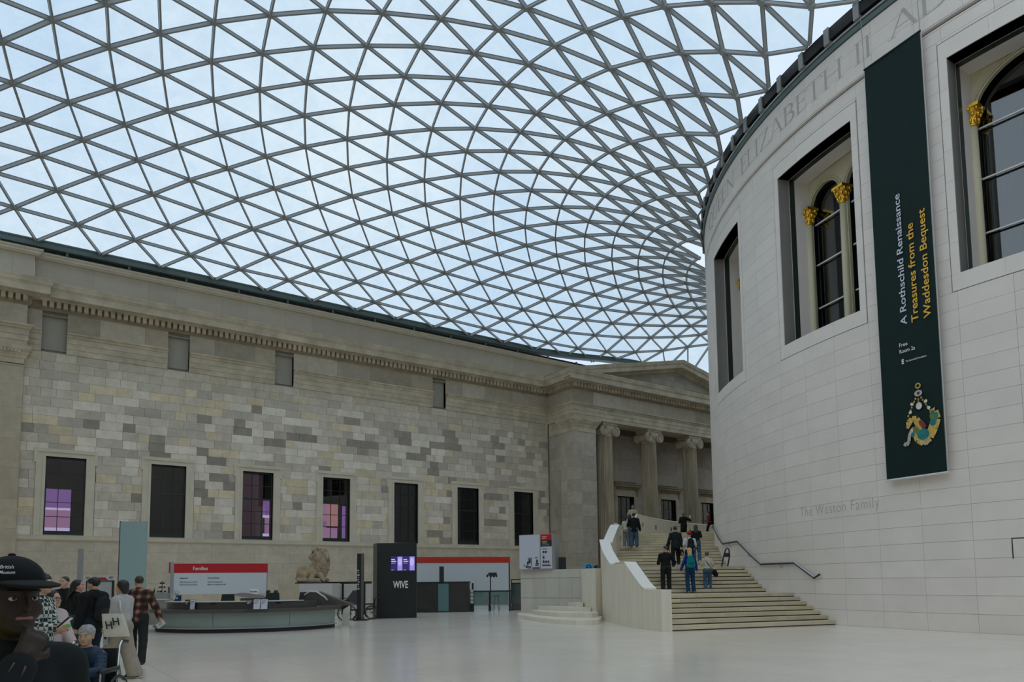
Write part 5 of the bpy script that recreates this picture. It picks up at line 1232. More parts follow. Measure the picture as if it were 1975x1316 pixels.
# shoe-box sized kit at the desk's left foot
o = gp(313, 27.0); tag(part('floor_box', M['ink'], None, lambda mb: (vbox(mb, o, -.12, .16, 0, .3, 0.11, .2), vbox(mb, o, -.1, .14, .02, .28, 0, .12))), 'small black box on the floor at left foot of desk', 'box')
# slanted pale panel at the right end of the desk
o = gp(667, 27.6); tag(part('slant_panel', smat('pale_slant_panel', (0.55, 0.54, 0.47), .6), None, lambda mb: mb.hexa([L2(o, -.16, 0, 0), L2(o, .1, .1, 0), L2(o, .1, .14, 0), L2(o, -.16, .05, 0), L2(o, -.09, 0, .62), L2(o, .14, .1, .78), L2(o, .14, .14, .78), L2(o, -.09, .05, .62)])), 'slanted pale panel leaning at right end of information desk', 'panel')

# ---------------------------------------------------------------- stone lion on its plinth
po = gp(589, 36.2)
pl = empty('statue_plinth', po, 'pale stone plinth with lavender right face under the lion', 'plinth')
PLM = smat('warm_plinth_stone', (0.5, 0.43, 0.31), .7, var=.08); PLP = smat('pale_plinth_side', (0.56, 0.54, 0.52), .6, var=.04)
part('left_face', PLM, pl, lambda mb: vbox(mb, po, -1.35, -.3, 0, 1.6, 0, 1.64)); part('right_face', PLP, pl, lambda mb: vbox(mb, po, -.3, 1.35, 0, 1.6, 0, 1.64)); part('base_slab', M['ink'], pl, lambda mb: vbox(mb, po, -.62, .86, .3, 1.3, 1.64, 1.7))

# ---------------------------------------------------------------- tall glass panel, posts and totem on the left
o = gp(254, 24.5)
tg = empty('glass_totem', o, 'tall pale blue green glass panel standing near the west wall', 'panel')
part('panel', smat('pale_aqua_panel', (0.3, 0.42, 0.43), .25, var=.03, scale=2), tg, lambda mb: vbox(mb, o, -.45, .46, 0, .05, .02, zz(254, 1005, 24.5))); part('edge', M['black'], tg, lambda mb: vbox(mb, o, -.475, -.45, -.005, .06, 0, zz(254, 1004, 24.5))); part('foot', M['steel'], tg, lambda mb: vbox(mb, o, -.5, .5, -.15, .2, 0, .03))
o = gp(152, 30); tag(part('steel_post', M['steel'], None, lambda mb: (vbox(mb, o, -.085, .03, 0, .12, 0, zz(152, 1059, 30)), vbox(mb, o, .03, .085, .0, .13, 0, zz(152, 1059, 30) + .01))), 'slim grey steel post before the west wall left of glass panel', 'post')
o = gp(193, 25.5)
bdk = empty('wheeled_kiosk', o, 'dark framed display board with red patterned header behind the visitors', 'display board')
part('board', smat('pale_grey_board', (0.42, 0.45, 0.47), .5), bdk, lambda mb: vbox(mb, o, -.45, .43, 0, .06, .5, 1.8)); part('frame', M['black'], bdk, lambda mb: (vbox(mb, o, .43, .47, -.01, .08, 0, 1.82), vbox(mb, o, -.49, -.45, -.01, .08, 0, 1.82), vbox(mb, o, -.49, .47, -.01, .08, 1.78, 1.82))); part('header', M['worktop'], bdk, lambda mb: vbox(mb, o, -.49, .45, -.01, .06, 1.82, 1.96)); part('red_arc', M['red'], bdk, lambda mb: mb.slab([L2(o, -.36, -.015, 1.83), L2(o, .3, -.015, 1.83), L2(o, .18, -.015, 1.93), L2(o, -.22, -.015, 1.93)], HV * -.004))
for s in (-.42, .4): part('curl', M['black'], bdk, lambda mb: mb.tube([L2(o, s + .07 * math.cos(t), -.02, 1.92 + .03 * math.sin(t)) for t in np.linspace(0, 5, 9)], .008, 5))

# black totem and gear between the desk and the screen wall
o = gp(696, 31.5)
tt = empty('black_totem', o, 'tall black totem with brown side standing left of the screen wall', 'totem')
part('front', M['black'], tt, lambda mb: vbox(mb, o, -.17, .0, 0, .16, 0.05, zz(696, 1068, 31.5))); part('side', smat('taupe_totem_side', (0.11, 0.1, 0.085), .4), tt, lambda mb: vbox(mb, o, .0, .1, .02, .16, .05, zz(696, 1067.5, 31.5))); part('foot', M['black'], tt, lambda mb: vbox(mb, o, -.3, .3, -.1, .3, 0, .05))
for k in range(9): part('white_mark', M['worktop'], tt, lambda mb: vbox(mb, o, -.15 + .03 * (k % 2), -.09 + .03 * (k % 3 == 0), -.006, 0, 1.35 + k * .1, 1.4 + k * .1))
def wchair(nm, o, lab, frame, cloth, grp=None, face=1.0, head=None):
    """a wheelchair: two big wheels, casters, seat, back, handles, armrests; head = direction it faces"""
    F = head or (-HV); F = Vector((F.x, F.y, 0)).normalized(); S = Vector((F.y, -F.x, 0)); r = empty(nm, o, lab, 'wheelchair', grp)
    q = lambda s, f, z: o + S * s + F * f + Z3 * z
    for s in (-.3, .3):
        part('wheel', M['black'], r, lambda mb: mb.tube([q(s, -.15 + .3 * math.cos(t), .3 + .3 * math.sin(t)) for t in np.linspace(0, 2 * PI, 22, endpoint=False)], .02, 6, closed=True), smooth=True)
        part('push_rim', frame, r, lambda mb: mb.tube([q(s * 1.12, -.15 + .25 * math.cos(t), .3 + .25 * math.sin(t)) for t in np.linspace(0, 2 * PI, 20, endpoint=False)], .009, 5, closed=True), smooth=True)
        part('spokes', frame, r, lambda mb: [mb.tube([q(s, -.15, .3), q(s, -.15 + .29 * math.cos(k * .785), .3 + .29 * math.sin(k * .785))], .005, 4) for k in range(8)] and None)
        part('caster', M['black'], r, lambda mb: mb.tube([q(s * .85, .38 + .08 * math.cos(t), .1 + .08 * math.sin(t)) for t in np.linspace(0, 2 * PI, 14, endpoint=False)], .022, 6, closed=True), smooth=True)
        part('side_frame', frame, r, lambda mb: mb.tube([q(s * .85, .4, .12), q(s * .85, .4, .42), q(s * .85, .3, .46), q(s * .85, -.2, .46), q(s * .85, -.22, .5), q(s * .85, -.28, .92), q(s * .85, -.33, .97), q(s * .85, -.43, .96)], .014, 7), smooth=True)
        part('armrest', M['black'], r, lambda mb: mb.tube([q(s * .9, -.22, .68), q(s * .9, .2, .68)], .03, 7), smooth=True)
        part('arm_post', frame, r, lambda mb: mb.tube([q(s * .9, .2, .67), q(s * .9, .22, .46)], .012, 6))
        part('grip', M['black'], r, lambda mb: mb.tube([q(s * .85, -.36, .97), q(s * .85, -.48, .955)], .02, 7))
        part('footrest', M['black'], r, lambda mb: mb.obox(q(s * .5, .5, .1), S, F, Z3, .1, .09, .012))
    part('seat', cloth, r, lambda mb: mb.obox(q(0, .05, .46), S, F, Z3, .25, .24, .025)); part('backrest', cloth, r, lambda mb: mb.obox(q(0, -.25, .7), S, F, Z3, .25, .02, .2))
    return r
wchair('wheelchair', gp(676, 31.9), 'empty black wheelchair parked between the desk and the black totem', M['black'], M['seat_black'], None, head=RV - HV * .3)
wchair('wheelchair', gp(711, 32.6), 'empty black wheelchair parked between the totem and the dark screen wall', M['black'], M['seat_black'], None, head=-RV - HV * .3)
o = gp(676, 33.4)
part_ = tag(part('smoked_screen', smat('smoky_mauve_panel', (0.075, 0.068, 0.078), .3), None, lambda mb: mb.add([L2(o, -.28, 0, .75), L2(o, .4, 0, .6), L2(o, .4, 0, 1.3), L2(o, .12, 0, 1.3), L2(o, -.28, .03, .75), L2(o, .4, .03, .6), L2(o, .4, .03, 1.3), L2(o, .12, .03, 1.3)], [(0, 1, 2, 3), (7, 6, 5, 4), (0, 4, 5, 1), (1, 5, 6, 2), (2, 6, 7, 3), (3, 7, 4, 0)]) or vbox(mb, o, .0, .04, .0, .03, 0, .7)), 'slanted smoky mauve screen panel behind the parked wheelchairs', 'screen')
# dark balustrade with pale infill behind the gear
o = gp(680, 38)
bal = empty('balustrade', o, 'dark framed balustrade with pale panels behind the totem', 'balustrade')
part('top_rail', M['black'], bal, lambda mb: vbox(mb, o, -1.4, 1.0, 0, .08, 1.6, 1.72))
for x in (-.98, -.52, .52, .62): part('post', M['black'], bal, lambda mb: vbox(mb, o, x - .05, x + .05, 0, .08, 0, 1.62))
for a, b_ in ((-1.35, -1.05), (-.9, -.6), (-.45, .45), (.7, .95)): part('infill_panel', PLP, bal, lambda mb: vbox(mb, o, a, b_, .02, .05, .15, 1.55))

# dark screen wall with two lit screens
s0, s1 = gp(719.5, 33.6), gp(803, 33.3); s00 = gp(727, 33.1); SB = (s1 - s00).normalized(); SN = Vector((-SB.y, SB.x, 0)); SL = (s1 - s00).length
sw = empty('screen_wall', (s00 + s1) / 2, 'tall dark green black display wall with two violet screens', 'display wall')
M['screen_wall'] = smat('dark_teal_black_panel', (0.007, 0.012, 0.0135), .4, var=.2, scale=1.2)
SH = zz(765, 1047.5, 33.2)
part('front', M['screen_wall'], sw, lambda mb: mb.slab([s00, s1, s1 + Z3 * SH, s00 + Z3 * SH], SN * .06)); part('body', smat('grey_side_panel', (0.1, 0.1, 0.1), .4), sw, lambda mb: mb.slab([s0 + SN * .0, s00 + SN * .03, s00 + SN * .03 + Z3 * SH, s0 + Z3 * SH], SN * .5)); part('back', M['ink'], sw, lambda mb: mb.slab([s00 + SN * .07, s1 + SN * .07, s1 + SN * .07 + Z3 * (SH - .01), s00 + SN * .07 + Z3 * (SH - .01)], SN * .42))
def sq(px0, px1, py0, py1, off): 
    t0, t1 = (px0 - 727) / 76, (px1 - 727) / 76; z0, z1 = zz(765, py1, 33.2), zz(765, py0, 33.2)
    return [s00 + SB * (SL * t0) - SN * off + Z3 * z0, s00 + SB * (SL * t1) - SN * off + Z3 * z0, s00 + SB * (SL * t1) - SN * off + Z3 * z1, s00 + SB * (SL * t0) - SN * off + Z3 * z1]
e_dk, e_vi, e_li, e_wh = emat('screen_indigo', (0.035, 0.03, 0.13), 1), emat('screen_violet', (0.3, 0.26, 0.75), 1), emat('screen_lilac', (0.5, 0.42, 0.86), 1), emat('screen_white', (0.75, 0.72, 0.95), 1)
for x0 in (753.5, 777):
    scr = part('screen', e_dk, sw, lambda mb: mb.slab(sq(x0, x0 + 23, 1073.5, 1101, .02), SN * .02))
    part('bright_column', e_vi, scr, lambda mb: mb.slab(sq(x0 + 13, x0 + 22.5, 1074, 1101, .026), SN * .004)); 
    part('arched_figure', e_li, scr, lambda mb: mb.add([(s00 + SB * (SL * ((x0 + 17.5 + 4.2 * math.cos(t)) - 727) / 76) - SN * .032 + Z3 * zz(765, 1084 - 8 * math.sin(t), 33.2)) for t in np.linspace(0, 2 * PI, 18, endpoint=False)], [tuple(range(18))]))
    for yy, w in ((1079, 7), (1082.5, 9.5), (1086, 8), (1099, 5)): part('caption_line', e_wh if yy < 1084 else e_vi, scr, lambda mb: mb.slab(sq(x0 + 1, x0 + 1 + w, yy, yy + 1.3, .026), SN * .004))
fit_text('wall_lettering', 'WIVE', sq(758, 787, 1121, 1134.5, .012)[0], SB, Z3, SL * 29 / 76, zz(765, 1121, 33.2) - zz(765, 1134.5, 33.2), M['white_cap'], sw, .02)

# red-topped white wall panel, dark counter and glass balustrade beyond
r0, r1 = gp(795, 41.5), gp(984, 43.2); rd = (r1 - r0).normalized(); rn_ = Vector((-rd.y, rd.x, 0)); RL = (r1 - r0).length
rw = empty('red_topped_panel', (r0 + r1) / 2, 'long pale grey wall panel topped by a red band behind dark counter', 'wall panel')
def rq(s0, s1, z0, z1, off=0.0): return [r0 + rd * (RL * s0) - rn_ * off + Z3 * z0, r0 + rd * (RL * s1) - rn_ * off + Z3 * z0, r0 + rd * (RL * s1) - rn_ * off + Z3 * z1, r0 + rd * (RL * s0) - rn_ * off + Z3 * z1]
zA, zB = zz(890, 1074.5, 42.3), zz(890, 1086, 42.3)
part('pale_panel', M['board_white'], rw, lambda mb: mb.slab(rq(0, .985, 0.0, zB), rn_ * .1)); part('red_band', smat('vermilion_band', (0.55, 0.03, 0.01), .5), rw, lambda mb: mb.slab(rq(0, 1.0, zB, zA, .02), rn_ * .14)); part('end_post', M['black'], rw, lambda mb: mb.slab(rq(.985, .997, 0, zB, .01), rn_ * .1)); part('seam', M['steel'], rw, lambda mb: mb.slab(rq(.64, .642, 0, zB - .9, .004), rn_ * .004))
for px, w, h in ((937, .05, .1), (943, .07, .13), (949, .08, .12), (955, .05, .1)):
    o = gp(px, 42); part('printed_figure', M['ink'], rw, lambda mb: mb.slab(rq((px - 795) / 189, (px - 795) / 189 + w / RL * 2, 1.9, 1.9 + h * 1.6, .006), rn_ * .004))
o = gp(854, 39.2); CT = zz(854, 1122.5, 39.2)
ct = empty('dark_counter', o, 'dark brown black counter with teal glass door right of the screen wall', 'counter')
M['dark_panel'] = smat('brown_black_panel', (0.035, 0.032, 0.03), .4, var=.2, scale=2)
part('left_panel', M['dark_panel'], ct, lambda mb: vbox(mb, o, -1.55, -.26, 0, .7, 0, CT - .06)); part('right_panel', M['dark_panel'], ct, lambda mb: vbox(mb, o, .33, 1.42, 0, .7, 0, CT - .06)); part('top', M['ink'], ct, lambda mb: vbox(mb, o, -1.6, 1.46, -.03, .75, CT - .06, CT)); part('teal_door', smat('teal_glass_door', (0.12, 0.22, 0.23), .2), ct, lambda mb: vbox(mb, o, -.25, .32, -.01, .05, .06, CT - .1)); part('door_back', M['dark_panel'], ct, lambda mb: vbox(mb, o, -.255, .325, .06, .6, 0, CT - .06))
o = gp(851, 39.0); o.z = CT
tag(part('upright_unit', M['ink'], None, lambda mb: (vbox(mb, o, -.12, .12, .1, .25, 0, .83), vbox(mb, o, -.02, .1, .085, .1, .05, .75))), 'narrow black upright unit standing on dark counter', 'unit')
o = gp(955, 40); GB = zz(950, 1140, 40)
gb = empty('glass_balustrade', o, 'low glass balustrade with black posts and rail beside dark counter', 'balustrade')
M['green_glass'] = glassmat('green_tinted_glass', (0.55, 0.68, 0.64), .06, body=(0.2, 0.26, 0.24), bodyfac=.25)
part('rail', M['black'], gb, lambda mb: vbox(mb, o, -1.28, .95, 0, .06, GB - .06, GB + .02)); part('low_rail', M['steel'], gb, lambda mb: vbox(mb, o, -1.2, .9, 0, .05, .3, .36))
for x in (-1.25, -.33, .8): part('post', M['black'], gb, lambda mb: vbox(mb, o, x - .05, x + .05, -.02, .08, 0, GB + (.45 if x < -1 else 0)))
for a, b_ in ((-1.18, -.4), (-.26, .73)): part('glass', M['green_glass'], gb, lambda mb: vbox(mb, o, a, b_, .02, .035, .36, GB - .06))
o = gp(946, 41.2); ps_ = empty('pole_sign', o, 'slim black pole carrying a small dark sign behind balustrade', 'sign')
part('pole', M['black'], ps_, lambda mb: vbox(mb, o, -.03, .03, 0, .06, 0, zz(946, 1110, 41.2))); part('plate', M['ink'], ps_, lambda mb: vbox(mb, o, -.12, .36, -.02, .02, zz(946, 1111, 41.2), zz(946, 1105, 41.2)))
o = gp(957, 41.0); stl = empty('stool', o, 'dark slender legged stool behind the glass balustrade', 'stool')
part('seat', M['black'], stl, lambda mb: mb.lathe([(.2, .78), (.21, .8), (.2, .84)], o, 14))
for k in range(4): part('leg', M['black'], stl, lambda mb: mb.tube([L2(o, .12 * math.cos(k * 1.57 + .6), .12 * math.sin(k * 1.57 + .6), .79), L2(o, .24 * math.cos(k * 1.57 + .6), .24 * math.sin(k * 1.57 + .6), 0)], .016, 6))
o = gp(909.5, 39.6); rk = empty('leaflet_rack', o, 'narrow white wire leaflet rack at right end of dark counter', 'rack')
part('frame', M['black'], rk, lambda mb: vbox(mb, o, -.1, .12, .1, .14, 0, 1.2))
for z in (.45, .65, .85, 1.05): part('leaflet', M['worktop'], rk, lambda mb: vbox(mb, o, -.07, .09, .05, .1, z, z + .16))
o = gp(995.5, 40.6); gc = empty('glazed_case', o, 'dark framed glazed case standing against the stone plinth', 'case')
part('frame', M['black'], gc, lambda mb: (vbox(mb, o, -.3, -.25, 0, .6, 0, 1.75), vbox(mb, o, .27, .32, 0, .6, 0, 1.75), vbox(mb, o, -.3, .32, 0, .6, 1.5, 1.56), vbox(mb, o, -.3, .32, 0, .6, 1.7, 1.76), vbox(mb, o, -.08, -.0, .1, .2, 0, 1.5))); part('glass', M['green_glass'], gc, lambda mb: vbox(mb, o, -.25, .27, .02, .04, .4, 1.5)); part('base', M['desk_dark'], gc, lambda mb: vbox(mb, o, -.25, .27, .02, .58, 0, .4)); part('lining', smat('teal_case_lining', (0.08, 0.12, 0.125), .5), gc, lambda mb: vbox(mb, o, -.25, .27, .5, .58, .4, 1.5))
# ---------------------------------------------------------------- figures: smooth blended bodies meshed from distance fields
def surfnet(F, lo, h):
    """surface of F<0 on a regular grid as quads (one vertex in every mixed cell)"""
    S = F < 0
    c = np.zeros(tuple(n - 1 for n in F.shape), np.int8)
    for i in (0, 1):
        for j in (0, 1):
            for k in (0, 1): c += S[i:i + c.shape[0], j:j + c.shape[1], k:k + c.shape[2]]
    I = np.argwhere((c > 0) & (c < 8))
    if len(I) == 0: return np.zeros((0, 3)), []
    acc = np.zeros((len(I), 3)); cnt = np.zeros(len(I))
    cor = [(i, j, k) for i in (0, 1) for j in (0, 1) for k in (0, 1)]
    for a in cor:
        for ax in range(3):
            if a[ax]: continue
            b_ = list(a); b_[ax] = 1
            fa = F[I[:, 0] + a[0], I[:, 1] + a[1], I[:, 2] + a[2]]; fb = F[I[:, 0] + b_[0], I[:, 1] + b_[1], I[:, 2] + b_[2]]
            m = (fa < 0) != (fb < 0); t = np.where(m, fa / np.where(fa - fb == 0, 1, fa - fb), 0)
            p = np.tile(np.array(a, float), (len(I), 1)); p[:, ax] += t
            acc[m] += p[m]; cnt[m] += 1
    V = (I + acc / cnt[:, None]) * h + lo
    idx = -np.ones(c.shape, np.int64); idx[tuple(I.T)] = np.arange(len(I))
    Q = []
    for ax in range(3):
        o1, o2 = [(1, 2), (2, 0), (0, 1)][ax]
        sl = [slice(1, -1)] * 3; sl[ax] = slice(0, -1)
        A = S[tuple(sl)]; sl2 = list(sl); sl2[ax] = slice(1, None); B = S[tuple(sl2)]
        E = np.argwhere(A != B); 
        if len(E) == 0: continue
        off = np.array([1, 1, 1]); off[ax] = 0; E = E + off
        e1 = np.zeros(3, int); e1[o1] = 1; e2 = np.zeros(3, int); e2[o2] = 1
        q = [idx[tuple((E - d).T)] for d in (e1 + e2, e2, np.zeros(3, int), e1)]
        q = np.stack(q, 1); fl = S[tuple(E.T)]
        q = np.where(fl[:, None], q, q[:, ::-1]); Q.append(q[(q >= 0).all(1)])
    return V, np.concatenate(Q)
class Field:
    def __init__(s): s.p = []; s.cut = []
    def cap(s, a, b_, ra, rb=None, k=0.03): s.p.append(('c', np.array(a, float), np.array(b_, float), ra, rb if rb is not None else ra, k)); return s
    def ell(s, c, r, k=0.03, R=None): s.p.append(('e', np.array(c, float), np.array(r, float), R, None, k)); return s
    def clip(s, n, d): s.cut.append((np.array(n, float), d)); return s       # keep n.p < d
    def mesh(s, h):
        los, his = [], []
        for t, a, b_, ra, rb, k in s.p:
            if t == 'c': m = max(ra, rb); los.append(np.minimum(a, b_) - m); his.append(np.maximum(a, b_) + m)
            else: m = b_.max(); los.append(a - m); his.append(a + m)
        lo = np.min(los, 0) - 3 * h; hi = np.max(his, 0) + 3 * h; n = np.ceil((hi - lo) / h).astype(int) + 1
        F = np.full(n, 0.6, np.float32); ax = [lo[i] + h * np.arange(n[i]) for i in range(3)]
        for t, a, b_, ra, rb, k in s.p:
            if t == 'c': m = max(ra, rb) + k + 2 * h; l, u = np.minimum(a, b_) - m, np.maximum(a, b_) + m
            else: m = b_.max() + k + 2 * h; l, u = a - m, a + m
            i0 = np.clip(np.floor((l - lo) / h).astype(int), 0, n); i1 = np.clip(np.ceil((u - lo) / h).astype(int) + 1, 0, n)
            sl = tuple(slice(i0[i], i1[i]) for i in range(3))
            X, Y, Z = np.meshgrid(*[ax[i][sl[i]] for i in range(3)], indexing='ij')
            if t == 'c':
                d = b_ - a; L = d @ d + 1e-12; tt = np.clip(((X - a[0]) * d[0] + (Y - a[1]) * d[1] + (Z - a[2]) * d[2]) / L, 0, 1)
                D = np.sqrt((X - a[0] - tt * d[0]) ** 2 + (Y - a[1] - tt * d[1]) ** 2 + (Z - a[2] - tt * d[2]) ** 2) - (ra + (rb - ra) * tt)
            else:
                x, y, z = X - a[0], Y - a[1], Z - a[2]
                if ra is not None: Rm = ra; x, y, z = Rm[0, 0] * x + Rm[1, 0] * y + Rm[2, 0] * z, Rm[0, 1] * x + Rm[1, 1] * y + Rm[2, 1] * z, Rm[0, 2] * x + Rm[1, 2] * y + Rm[2, 2] * z
                k0 = np.sqrt((x / b_[0]) ** 2 + (y / b_[1]) ** 2 + (z / b_[2]) ** 2); k1 = np.sqrt((x / b_[0] ** 2) ** 2 + (y / b_[1] ** 2) ** 2 + (z / b_[2] ** 2) ** 2)
                D = k0 * (k0 - 1) / np.maximum(k1, 1e-6)
            G = F[sl]; hh = np.clip(0.5 + 0.5 * (G - D) / k, 0, 1); F[sl] = G + (D - G) * hh - k * hh * (1 - hh)
        for nrm, d in s.cut:
            X, Y, Z = np.meshgrid(*ax, indexing='ij'); F = np.maximum(F, (nrm[0] * X + nrm[1] * Y + nrm[2] * Z - d).astype(np.float32))
        return surfnet(F, lo, h)
    def build(s, nm, mat, par_, h, T):
        V, Q = s.mesh(h); V = V @ T[0].T + T[1] - np.array(wloc(par_))
        me = bpy.data.meshes.new(nm); me.from_pydata(V.tolist(), [], Q.tolist() if len(Q) else []); me.materials.append(mat); me.shade_smooth()
        o = bpy.data.objects.new(nm, me); COL.objects.link(o); o.parent = par_; return o
def rotm(yaw, pitch=0, roll=0):
    cy_, sy, cp, sp, cr, sr = math.cos(yaw), math.sin(yaw), math.cos(pitch), math.sin(pitch), math.cos(roll), math.sin(roll)
    return np.array([[cy_, -sy, 0], [sy, cy_, 0], [0, 0, 1]]) @ np.array([[1, 0, 0], [0, cp, -sp], [0, sp, cp]]) @ np.array([[cr, 0, sr], [0, 1, 0], [-sr, 0, cr]])
def ik(a, c, l1, l2, pole):
    """middle joint of a two-bone limb bending towards pole"""
    a, c, pole = map(lambda v: np.array(v, float), (a, c, pole)); d = c - a; L = np.linalg.norm(d); Lm = min(L, (l1 + l2) * 0.995)
    u = d / L; c2 = a + u * Lm; x = (l1 * l1 - l2 * l2 + Lm * Lm) / (2 * Lm); y = math.sqrt(max(0, l1 * l1 - x * x)); p = pole - u * (pole @ u); p /= np.linalg.norm(p) + 1e-9
    return a + u * x + p * y, c2
FABRIC = {}
def cloth(name, col, rough=.85, var=.12, scale=14, **kw):
    if name not in FABRIC: FABRIC[name] = smat(name, col, rough, var=var, scale=scale, spec=.25, **kw)
    return FABRIC[name]
def skin(name, col):
    if name not in FABRIC: FABRIC[name] = smat(name, col, .55, var=.06, scale=20, spec=.35)
    return FABRIC[name]
SK = {'fair': skin('fair_skin', (0.52, 0.31, 0.23)), 'tan': skin('tan_skin', (0.42, 0.25, 0.16)), 'olive': skin('olive_skin', (0.48, 0.3, 0.2)), 'deep': skin('deep_skin', (0.035, 0.02, 0.014))}
HAIR = {'black': smat('black_hair', (0.008, 0.007, 0.007), .45), 'brown': smat('brown_hair', (0.035, 0.02, 0.012), .5), 'blonde': smat('blonde_hair', (0.5, 0.36, 0.16), .5, var=.25, scale=25), 'grey': smat('grey_hair', (0.3, 0.3, 0.3), .55, var=.35, scale=30), 'ash': smat('ash_brown_hair', (0.12, 0.085, 0.07), .5, var=.3, scale=25)}
EYE = smat('eye_white', (0.6, 0.58, 0.55), .3); PUP = smat('dark_iris', (0.01, 0.008, 0.006), .2); LIP = smat('lip', (0.32, 0.13, 0.11), .5)

def person(label, org, heading, H=1.75, w=1.0, skin_='fair', hair=('brown', 'short'), head=(0, 0), feet=None, hands=None, elbow=None, knee=None, lean=0.0, top=None, sleeve='long', bottom=None, shoes=None, loose=.012, h=.011, tuck=False, fem=False, seated=False, face=False, skirt=None, wide=0.0, collar=False, curl=(.6, .6), hem=None, hz=0.0, palmf=None, beard=None, jacket=None, glove=None, extra=None):
    """one standing, walking or seated figure; local x = its right, y = ahead, z = up"""
    th = R_(heading); F = HV * math.cos(th) + RV * math.sin(th); S = RV * math.cos(th) - HV * math.sin(th)
    T = (np.array([[S.x, F.x, 0], [S.y, F.y, 0], [0, 0, 1.0]]), np.array(org))
    root = empty('person', org, label, 'person'); k = H / 1.75
    P = lambda x, y, z: np.array([x * k * 1.0, y * k, z * k]) + np.array([0, lean * max(0, z - .9) * k, hz])
    B = Field(); wx = w
    hip = [P(-.09 * wx, 0, .93), P(.09 * wx, 0, .93)]
    if feet is None: feet = [(-.11, .0, 0), (.11, .04, 0)]
    ft = [np.array(f, float) * np.array([1, 1, 1]) for f in feet]
    legs = []
    for i in (0, 1):
        ank = ft[i] + np.array([0, -.05 * k, .085 * k]); kn, ank = ik(hip[i], ank, .45 * k, .43 * k, (0.08 * (i * 2 - 1), 1, 0.0) if knee is None else knee[i]); legs.append((hip[i], kn, ank, ft[i]))
    sw = (.152 if fem else .178) * wx
    sh = [P(-sw, -.01, 1.405), P(sw, -.01, 1.405)]
    if hands is None: hands = [(-.27, .06, .82), (.27, .06, .82)]
    arms = []
    for i in (0, 1):
        el, wr = ik(sh[i], np.array(hands[i], float), .29 * k, .255 * k, (.35 * (i * 2 - 1), -1, -.1) if elbow is None or elbow[i] is None else elbow[i]); arms.append((sh[i], el, wr))
    HC = P(0, .02, 1.64); RH = rotm(-R_(head[0]), R_(head[1])); hp = lambda x, y, z: HC + RH @ (np.array([x, y, z]) * k)
    # torso
    def torso(Fd, g=0.0, low=True):
        cw = .93 if fem else 1.0
        Fd.ell(P(0, 0, 1.30), np.array([.168 * wx * cw + g, .105 * wx + g, .17 + g]) * k, .06); Fd.ell(P(0, .0, 1.1), np.array([(.125 if fem else .148) * wx + g, .098 * wx + g, .15 + g]) * k, .06)
        if fem: Fd.ell(P(-.07, .075, 1.27), np.array([.07 + g, .055 + g, .065 + g]) * k, .03); Fd.ell(P(.07, .075, 1.27), np.array([.07 + g, .055 + g, .065 + g]) * k, .03)
        [Fd.cap(P(q * .03, -.015, 1.455), sh[(q + 1) // 2] + np.array([0, 0, .0]), (.05 + g) * k, (.052 + g) * k, .045) for q in (-1, 1)]; Fd.cap(P(0, -.015, 1.38), P(0, -.01, 1.47), (.075 + g * .5) * k, .06 * k, .05)
        if low: pelvis(Fd, g)
    def pelvis(Fd, g=0.0):
        Fd.ell(P(0, -.01, .97), np.array([(.165 if fem else .158) * wx + g, .115 * wx + g, .13 + g]) * k, .05)
        for s in (-1, 1): Fd.ell(P(s * .075, -.055, .93), np.array([.085 + g, .085 + g, .09 + g]) * k, .04)
    def leg(Fd, i, g=0.0, upto=1.0, flare=0.0):
        a, b_, c, f = legs[i]
        Fd.cap(a, b_, (.088 * wx + g) * k, (.057 + g * 1.5 + flare * .5) * k, .04)
        e = b_ + (c - b_) * upto; Fd.cap(b_, e, (.057 + g * 1.5 + flare * .5) * k, (.038 + g + (.022 if g else 0) + flare) * k, .03)
        Fd.ell(b_ * .72 + c * .28 + np.array([0, -.015 * k, 0]), np.array([.046 + g * 1.4, .05 + g * 1.4, .09 + g]) * k, .03)
    def arm(Fd, i, g=0.0, t0=0.0, t1=1.0):
        a, b_, c = arms[i]
        if t0 < 1: Fd.cap(a, a + (b_ - a) * min(1, t1), (.05 * wx + g) * k, (.05 + (.04 - .05) * min(1, t1) + g) * k, .035)
        if t1 > 1: Fd.cap(b_, b_ + (c - b_) * (t1 - 1), (.04 + g) * k, (.04 + (.028 - .04) * (t1 - 1) + g) * k, .02)
    def hand(Fd, i, g=0.0):
        a, b_, c = arms[i]; d = (c - b_) / (np.linalg.norm(c - b_) + 1e-9); s = i * 2 - 1
        pf = np.array([-s, .2, 0.0]) if palmf is None or palmf[i] is None else np.array(palmf[i], float)     # palm facing
        pf = pf - d * (pf @ d); pf /= np.linalg.norm(pf) + 1e-9; sd = np.cross(d, pf)                         # across the knuckles
        if sd @ np.array([0, 1, 0.3]) < 0: sd = -sd                                                            # towards the thumb
        q = k * 1.0; Fd.cap(c, c + d * .03 * q, (.028 + g) * q, (.03 + g) * q, .012)
        for u in (-.027, -.009, .009, .027): Fd.cap(c + (d * .02 + sd * u * .7) * q, c + (d * .085 + sd * u) * q, (.014 + g) * q, (.0125 + g) * q, .012)
        for u, L in ((-.03, .06), (-.01, .075), (.01, .08), (.03, .072)):
            p0 = c + (d * .085 + sd * u) * q; cu = curl[i]; a1 = cu * .9; d1 = d * math.cos(a1) + pf * math.sin(a1); p1 = p0 + d1 * L * .5 * q; a2 = cu * 2.1; d2 = d * math.cos(a2) + pf * math.sin(a2)
            Fd.cap(p0, p1, (.0105 + g) * q, (.0095 + g) * q, .005); Fd.cap(p1, p1 + d2 * L * .5 * q, (.0095 + g) * q, (.008 + g) * q, .004)
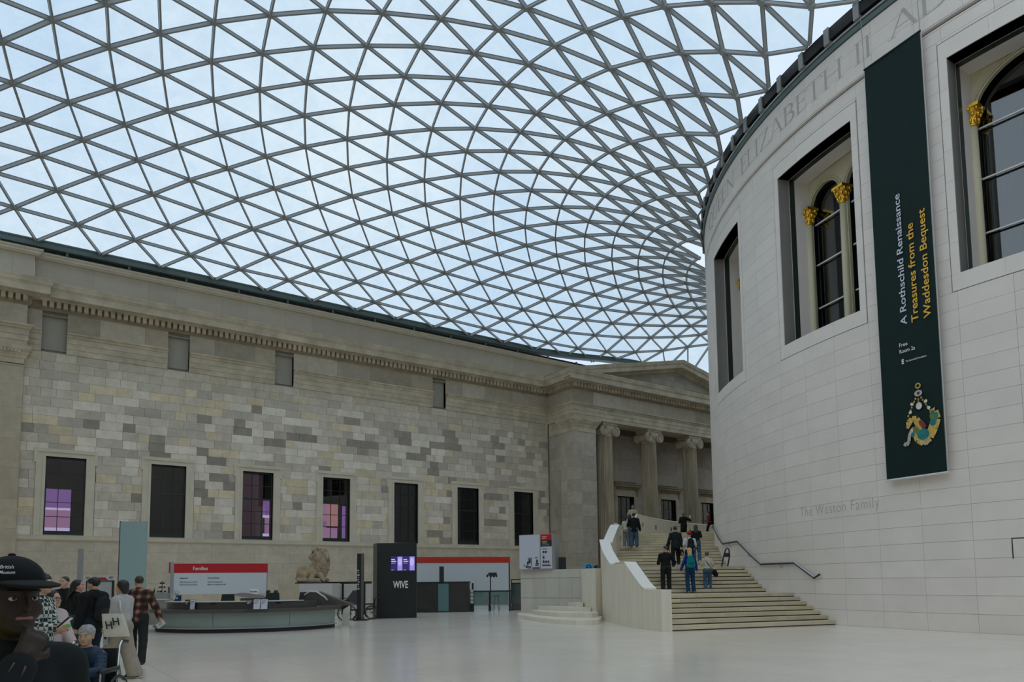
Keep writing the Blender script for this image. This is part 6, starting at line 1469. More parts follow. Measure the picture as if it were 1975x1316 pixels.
        t0 = c + (d * .03 + sd * .028) * q; t1 = t0 + (sd * .7 + d * .6 + pf * .35) * .04 * q; Fd.cap(t0, t1, (.0135 + g) * q, (.0115 + g) * q, .01); Fd.cap(t1, t1 + (d * .8 + pf * .5 + sd * .15) * .03 * q, (.0115 + g) * q, (.009 + g) * q, .005)
    def skull(Fd):
        Fd.ell(hp(0, -.012, .035), np.array([.077, .096, .088]) * k, .03, RH); Fd.ell(hp(0, .022, -.035), np.array([.062, .07, .085]) * k, .03, RH); Fd.ell(hp(0, .06, -.088), np.array([.032, .026, .024]) * k, .025, RH)
        Fd.cap(hp(0, .088, .012), hp(0, .104, -.028), .0095 * k, .0135 * k, .01); Fd.cap(hp(-.03, .08, .028), hp(.03, .08, .028), .012 * k, None, .014)
        for s in (-1, 1):
            Fd.ell(hp(s * .077, -.008, -.012), np.array([.011, .02, .032]) * k, .008, RH); Fd.ell(hp(s * .045, .052, -.03), np.array([.024, .024, .02]) * k, .025, RH)
        Fd.ell(hp(0, .083, -.06), np.array([.022, .012, .009]) * k, .01, RH)
        Fd.cap(P(0, -.015, 1.45), hp(0, -.02, -.06), .055 * k * (1 if not fem else .88), .052 * k * (1 if not fem else .88), .025)
    torso(B)
    for i in (0, 1):
        leg(B, i); arm(B, i); hand(B, i); a, b_, c, f = legs[i]; B.cap(c, f + np.array([0, .1 * k, .035 * k]), .036 * k, .03 * k, .03); B.cap(c, f + np.array([0, -.09 * k, .04 * k]), .035 * k, .034 * k, .03)
    skull(B); B.build('body', SK[skin_], root, h, T)
    if bottom is not None and skirt is None:
        Q = Field(); pelvis(Q, loose); Q.ell(P(0, 0, 1.04), np.array([(.135 if fem else .15) * wx + loose, .1 * wx + loose, .06]) * k, .04)
        for i in (0, 1): leg(Q, i, max(loose, .014), .98, wide)
        Q.clip((0, 0, -1), -(min(ft[0][2], ft[1][2]) + .045 * k)); Q.build('trousers', bottom, root, h, T)
    if skirt is not None:
        Q = Field(); pelvis(Q, loose); Q.cap(P(0, 0, .95), P(0, 0, .62), .17 * k, .2 * k, .05); Q.clip((0, 0, -1), -(hz + .5 * k)); Q.build('skirt', skirt, root, h, T)
    if top is not None:
        g = loose + .004; Q = Field(); torso(Q, g, False)
        lowz = hem if hem is not None else (1.0 if tuck else .9)
        Q.ell(P(0, 0, 1.02), np.array([(.15 if fem else .158) * wx + g, .108 * wx + g, .12 + g]) * k, .05)
        if lowz < .95: Q.ell(P(0, -.01, .93), np.array([.165 * wx + g, .12 * wx + g, .1 + g]) * k, .05)
        if lowz < .84: Q.cap(P(0, 0, .95), P(0, 0, lowz + .08), (.165 * wx) * k, (.17 * wx) * k, .05)
        tl = {'long': 1.93, 'short': .62, 'elbow': 1.05, 'none': .05, 'three': 1.5}[sleeve]
        for i in (0, 1): arm(Q, i, g + .004, 0, tl)
        Q.clip((0, 0, -1), -(hz + lowz * k)); Q.build('top', top, root, h, T)
        if collar:
            Q = Field(); n_ = 10
            for j in range(n_):
                t0, t1 = 2 * PI * j / n_, 2 * PI * (j + 1) / n_; Q.cap(P(.07 * math.sin(t0), -.02 + .068 * math.cos(t0), 1.47 + .012 * -math.cos(t0)), P(.07 * math.sin(t1), -.02 + .068 * math.cos(t1), 1.47 + .012 * -math.cos(t1)), .022 * k, None, .01)
            Q.build('collar', top, root, h, T)
    if shoes is not None:
        for i in (0, 1):
            a, b_, c, f = legs[i]; Q = Field(); Q.cap(f + np.array([0, -.085 * k, .05 * k]), f + np.array([0, .11 * k, .04 * k]), .046 * k, .042 * k, .03); Q.cap(c + np.array([0, 0, -.02]), f + np.array([0, -.05 * k, .06 * k]), .05 * k, .045 * k, .03)
            Q.clip((0, 0, -1), -(f[2] + .018)); so = Q.build('shoe', shoes[0], root, h, T)
            Q = Field(); Q.cap(f + np.array([0, -.085 * k, .02 * k]), f + np.array([0, .115 * k, .02 * k]), .05 * k, .046 * k, .02); Q.clip((0, 0, 1), f[2] + .03 * k); Q.clip((0, 0, -1), -f[2] - .001)
            sl = Q.build('sole', shoes[1], so, h, T)
    hc, hs = hair; Q = Field(); HMAT = HAIR[hc]
    if hs != 'none':
        fw = RH @ np.array([0, 1, 0]); up = RH @ np.array([0, 0, 1]); g = .005 if hs == 'crop' else .012 if hs in ('short', 'fringe', 'tousle') else .016
        Q.ell(hp(0, -.02, .045), np.array([.077 + g, .092 + g, .084 + g]) * k, .02, RH)
        n1 = fw * .75 - up * .66; n1 = n1 / np.linalg.norm(n1)
        if hs in ('long', 'braid', 'bob'):
            if hs == 'bob':
                for s in (-1, 1): Q.ell(hp(s * .055, -.02, -.05), np.array([.045, .075, .1]) * k, .03, RH)
                Q.ell(hp(0, -.06, -.04), np.array([.085, .055, .1]) * k, .03, RH)
            elif hs == 'long': Q.cap(hp(0, -.07, 0), P(0, -.12, 1.36), .085 * k, .075 * k, .05); Q.cap(hp(0, -.075, -.05), P(0, -.13, 1.28), .07 * k, .05 * k, .05)
            else: Q.cap(hp(0, -.085, -.02), P(.0, -.125, 1.42), .05 * k, .03 * k, .03); Q.cap(P(0, -.125, 1.42), P(0, -.13, 1.17), .03 * k, .018 * k, .02)
        elif hs == 'bun': Q.ell(hp(0, -.09, .07), np.array([.05, .045, .05]) * k, .02, RH)
        elif hs == 'fringe': Q.ell(hp(0, .05, .07), np.array([.07, .05, .035]) * k, .03, RH)
        elif hs == 'tousle':
            rq_ = random.Random(5)
            for j in range(46):
                a = rq_.uniform(0, 2 * PI); e_ = rq_.uniform(.0, 1.2); dx = np.array([math.cos(a) * math.cos(e_), math.sin(a) * math.cos(e_), math.sin(e_)]); q_ = hp(*(np.array([0, -.02, .045]) + dx * np.array([.086, .1, .09]))); Q.cap(q_, q_ + (RH @ np.array([-.02 * dx[1] + .012, .01, -.022])) * k, .014 * k, .006 * k, .006)
        d1 = n1 @ hp(0, .06 if hs not in ('fringe', 'tousle') else .076, .048); Q.clip(n1, d1)
        if hs in ('bob', 'long', 'braid'): Q.clip(fw, fw @ hp(0, .055, 0))
        Q.build('hair', HMAT, root, h * .9, T)
    if beard:
        Q = Field(); Q.ell(hp(0, .045, -.075), np.array([.058, .05, .04]) * k, .02, RH); Q.cap(hp(-.065, .01, -.03), hp(-.045, .05, -.085), .016 * k, None, .02); Q.cap(hp(.065, .01, -.03), hp(.045, .05, -.085), .016 * k, None, .02); Q.build('beard', HAIR[beard], root, h * .8, T)
    if face:
        for s in (-1, 1):
            e = Field().ell(hp(s * .031, .0795, .005), np.array([.0135, .009, .0075]) * k, .005, RH).build('eye', EYE, root, .003, T); Field().ell(hp(s * .031, .087, .005), np.array([.006, .004, .006]) * k, .003).build('iris', PUP, e, .002, T)
            Field().cap(hp(s * .017, .092, .028), hp(s * .048, .083, .03), .0045 * k).build('eyebrow', HAIR[hc] if hc != 'grey' else HAIR['ash'], root, .003, T)
        Field().cap(hp(-.02, .09, -.06), hp(.02, .09, -.06), .0065 * k).build('lips', LIP, root, .003, T)
    if glove: 
        for i in glove[1]: Q = Field(); hand(Q, i, .004); Q.build('glove', glove[0], root, .006, T)
    tow = lambda p: Vector(T[0] @ np.array(p, float) + T[1])
    return root, {'T': T, 'P': P, 'hp': hp, 'arms': arms, 'legs': legs, 'w': tow, 'k': k, 'sh': sh, 'S': S, 'F': F}
def strap(nm, mat, par_, info, pts, r=.012):
    mb = MB(); mb.tube([info['w'](p) for p in pts], r, 6); return mb.build(nm, mat, par_, smooth=True)
def backpack(label, info, mat, trim, z=1.2, sx=.15, sy=.09, sz=.22, straps=True, y=-.2):
    k = info['k']; c = info['P'](0, y, z); root = empty('backpack', info['w'](c), label, 'backpack')
    Q = Field(); Q.ell(c, np.array([sx, sy, sz]) * k, .05); Q.cap(c + np.array([-sx * .55, 0, -sz * .6]), c + np.array([sx * .55, 0, -sz * .6]), sy * .95 * k, None, .05); Q.build('body', mat, root, .011, info['T'])
    Q = Field(); Q.ell(c + np.array([0, -sy * .72, -sz * .32]), np.array([sx * .72, sy * .42, sz * .42]) * k, .02); Q.build('front_pocket', trim, root, .011, info['T'])
    mb = MB(); mb.tube([info['w'](c + np.array([sx * .8 * math.cos(t), -sy * .55 - .01, sz * .8 * math.sin(t)])) for t in np.linspace(.3, PI - .3, 12)], .007, 5); mb.build('zip', trim, root)
    mb = MB(); mb.tube([info['w'](c + np.array([.04 * math.cos(t), sy * .3, sz + .03 * math.sin(t)])) for t in np.linspace(0, PI, 8)], .009, 5); mb.build('loop', mat, root)
    if straps:
        for s in (-1, 1): strap('strap', mat, root, info, [c + np.array([s * .09, sy * .6, sz * .75]), info['P'](s * .1, -.05, 1.495), info['P'](s * .115, .06, 1.46), info['P'](s * .13, .125, 1.3), info['P'](s * .165, .05, 1.1), c + np.array([s * .12, sy * .5, -sz * .6])], .016)
    return root
def at_z(px, D, z): p = gp(px, D); p.z = z; return p
BLK_, WHT = cloth('black_cloth', (0.008, 0.009, 0.01)), cloth('white_cloth', (0.62, 0.62, 0.62))
NAVY, DARK = cloth('dark_navy_cloth', (0.012, 0.018, 0.022)), cloth('charcoal_cloth', (0.016, 0.018, 0.018))
JEAN, JEAN2 = cloth('mid_blue_denim', (0.05, 0.105, 0.17), var=.3), cloth('deep_blue_denim', (0.008, 0.045, 0.11), var=.3)
SOLE = smat('white_rubber_sole', (0.6, 0.6, 0.58), .6); SHB = smat('black_shoe', (0.012, 0.012, 0.013), .5); SHT = smat('tan_boot', (0.22, 0.17, 0.1), .7); SHW = smat('white_shoe', (0.62, 0.61, 0.58), .6); SOD = smat('dark_sole', (0.03, 0.028, 0.025), .7)

# on the stairs
person('man in black shirt and trousers climbing stairs, hand in hand with blonde woman', at_z(1285, 28.4, 7 * RISE), 6, 1.86, 1.06, 'fair', ('brown', 'crop'), (-62, 0), [(-.13, -.02, 0), (.12, .06, 0)], [(-.36, .05, .86), (.52, .08, .86)], top=BLK_, sleeve='elbow', bottom=DARK, shoes=(SHB, SOLE), loose=.016, hem=.84)
rt, inf = person('blonde woman in blue top and jeans climbing stairs with teal backpack', at_z(1331.5, 27.9, 7 * RISE), 2, 1.74, .98, 'fair', ('blonde', 'long'), (6, 0), [(-.1, -.02, 0), (.13, .05, 0)], [(-.36, .06, .86), (.3, .1, .8)], top=cloth('cobalt_blue_knit', (0.01, 0.03, 0.22)), sleeve='long', bottom=JEAN2, shoes=(SHT, SOD), fem=True, hem=.88)
backpack('teal backpack on the blonde woman climbing the stairs', inf, cloth('teal_nylon', (0.0, 0.2, 0.2)), cloth('dark_teal_nylon', (0.0, 0.12, 0.125)), 1.22, .155, .09, .24)
rt, inf = person('woman in cream tee and blue jeans climbing stairs with black shoulder bag', at_z(1365, 28.7, 7 * RISE), 4, 1.62, 1.0, 'fair', ('ash', 'bun'), (-4, 0), [(-.09, -.12, .03), (.1, .08, 0)], [(-.33, .1, .78), (.3, .05, .82)], top=cloth('cream_jersey', (0.52, 0.5, 0.4)), sleeve='short', bottom=JEAN, shoes=(SHW, SOLE), fem=True, tuck=True)
bg = empty('shoulder_bag', inf['w'](inf['P'](.3, 0, .85)), 'slouchy black bag on right hip of woman in cream tee', 'bag')
Q = Field(); Q.ell(inf['P'](.3, -.02, .86), (.1, .13, .13), .04); Q.ell(inf['P'](.36, -.02, .78), (.08, .12, .1), .04); Q.build('body', BLK_, bg, .011, inf['T'])
strap('strap', BLK_, bg, inf, [inf['P'](-.13, .06, 1.46), inf['P'](-.12, -.06, 1.47), inf['P'](0, -.14, 1.25), inf['P'](.16, -.14, 1.05), inf['P'](.27, -.06, .95)], .012)
rt, inf = person('man in dark suit climbing upper stairs with coat over his left arm', at_z(1305, 30.6, 14 * RISE), 4, 1.72, 1.04, 'fair', ('brown', 'short'), (5, 0), [(-.12, 0, 0), (.13, .18, .12)], [(-.24, .2, 1.02), (.28, .02, .82)], top=NAVY, sleeve='long', bottom=DARK, shoes=(SHB, SOD), loose=.02, hem=.8)
ct_ = empty('coat', inf['w'](inf['P'](-.33, .05, .9)), 'folded black coat hanging over left arm of man in dark suit', 'coat')
Q = Field(); Q.cap(inf['P'](-.3, .12, 1.05), inf['P'](-.42, .05, .72), .06, .09, .05); Q.cap(inf['P'](-.28, .0, 1.1), inf['P'](-.36, -.05, .78), .05, .07, .05); Q.build('cloth', BLK_, ct_, .011, inf['T'])
sk_ = empty('walking_stick', inf['w'](inf['P'](-.23, .22, .5)), 'slim brown walking stick held by man in dark suit', 'stick'); strap('shaft', smat('brown_cane', (0.16, 0.11, 0.06), .5), sk_, inf, [inf['P'](-.25, .24, 1.05), inf['P'](-.23, .22, .02)], .014)
hb = empty('hand_bag', inf['w'](inf['P'](.3, .02, .7)), 'dark mottled bag carried low by man in dark suit', 'bag'); Q = Field(); Q.ell(inf['P'](.26, .03, .62), (.09, .16, .15), .04); Q.build('body', cloth('mottled_dark_fabric', (0.02, 0.026, 0.024), var=.6, scale=20), hb, .011, inf['T'])
rt, inf = person('man in red cap and white tee climbing stairs with black backpack', at_z(1332, 29.6, 12 * RISE), -4, 1.72, 1.05, 'fair', ('brown', 'crop'), (-12, 0), [(-.12, 0, 0), (.12, .15, .1)], [(-.3, .08, .82), (.34, .05, .84)], top=WHT, sleeve='short', bottom=DARK, shoes=(SHB, SOD), loose=.016)
backpack('black backpack on the man in red cap', inf, cloth('black_nylon', (0.014, 0.016, 0.018)), cloth('charcoal_nylon', (0.025, 0.027, 0.03)), 1.26, .145, .085, .23)
Q = Field(); Q.ell(inf['hp'](0, -.01, .06), np.array([.1, .115, .085]), .02); Q.clip((0, 0, -1), -(inf['hp'](0, 0, .045)[2])); Q.cap(inf['hp'](-.05, .1, .05), inf['hp'](.05, .1, .05), .018, None, .02); Q.build('cap', cloth('bright_red_cap', (0.5, 0.008, 0.012)), rt, .01, inf['T'])
rt, inf = person('woman with long brown hair in black tee and jeans climbing stairs', at_z(1345, 31.2, 15 * RISE), 10, 1.66, 1.06, 'fair', ('brown', 'long'), (0, 0), [(-.1, 0, 0), (.12, -.14, .06)], [(-.28, .06, .8), (.3, .02, .8)], top=BLK_, sleeve='short', bottom=JEAN, shoes=(SHW, SOLE), fem=True, loose=.02)
# pair on the third landing
rt, inf = person('woman with dark braid in pale hoodie and grey trousers standing on landing', at_z(1210, 35.4, 21 * RISE), 14, 1.52, .95, 'tan', ('black', 'braid'), (40, 0), [(-.09, 0, 0), (.1, .05, 0)], [(-.14, .3, 1.02), (.16, .32, 1.06)], top=cloth('pale_sage_fleece', (0.5, 0.48, 0.4)), sleeve='long', bottom=cloth('grey_denim', (0.2, 0.2, 0.2), var=.3), shoes=(SHW, SOLE), fem=True, loose=.026, hem=.84)
rt, inf = person('man in black jacket and blue jeans standing on landing beside hooded woman', at_z(1225, 35.1, 21 * RISE), 8, 1.66, 1.1, 'tan', ('black', 'short'), (-14, 0), [(-.13, 0, 0), (.13, .04, 0)], [(-.2, .28, 1.1), (.3, .08, .84)], top=BLK_, sleeve='long', bottom=JEAN, shoes=(SHB, SOD), loose=.03, hem=.8)
person('bearded man in beige tee facing us on the upper stairs', at_z(1223.5, 42.5, 28 * RISE), 178, 1.77, 1.08, 'tan', ('black', 'short'), (-6, 0), None, [(-.33, .1, .92), (.36, .12, .95)], top=cloth('beige_jersey', (0.4, 0.36, 0.25)), sleeve='short', bottom=DARK, shoes=(SHB, SOD), beard='black', face=True)
person('person in dark red top partly hidden between hooded woman and jacketed man', at_z(1218, 36.6, 22 * RISE), 40, 1.56, 1.0, 'tan', ('black', 'long'), (0, 0), None, [(-.1, .3, 1.1), (.15, .3, 1.1)], top=cloth('dark_wine_jersey', (0.06, 0.012, 0.012)), sleeve='short', bottom=DARK, shoes=(SHB, SOD), fem=True)
rt, inf = person('person in black tunic at far parapet holding up a white phone', at_z(1322, 47.2, 28 * RISE), 2, 1.68, 1.1, 'tan', ('ash', 'bun'), (0, 0), None, [(-.3, .06, .86), (.42, .18, 1.38)], elbow=[None, (.6, -.4, -.8)], top=BLK_, sleeve='elbow', bottom=BLK_, shoes=(SHB, SOD), loose=.03, hem=.62)
c = inf['w'](inf['arms'][1][2]) + Z3 * .1; ph = empty('phone', c, 'white phone held up by person in black tunic', 'phone'); part('case', M['white_cap'], ph, lambda mb: mb.obox(c + RV * .04, RV, HV, Z3, .05, .012, .09)); part('lens', M['black'], ph, lambda mb: mb.lathe([(.012, -.02), (.012, -.013)], c + RV * .02 + Z3 * .07, 8, ax=HV))
person('person in red top and black trousers at drum edge atop the stairs', at_z(1370.5, 46.5, 28 * RISE), -70, 1.72, .95, 'tan', ('brown', 'short'), (0, 0), None, None, top=cloth('muted_crimson_jersey', (0.22, 0.03, 0.045)), sleeve='long', bottom=BLK_, shoes=(SHB, SOD))

# staff seated behind the desk
person('seated person with dark hair and white collar behind families board edge', at_z(518, 31.5, 0), 80, 1.7, 1.0, 'olive', ('black', 'short'), (0, 0), [(-.1, .5, 0), (.1, .5, 0)], [(-.2, .35, .75), (.2, .35, .75)], hz=-.35, top=WHT, sleeve='long', bottom=DARK, face=False)
person('seated person in orange top with dark curly hair beyond desk chairs', at_z(533, 31.2, 0), 75, 1.72, 1.0, 'olive', ('black', 'bob'), (0, 0), [(-.1, .5, 0), (.1, .5, 0)], [(-.2, .35, .75), (.2, .35, .75)], hz=-.38, top=cloth('orange_jersey', (0.6, 0.2, 0.01)), sleeve='short', bottom=DARK)
# ---------------------------------------------------------------- stone lion
def lion():
    T = (np.array([[RV.x, HV.x, 0], [RV.y, HV.y, 0], [0, 0, 1.0]]), np.array([po.x, po.y, 0.0])); root = empty('lion_statue', (po.x, po.y, 1.7), 'weathered brown stone lion lying with head turned left on plinth', 'statue')
    ST = smat('weathered_lion_stone', (0.4, 0.315, 0.205), .85, var=.45, scale=3.5, bump=.35, bscale=16)
    y = .8
    B = Field()
    B.ell((-.42, y, 2.12), (.29, .36, .4), .12).ell((-.1, y, 2.28), (.45, .36, .36), .15).ell((-.28, y - .22, 2.06), (.24, .2, .36), .06).ell((.5, y, 2.4), (.42, .42, .62), .15)
    B.cap((.3, y - .28, 2.2), (.12, y - .42, 1.84), .16, .13, .06).cap((.12, y - .42, 1.83), (.55, y - .46, 1.8), .12, .1, .05).cap((.55, y + .3, 1.82), (.85, y + .2, 1.8), .12, .1, .05).cap((.62, y - .34, 2.1), (.8, y - .38, 1.82), .14, .11, .06)
    B.cap((-.5, y - .3, 1.82), (-.05, y - .42, 1.8), .12, .1, .06).cap((-.65, y, 1.9), (-.55, y + .2, 1.85), .12, .1, .05)
    B.ell((.36, y - .05, 3.14), (.3, .28, .34), .1).cap((.3, y - .08, 3.08), (.07, y - .1, 3.0), .2, .145, .08).cap((.2, y - .08, 2.94), (.1, y - .1, 2.9), .14, .1, .05)
    B.cap((.2, y - .09, 3.24), (.03, y - .1, 3.1), .07, .06, .05).ell((.02, y - .1, 3.04), (.05, .08, .06), .03).cap((.16, y - .25, 3.34), (.3, y - .28, 3.36), .05, .05, .04).ell((.42, y - .27, 3.44), (.08, .05, .1), .04)
    B.clip((0, 0, -1), -1.7)
    B.build('body', ST, root, .026, T)
    Q = Field(); rr = random.Random(3)
    for i in range(150):
        u, v = rr.uniform(-.5, 1.0), rr.uniform(-1.0, 1.0); a = -PI * .5 + rr.uniform(-1.25, 1.25)
        zc = 2.75 + v * .78; w = math.sqrt(max(0, 1 - v * v)); cx = .58 + .0 * v; p = np.array([cx + .44 * w * math.sin(a + PI / 2) * 1.0, y - .46 * w * math.cos(a + PI / 2), zc])
        if p[0] < .26 and zc > 2.75: continue
        q = p + np.array([rr.uniform(-.04, .1), rr.uniform(-.02, .02), -.14]); Q.cap(p, q, .062, .03, .018)
    Q.ell((.6, y, 2.75), (.4, .42, .74), .05); Q.build('mane', ST, root, .024, T)
    for dx in (0,): Field().ell((.21, y - .27, 3.22), (.06, .04, .035), .01).build('eye', smat('shadowed_eye_socket', (0.03, 0.025, 0.02), .9), root, .012, T)
lion()

# ---------------------------------------------------------------- visitors at the left
rt, inf = person('man in brown plaid shirt walking away with papers in his right hand', at_z(268, 14.7, 0), -28, 1.79, 1.06, 'fair', ('brown', 'crop'), (-14, 4), [(-.07, .1, 0), (.09, -.16, .0)], [(-.24, .24, .95), (.42, -.16, .9)], lean=.06, top=None, bottom=cloth('black_trousers_dusty', (0.02, 0.024, 0.024)), shoes=(SHB, SOLE), knee=[(0, 1, 0), (.25, 1, 0)])
def plaid():
    m = smat('brown_plaid_flannel', (0.09, 0.035, 0.018), .9); t = m.node_tree; p = t.nodes['Principled BSDF']; g = t.nodes.new('ShaderNodeNewGeometry'); sp = t.nodes.new('ShaderNodeSeparateXYZ'); t.links.new(g.outputs['Position'], sp.inputs[0])
    ad = t.nodes.new('ShaderNodeMath'); ad.operation = 'ADD'; t.links.new(sp.outputs[0], ad.inputs[0]); t.links.new(sp.outputs[1], ad.inputs[1]); out = []
    for src, f in ((sp.outputs[2], 42), (ad.outputs[0], 38)):
        mu = t.nodes.new('ShaderNodeMath'); mu.operation = 'MULTIPLY'; mu.inputs[1].default_value = f; t.links.new(src, mu.inputs[0]); si = t.nodes.new('ShaderNodeMath'); si.operation = 'SINE'; t.links.new(mu.outputs[0], si.inputs[0]); out.append(si)
    s = t.nodes.new('ShaderNodeMath'); s.operation = 'ADD'; t.links.new(out[0].outputs[0], s.inputs[0]); t.links.new(out[1].outputs[0], s.inputs[1])
    mr = t.nodes.new('ShaderNodeMapRange'); mr.inputs[1].default_value = -2; mr.inputs[2].default_value = 2; t.links.new(s.outputs[0], mr.inputs[0]); r = t.nodes.new('ShaderNodeValToRGB'); r.color_ramp.elements[0].position = .2; r.color_ramp.elements[0].color = (.012, .007, .006, 1); r.color_ramp.elements[1].position = .95; r.color_ramp.elements[1].color = (.3, .17, .1, 1); e = r.color_ramp.elements.new(.62); e.color = (.085, .03, .017, 1)
    t.links.new(mr.outputs[0], r.inputs[0]); t.links.new(r.outputs[0], p.inputs['Base Color']); return m
PLAID = plaid()
def shirt(rt, inf, mat, g=.02, low=.86, tl=1.9, nm='shirt', h=.011, wx=1.06, fem=False, k_=None):
    Q = Field(); P = inf['P']; k = inf['k']
    Q.ell(P(0, 0, 1.30), np.array([.168 * wx + g, .105 * wx + g, .17 + g]) * k, .06); Q.ell(P(0, 0, 1.1), np.array([.15 * wx + g, .1 * wx + g, .15 + g]) * k, .06); Q.ell(P(0, -.01, .95), np.array([.165 * wx + g, .12 * wx + g, .12 + g]) * k, .05)
    for q in (-1, 1): Q.cap(P(q * .03, -.015, 1.455), inf['sh'][(q + 1) // 2], (.05 + g) * k, (.052 + g) * k, .045)
    Q.cap(P(0, -.015, 1.4), P(0, -.015, 1.48), (.075 + g * .5) * k, (.062 + g * .4) * k, .03)
    for a, b_, c in inf['arms']:
        Q.cap(a, b_, (.05 + g) * k, (.044 + g) * k, .035); e = b_ + (c - b_) * (tl - 1); Q.cap(b_, e, (.044 + g) * k, (.034 + g) * k, .025)
    Q.clip((0, 0, -1), -(low * k + P(0, 0, 0)[2])); return Q.build(nm, mat, rt, h, inf['T'])
shirt(rt, inf, PLAID, .024, .85)
c = inf['w'](inf['arms'][1][2]) - Z3 * .13 + RV * .02; pp_ = empty('paper_sheets', c, 'white folded papers in right hand of plaid shirt man', 'papers'); part('sheet', WHT, pp_, lambda mb: mb.obox(c, (RV * .8 + Z3 * .6), HV, (Z3 * .8 - RV * .6), .09, .006, .05)); 

rt, inf = person('woman in pale grey top and wide beige trousers walking left with tote bag', at_z(237, 12.6, 0), -78, 1.68, 1.0, 'olive', ('black', 'bob'), (-14, 0), [(-.07, .12, 0), (.09, -.18, 0)], [(-.17, .16, .88), (.2, .1, .84)], top=cloth('pale_grey_sweat', (0.42, 0.42, 0.42)), sleeve='long', bottom=cloth('beige_wide_trousers', (0.33, 0.285, 0.225)), shoes=(SHB, SOLE), fem=True, tuck=True, loose=.024, wide=.05, face=True)
TOTE = cloth('cream_canvas', (0.58, 0.56, 0.48))
o = inf['w'](inf['P'](-.27, -.12, .98)); tot = empty('tote_bag', o, 'cream canvas tote bag with black letters on the arm of beige trousers woman', 'bag')
tx = (RV * 1.0 + HV * .15).normalized(); tn = Vector((tx.y, -tx.x, 0)); ty_ = (Z3 * .96 + tx * -.22).normalized()
def tq(u, v, d=0.0): return o + tx * u + ty_ * v + tn * d
def tote(mb):
    rows = []
    for v, th, sp in ((-.2, .03, .2), (-.1, .07, .2), (.05, .06, .19), (.2, .025, .17)):
        rows.append([tq(sp * math.cos(t), v, .03 + th * math.sin(t)) for t in np.linspace(0, 2 * PI, 16, endpoint=False)])
    mb.grid(rows, closed=True); n = len(mb.v); mb.f += [list(range(n - 64, n - 48))[::-1]]; mb.c += [None]; mb.m += [0]
part('body', TOTE, tot, tote, sharp=60)
strap('handle', TOTE, tot, inf, [inf['P'](-.25, -.05, 1.16), inf['P'](-.2, -.02, 1.35), inf['P'](-.15, .0, 1.475), inf['P'](-.17, -.1, 1.4), inf['P'](-.24, -.2, 1.16)], .014)
for i, (body, u, v) in enumerate((('H', -.06, .0), ('H', .06, .06))):
    mb = MB()
    for q in (0, 1): mb.slab([tq(u - .05 + q * .08, v - .06, .115), tq(u - .03 + q * .08, v - .06, .115), tq(u - .03 + q * .08, v + .07, .105), tq(u - .05 + q * .08, v + .07, .105)], tn * .01)
    mb.slab([tq(u - .04, v - .005, .113), tq(u + .04, v - .005, .113), tq(u + .04, v + .017, .113), tq(u - .04, v + .017, .113)], tn * .01); mb.build('printed_letter', M['ink'], tot)
strap('shoulder_cord', cloth('brown_cord', (0.08, 0.05, 0.045)), tot, inf, [inf['P'](-.12, .03, 1.48), inf['P'](-.06, .16, 1.3), inf['P'](-.1, .16, 1.1), inf['P'](-.2, .1, .86)], .008)
c = inf['w'](inf['P'](-.24, .1, .72)); pc = empty('phone', c, 'phone in pale patterned case hanging by beige trousers woman', 'phone'); part('case', smat('pale_blue_case', (0.3, 0.36, 0.4), .5), pc, lambda mb: mb.obox(c, RV, HV, Z3, .04, .01, .085)); part('print', M['ink'], pc, lambda mb: mb.obox(c + Z3 * .03 - HV * .011, RV, HV, Z3, .022, .002, .025))

rt, inf = person('young man with black hair and black jacket facing left', at_z(182, 13.4, 0), -72, 1.75, 1.06, 'olive', ('black', 'fringe'), (-16, 0), None, [(-.28, .06, .84), (.28, .1, .84)], top=cloth('black_shell_jacket', (0.009, 0.01, 0.011)), sleeve='long', bottom=cloth('navy_trousers', (0.012, 0.02, 0.035)), shoes=(SHB, SOD), loose=.036, hem=.82, face=True, collar=True)
backpack('black backpack on the young man in black jacket', inf, cloth('black_nylon', (0.014, 0.016, 0.018)), cloth('charcoal_nylon', (0.025, 0.027, 0.03)), 1.2, .16, .09, .23, y=-.24)
a0 = inf['w'](inf['P'](-.225, .06, 1.24)); b_ = tag(part('chest_mark', M['white_cap'], rt, lambda mb: mb.obox(a0, RV, HV, Z3, .035, .004, .006)))
rt, inf = person('woman with long black hair and black tee turned away beside young man', at_z(150, 14.8, 0), 48, 1.72, 1.02, 'fair', ('black', 'long'), (24, 6), None, [(-.2, .2, 1.0), (.16, .3, 1.05)], top=BLK_, sleeve='short', bottom=DARK, skirt=cloth('teal_check_skirt', (0.03, 0.05, 0.06), var=.5, scale=30), shoes=(SHB, SOD), fem=True, face=True)
person('man with cropped hair and dark glasses in black tee facing us', at_z(125, 16.4, 0), 176, 1.82, 1.12, 'fair', ('brown', 'crop'), (8, 4), None, [(-.28, .06, .86), (.28, .06, .86)], top=BLK_, sleeve='short', bottom=DARK, shoes=(SHB, SOD), face=True)
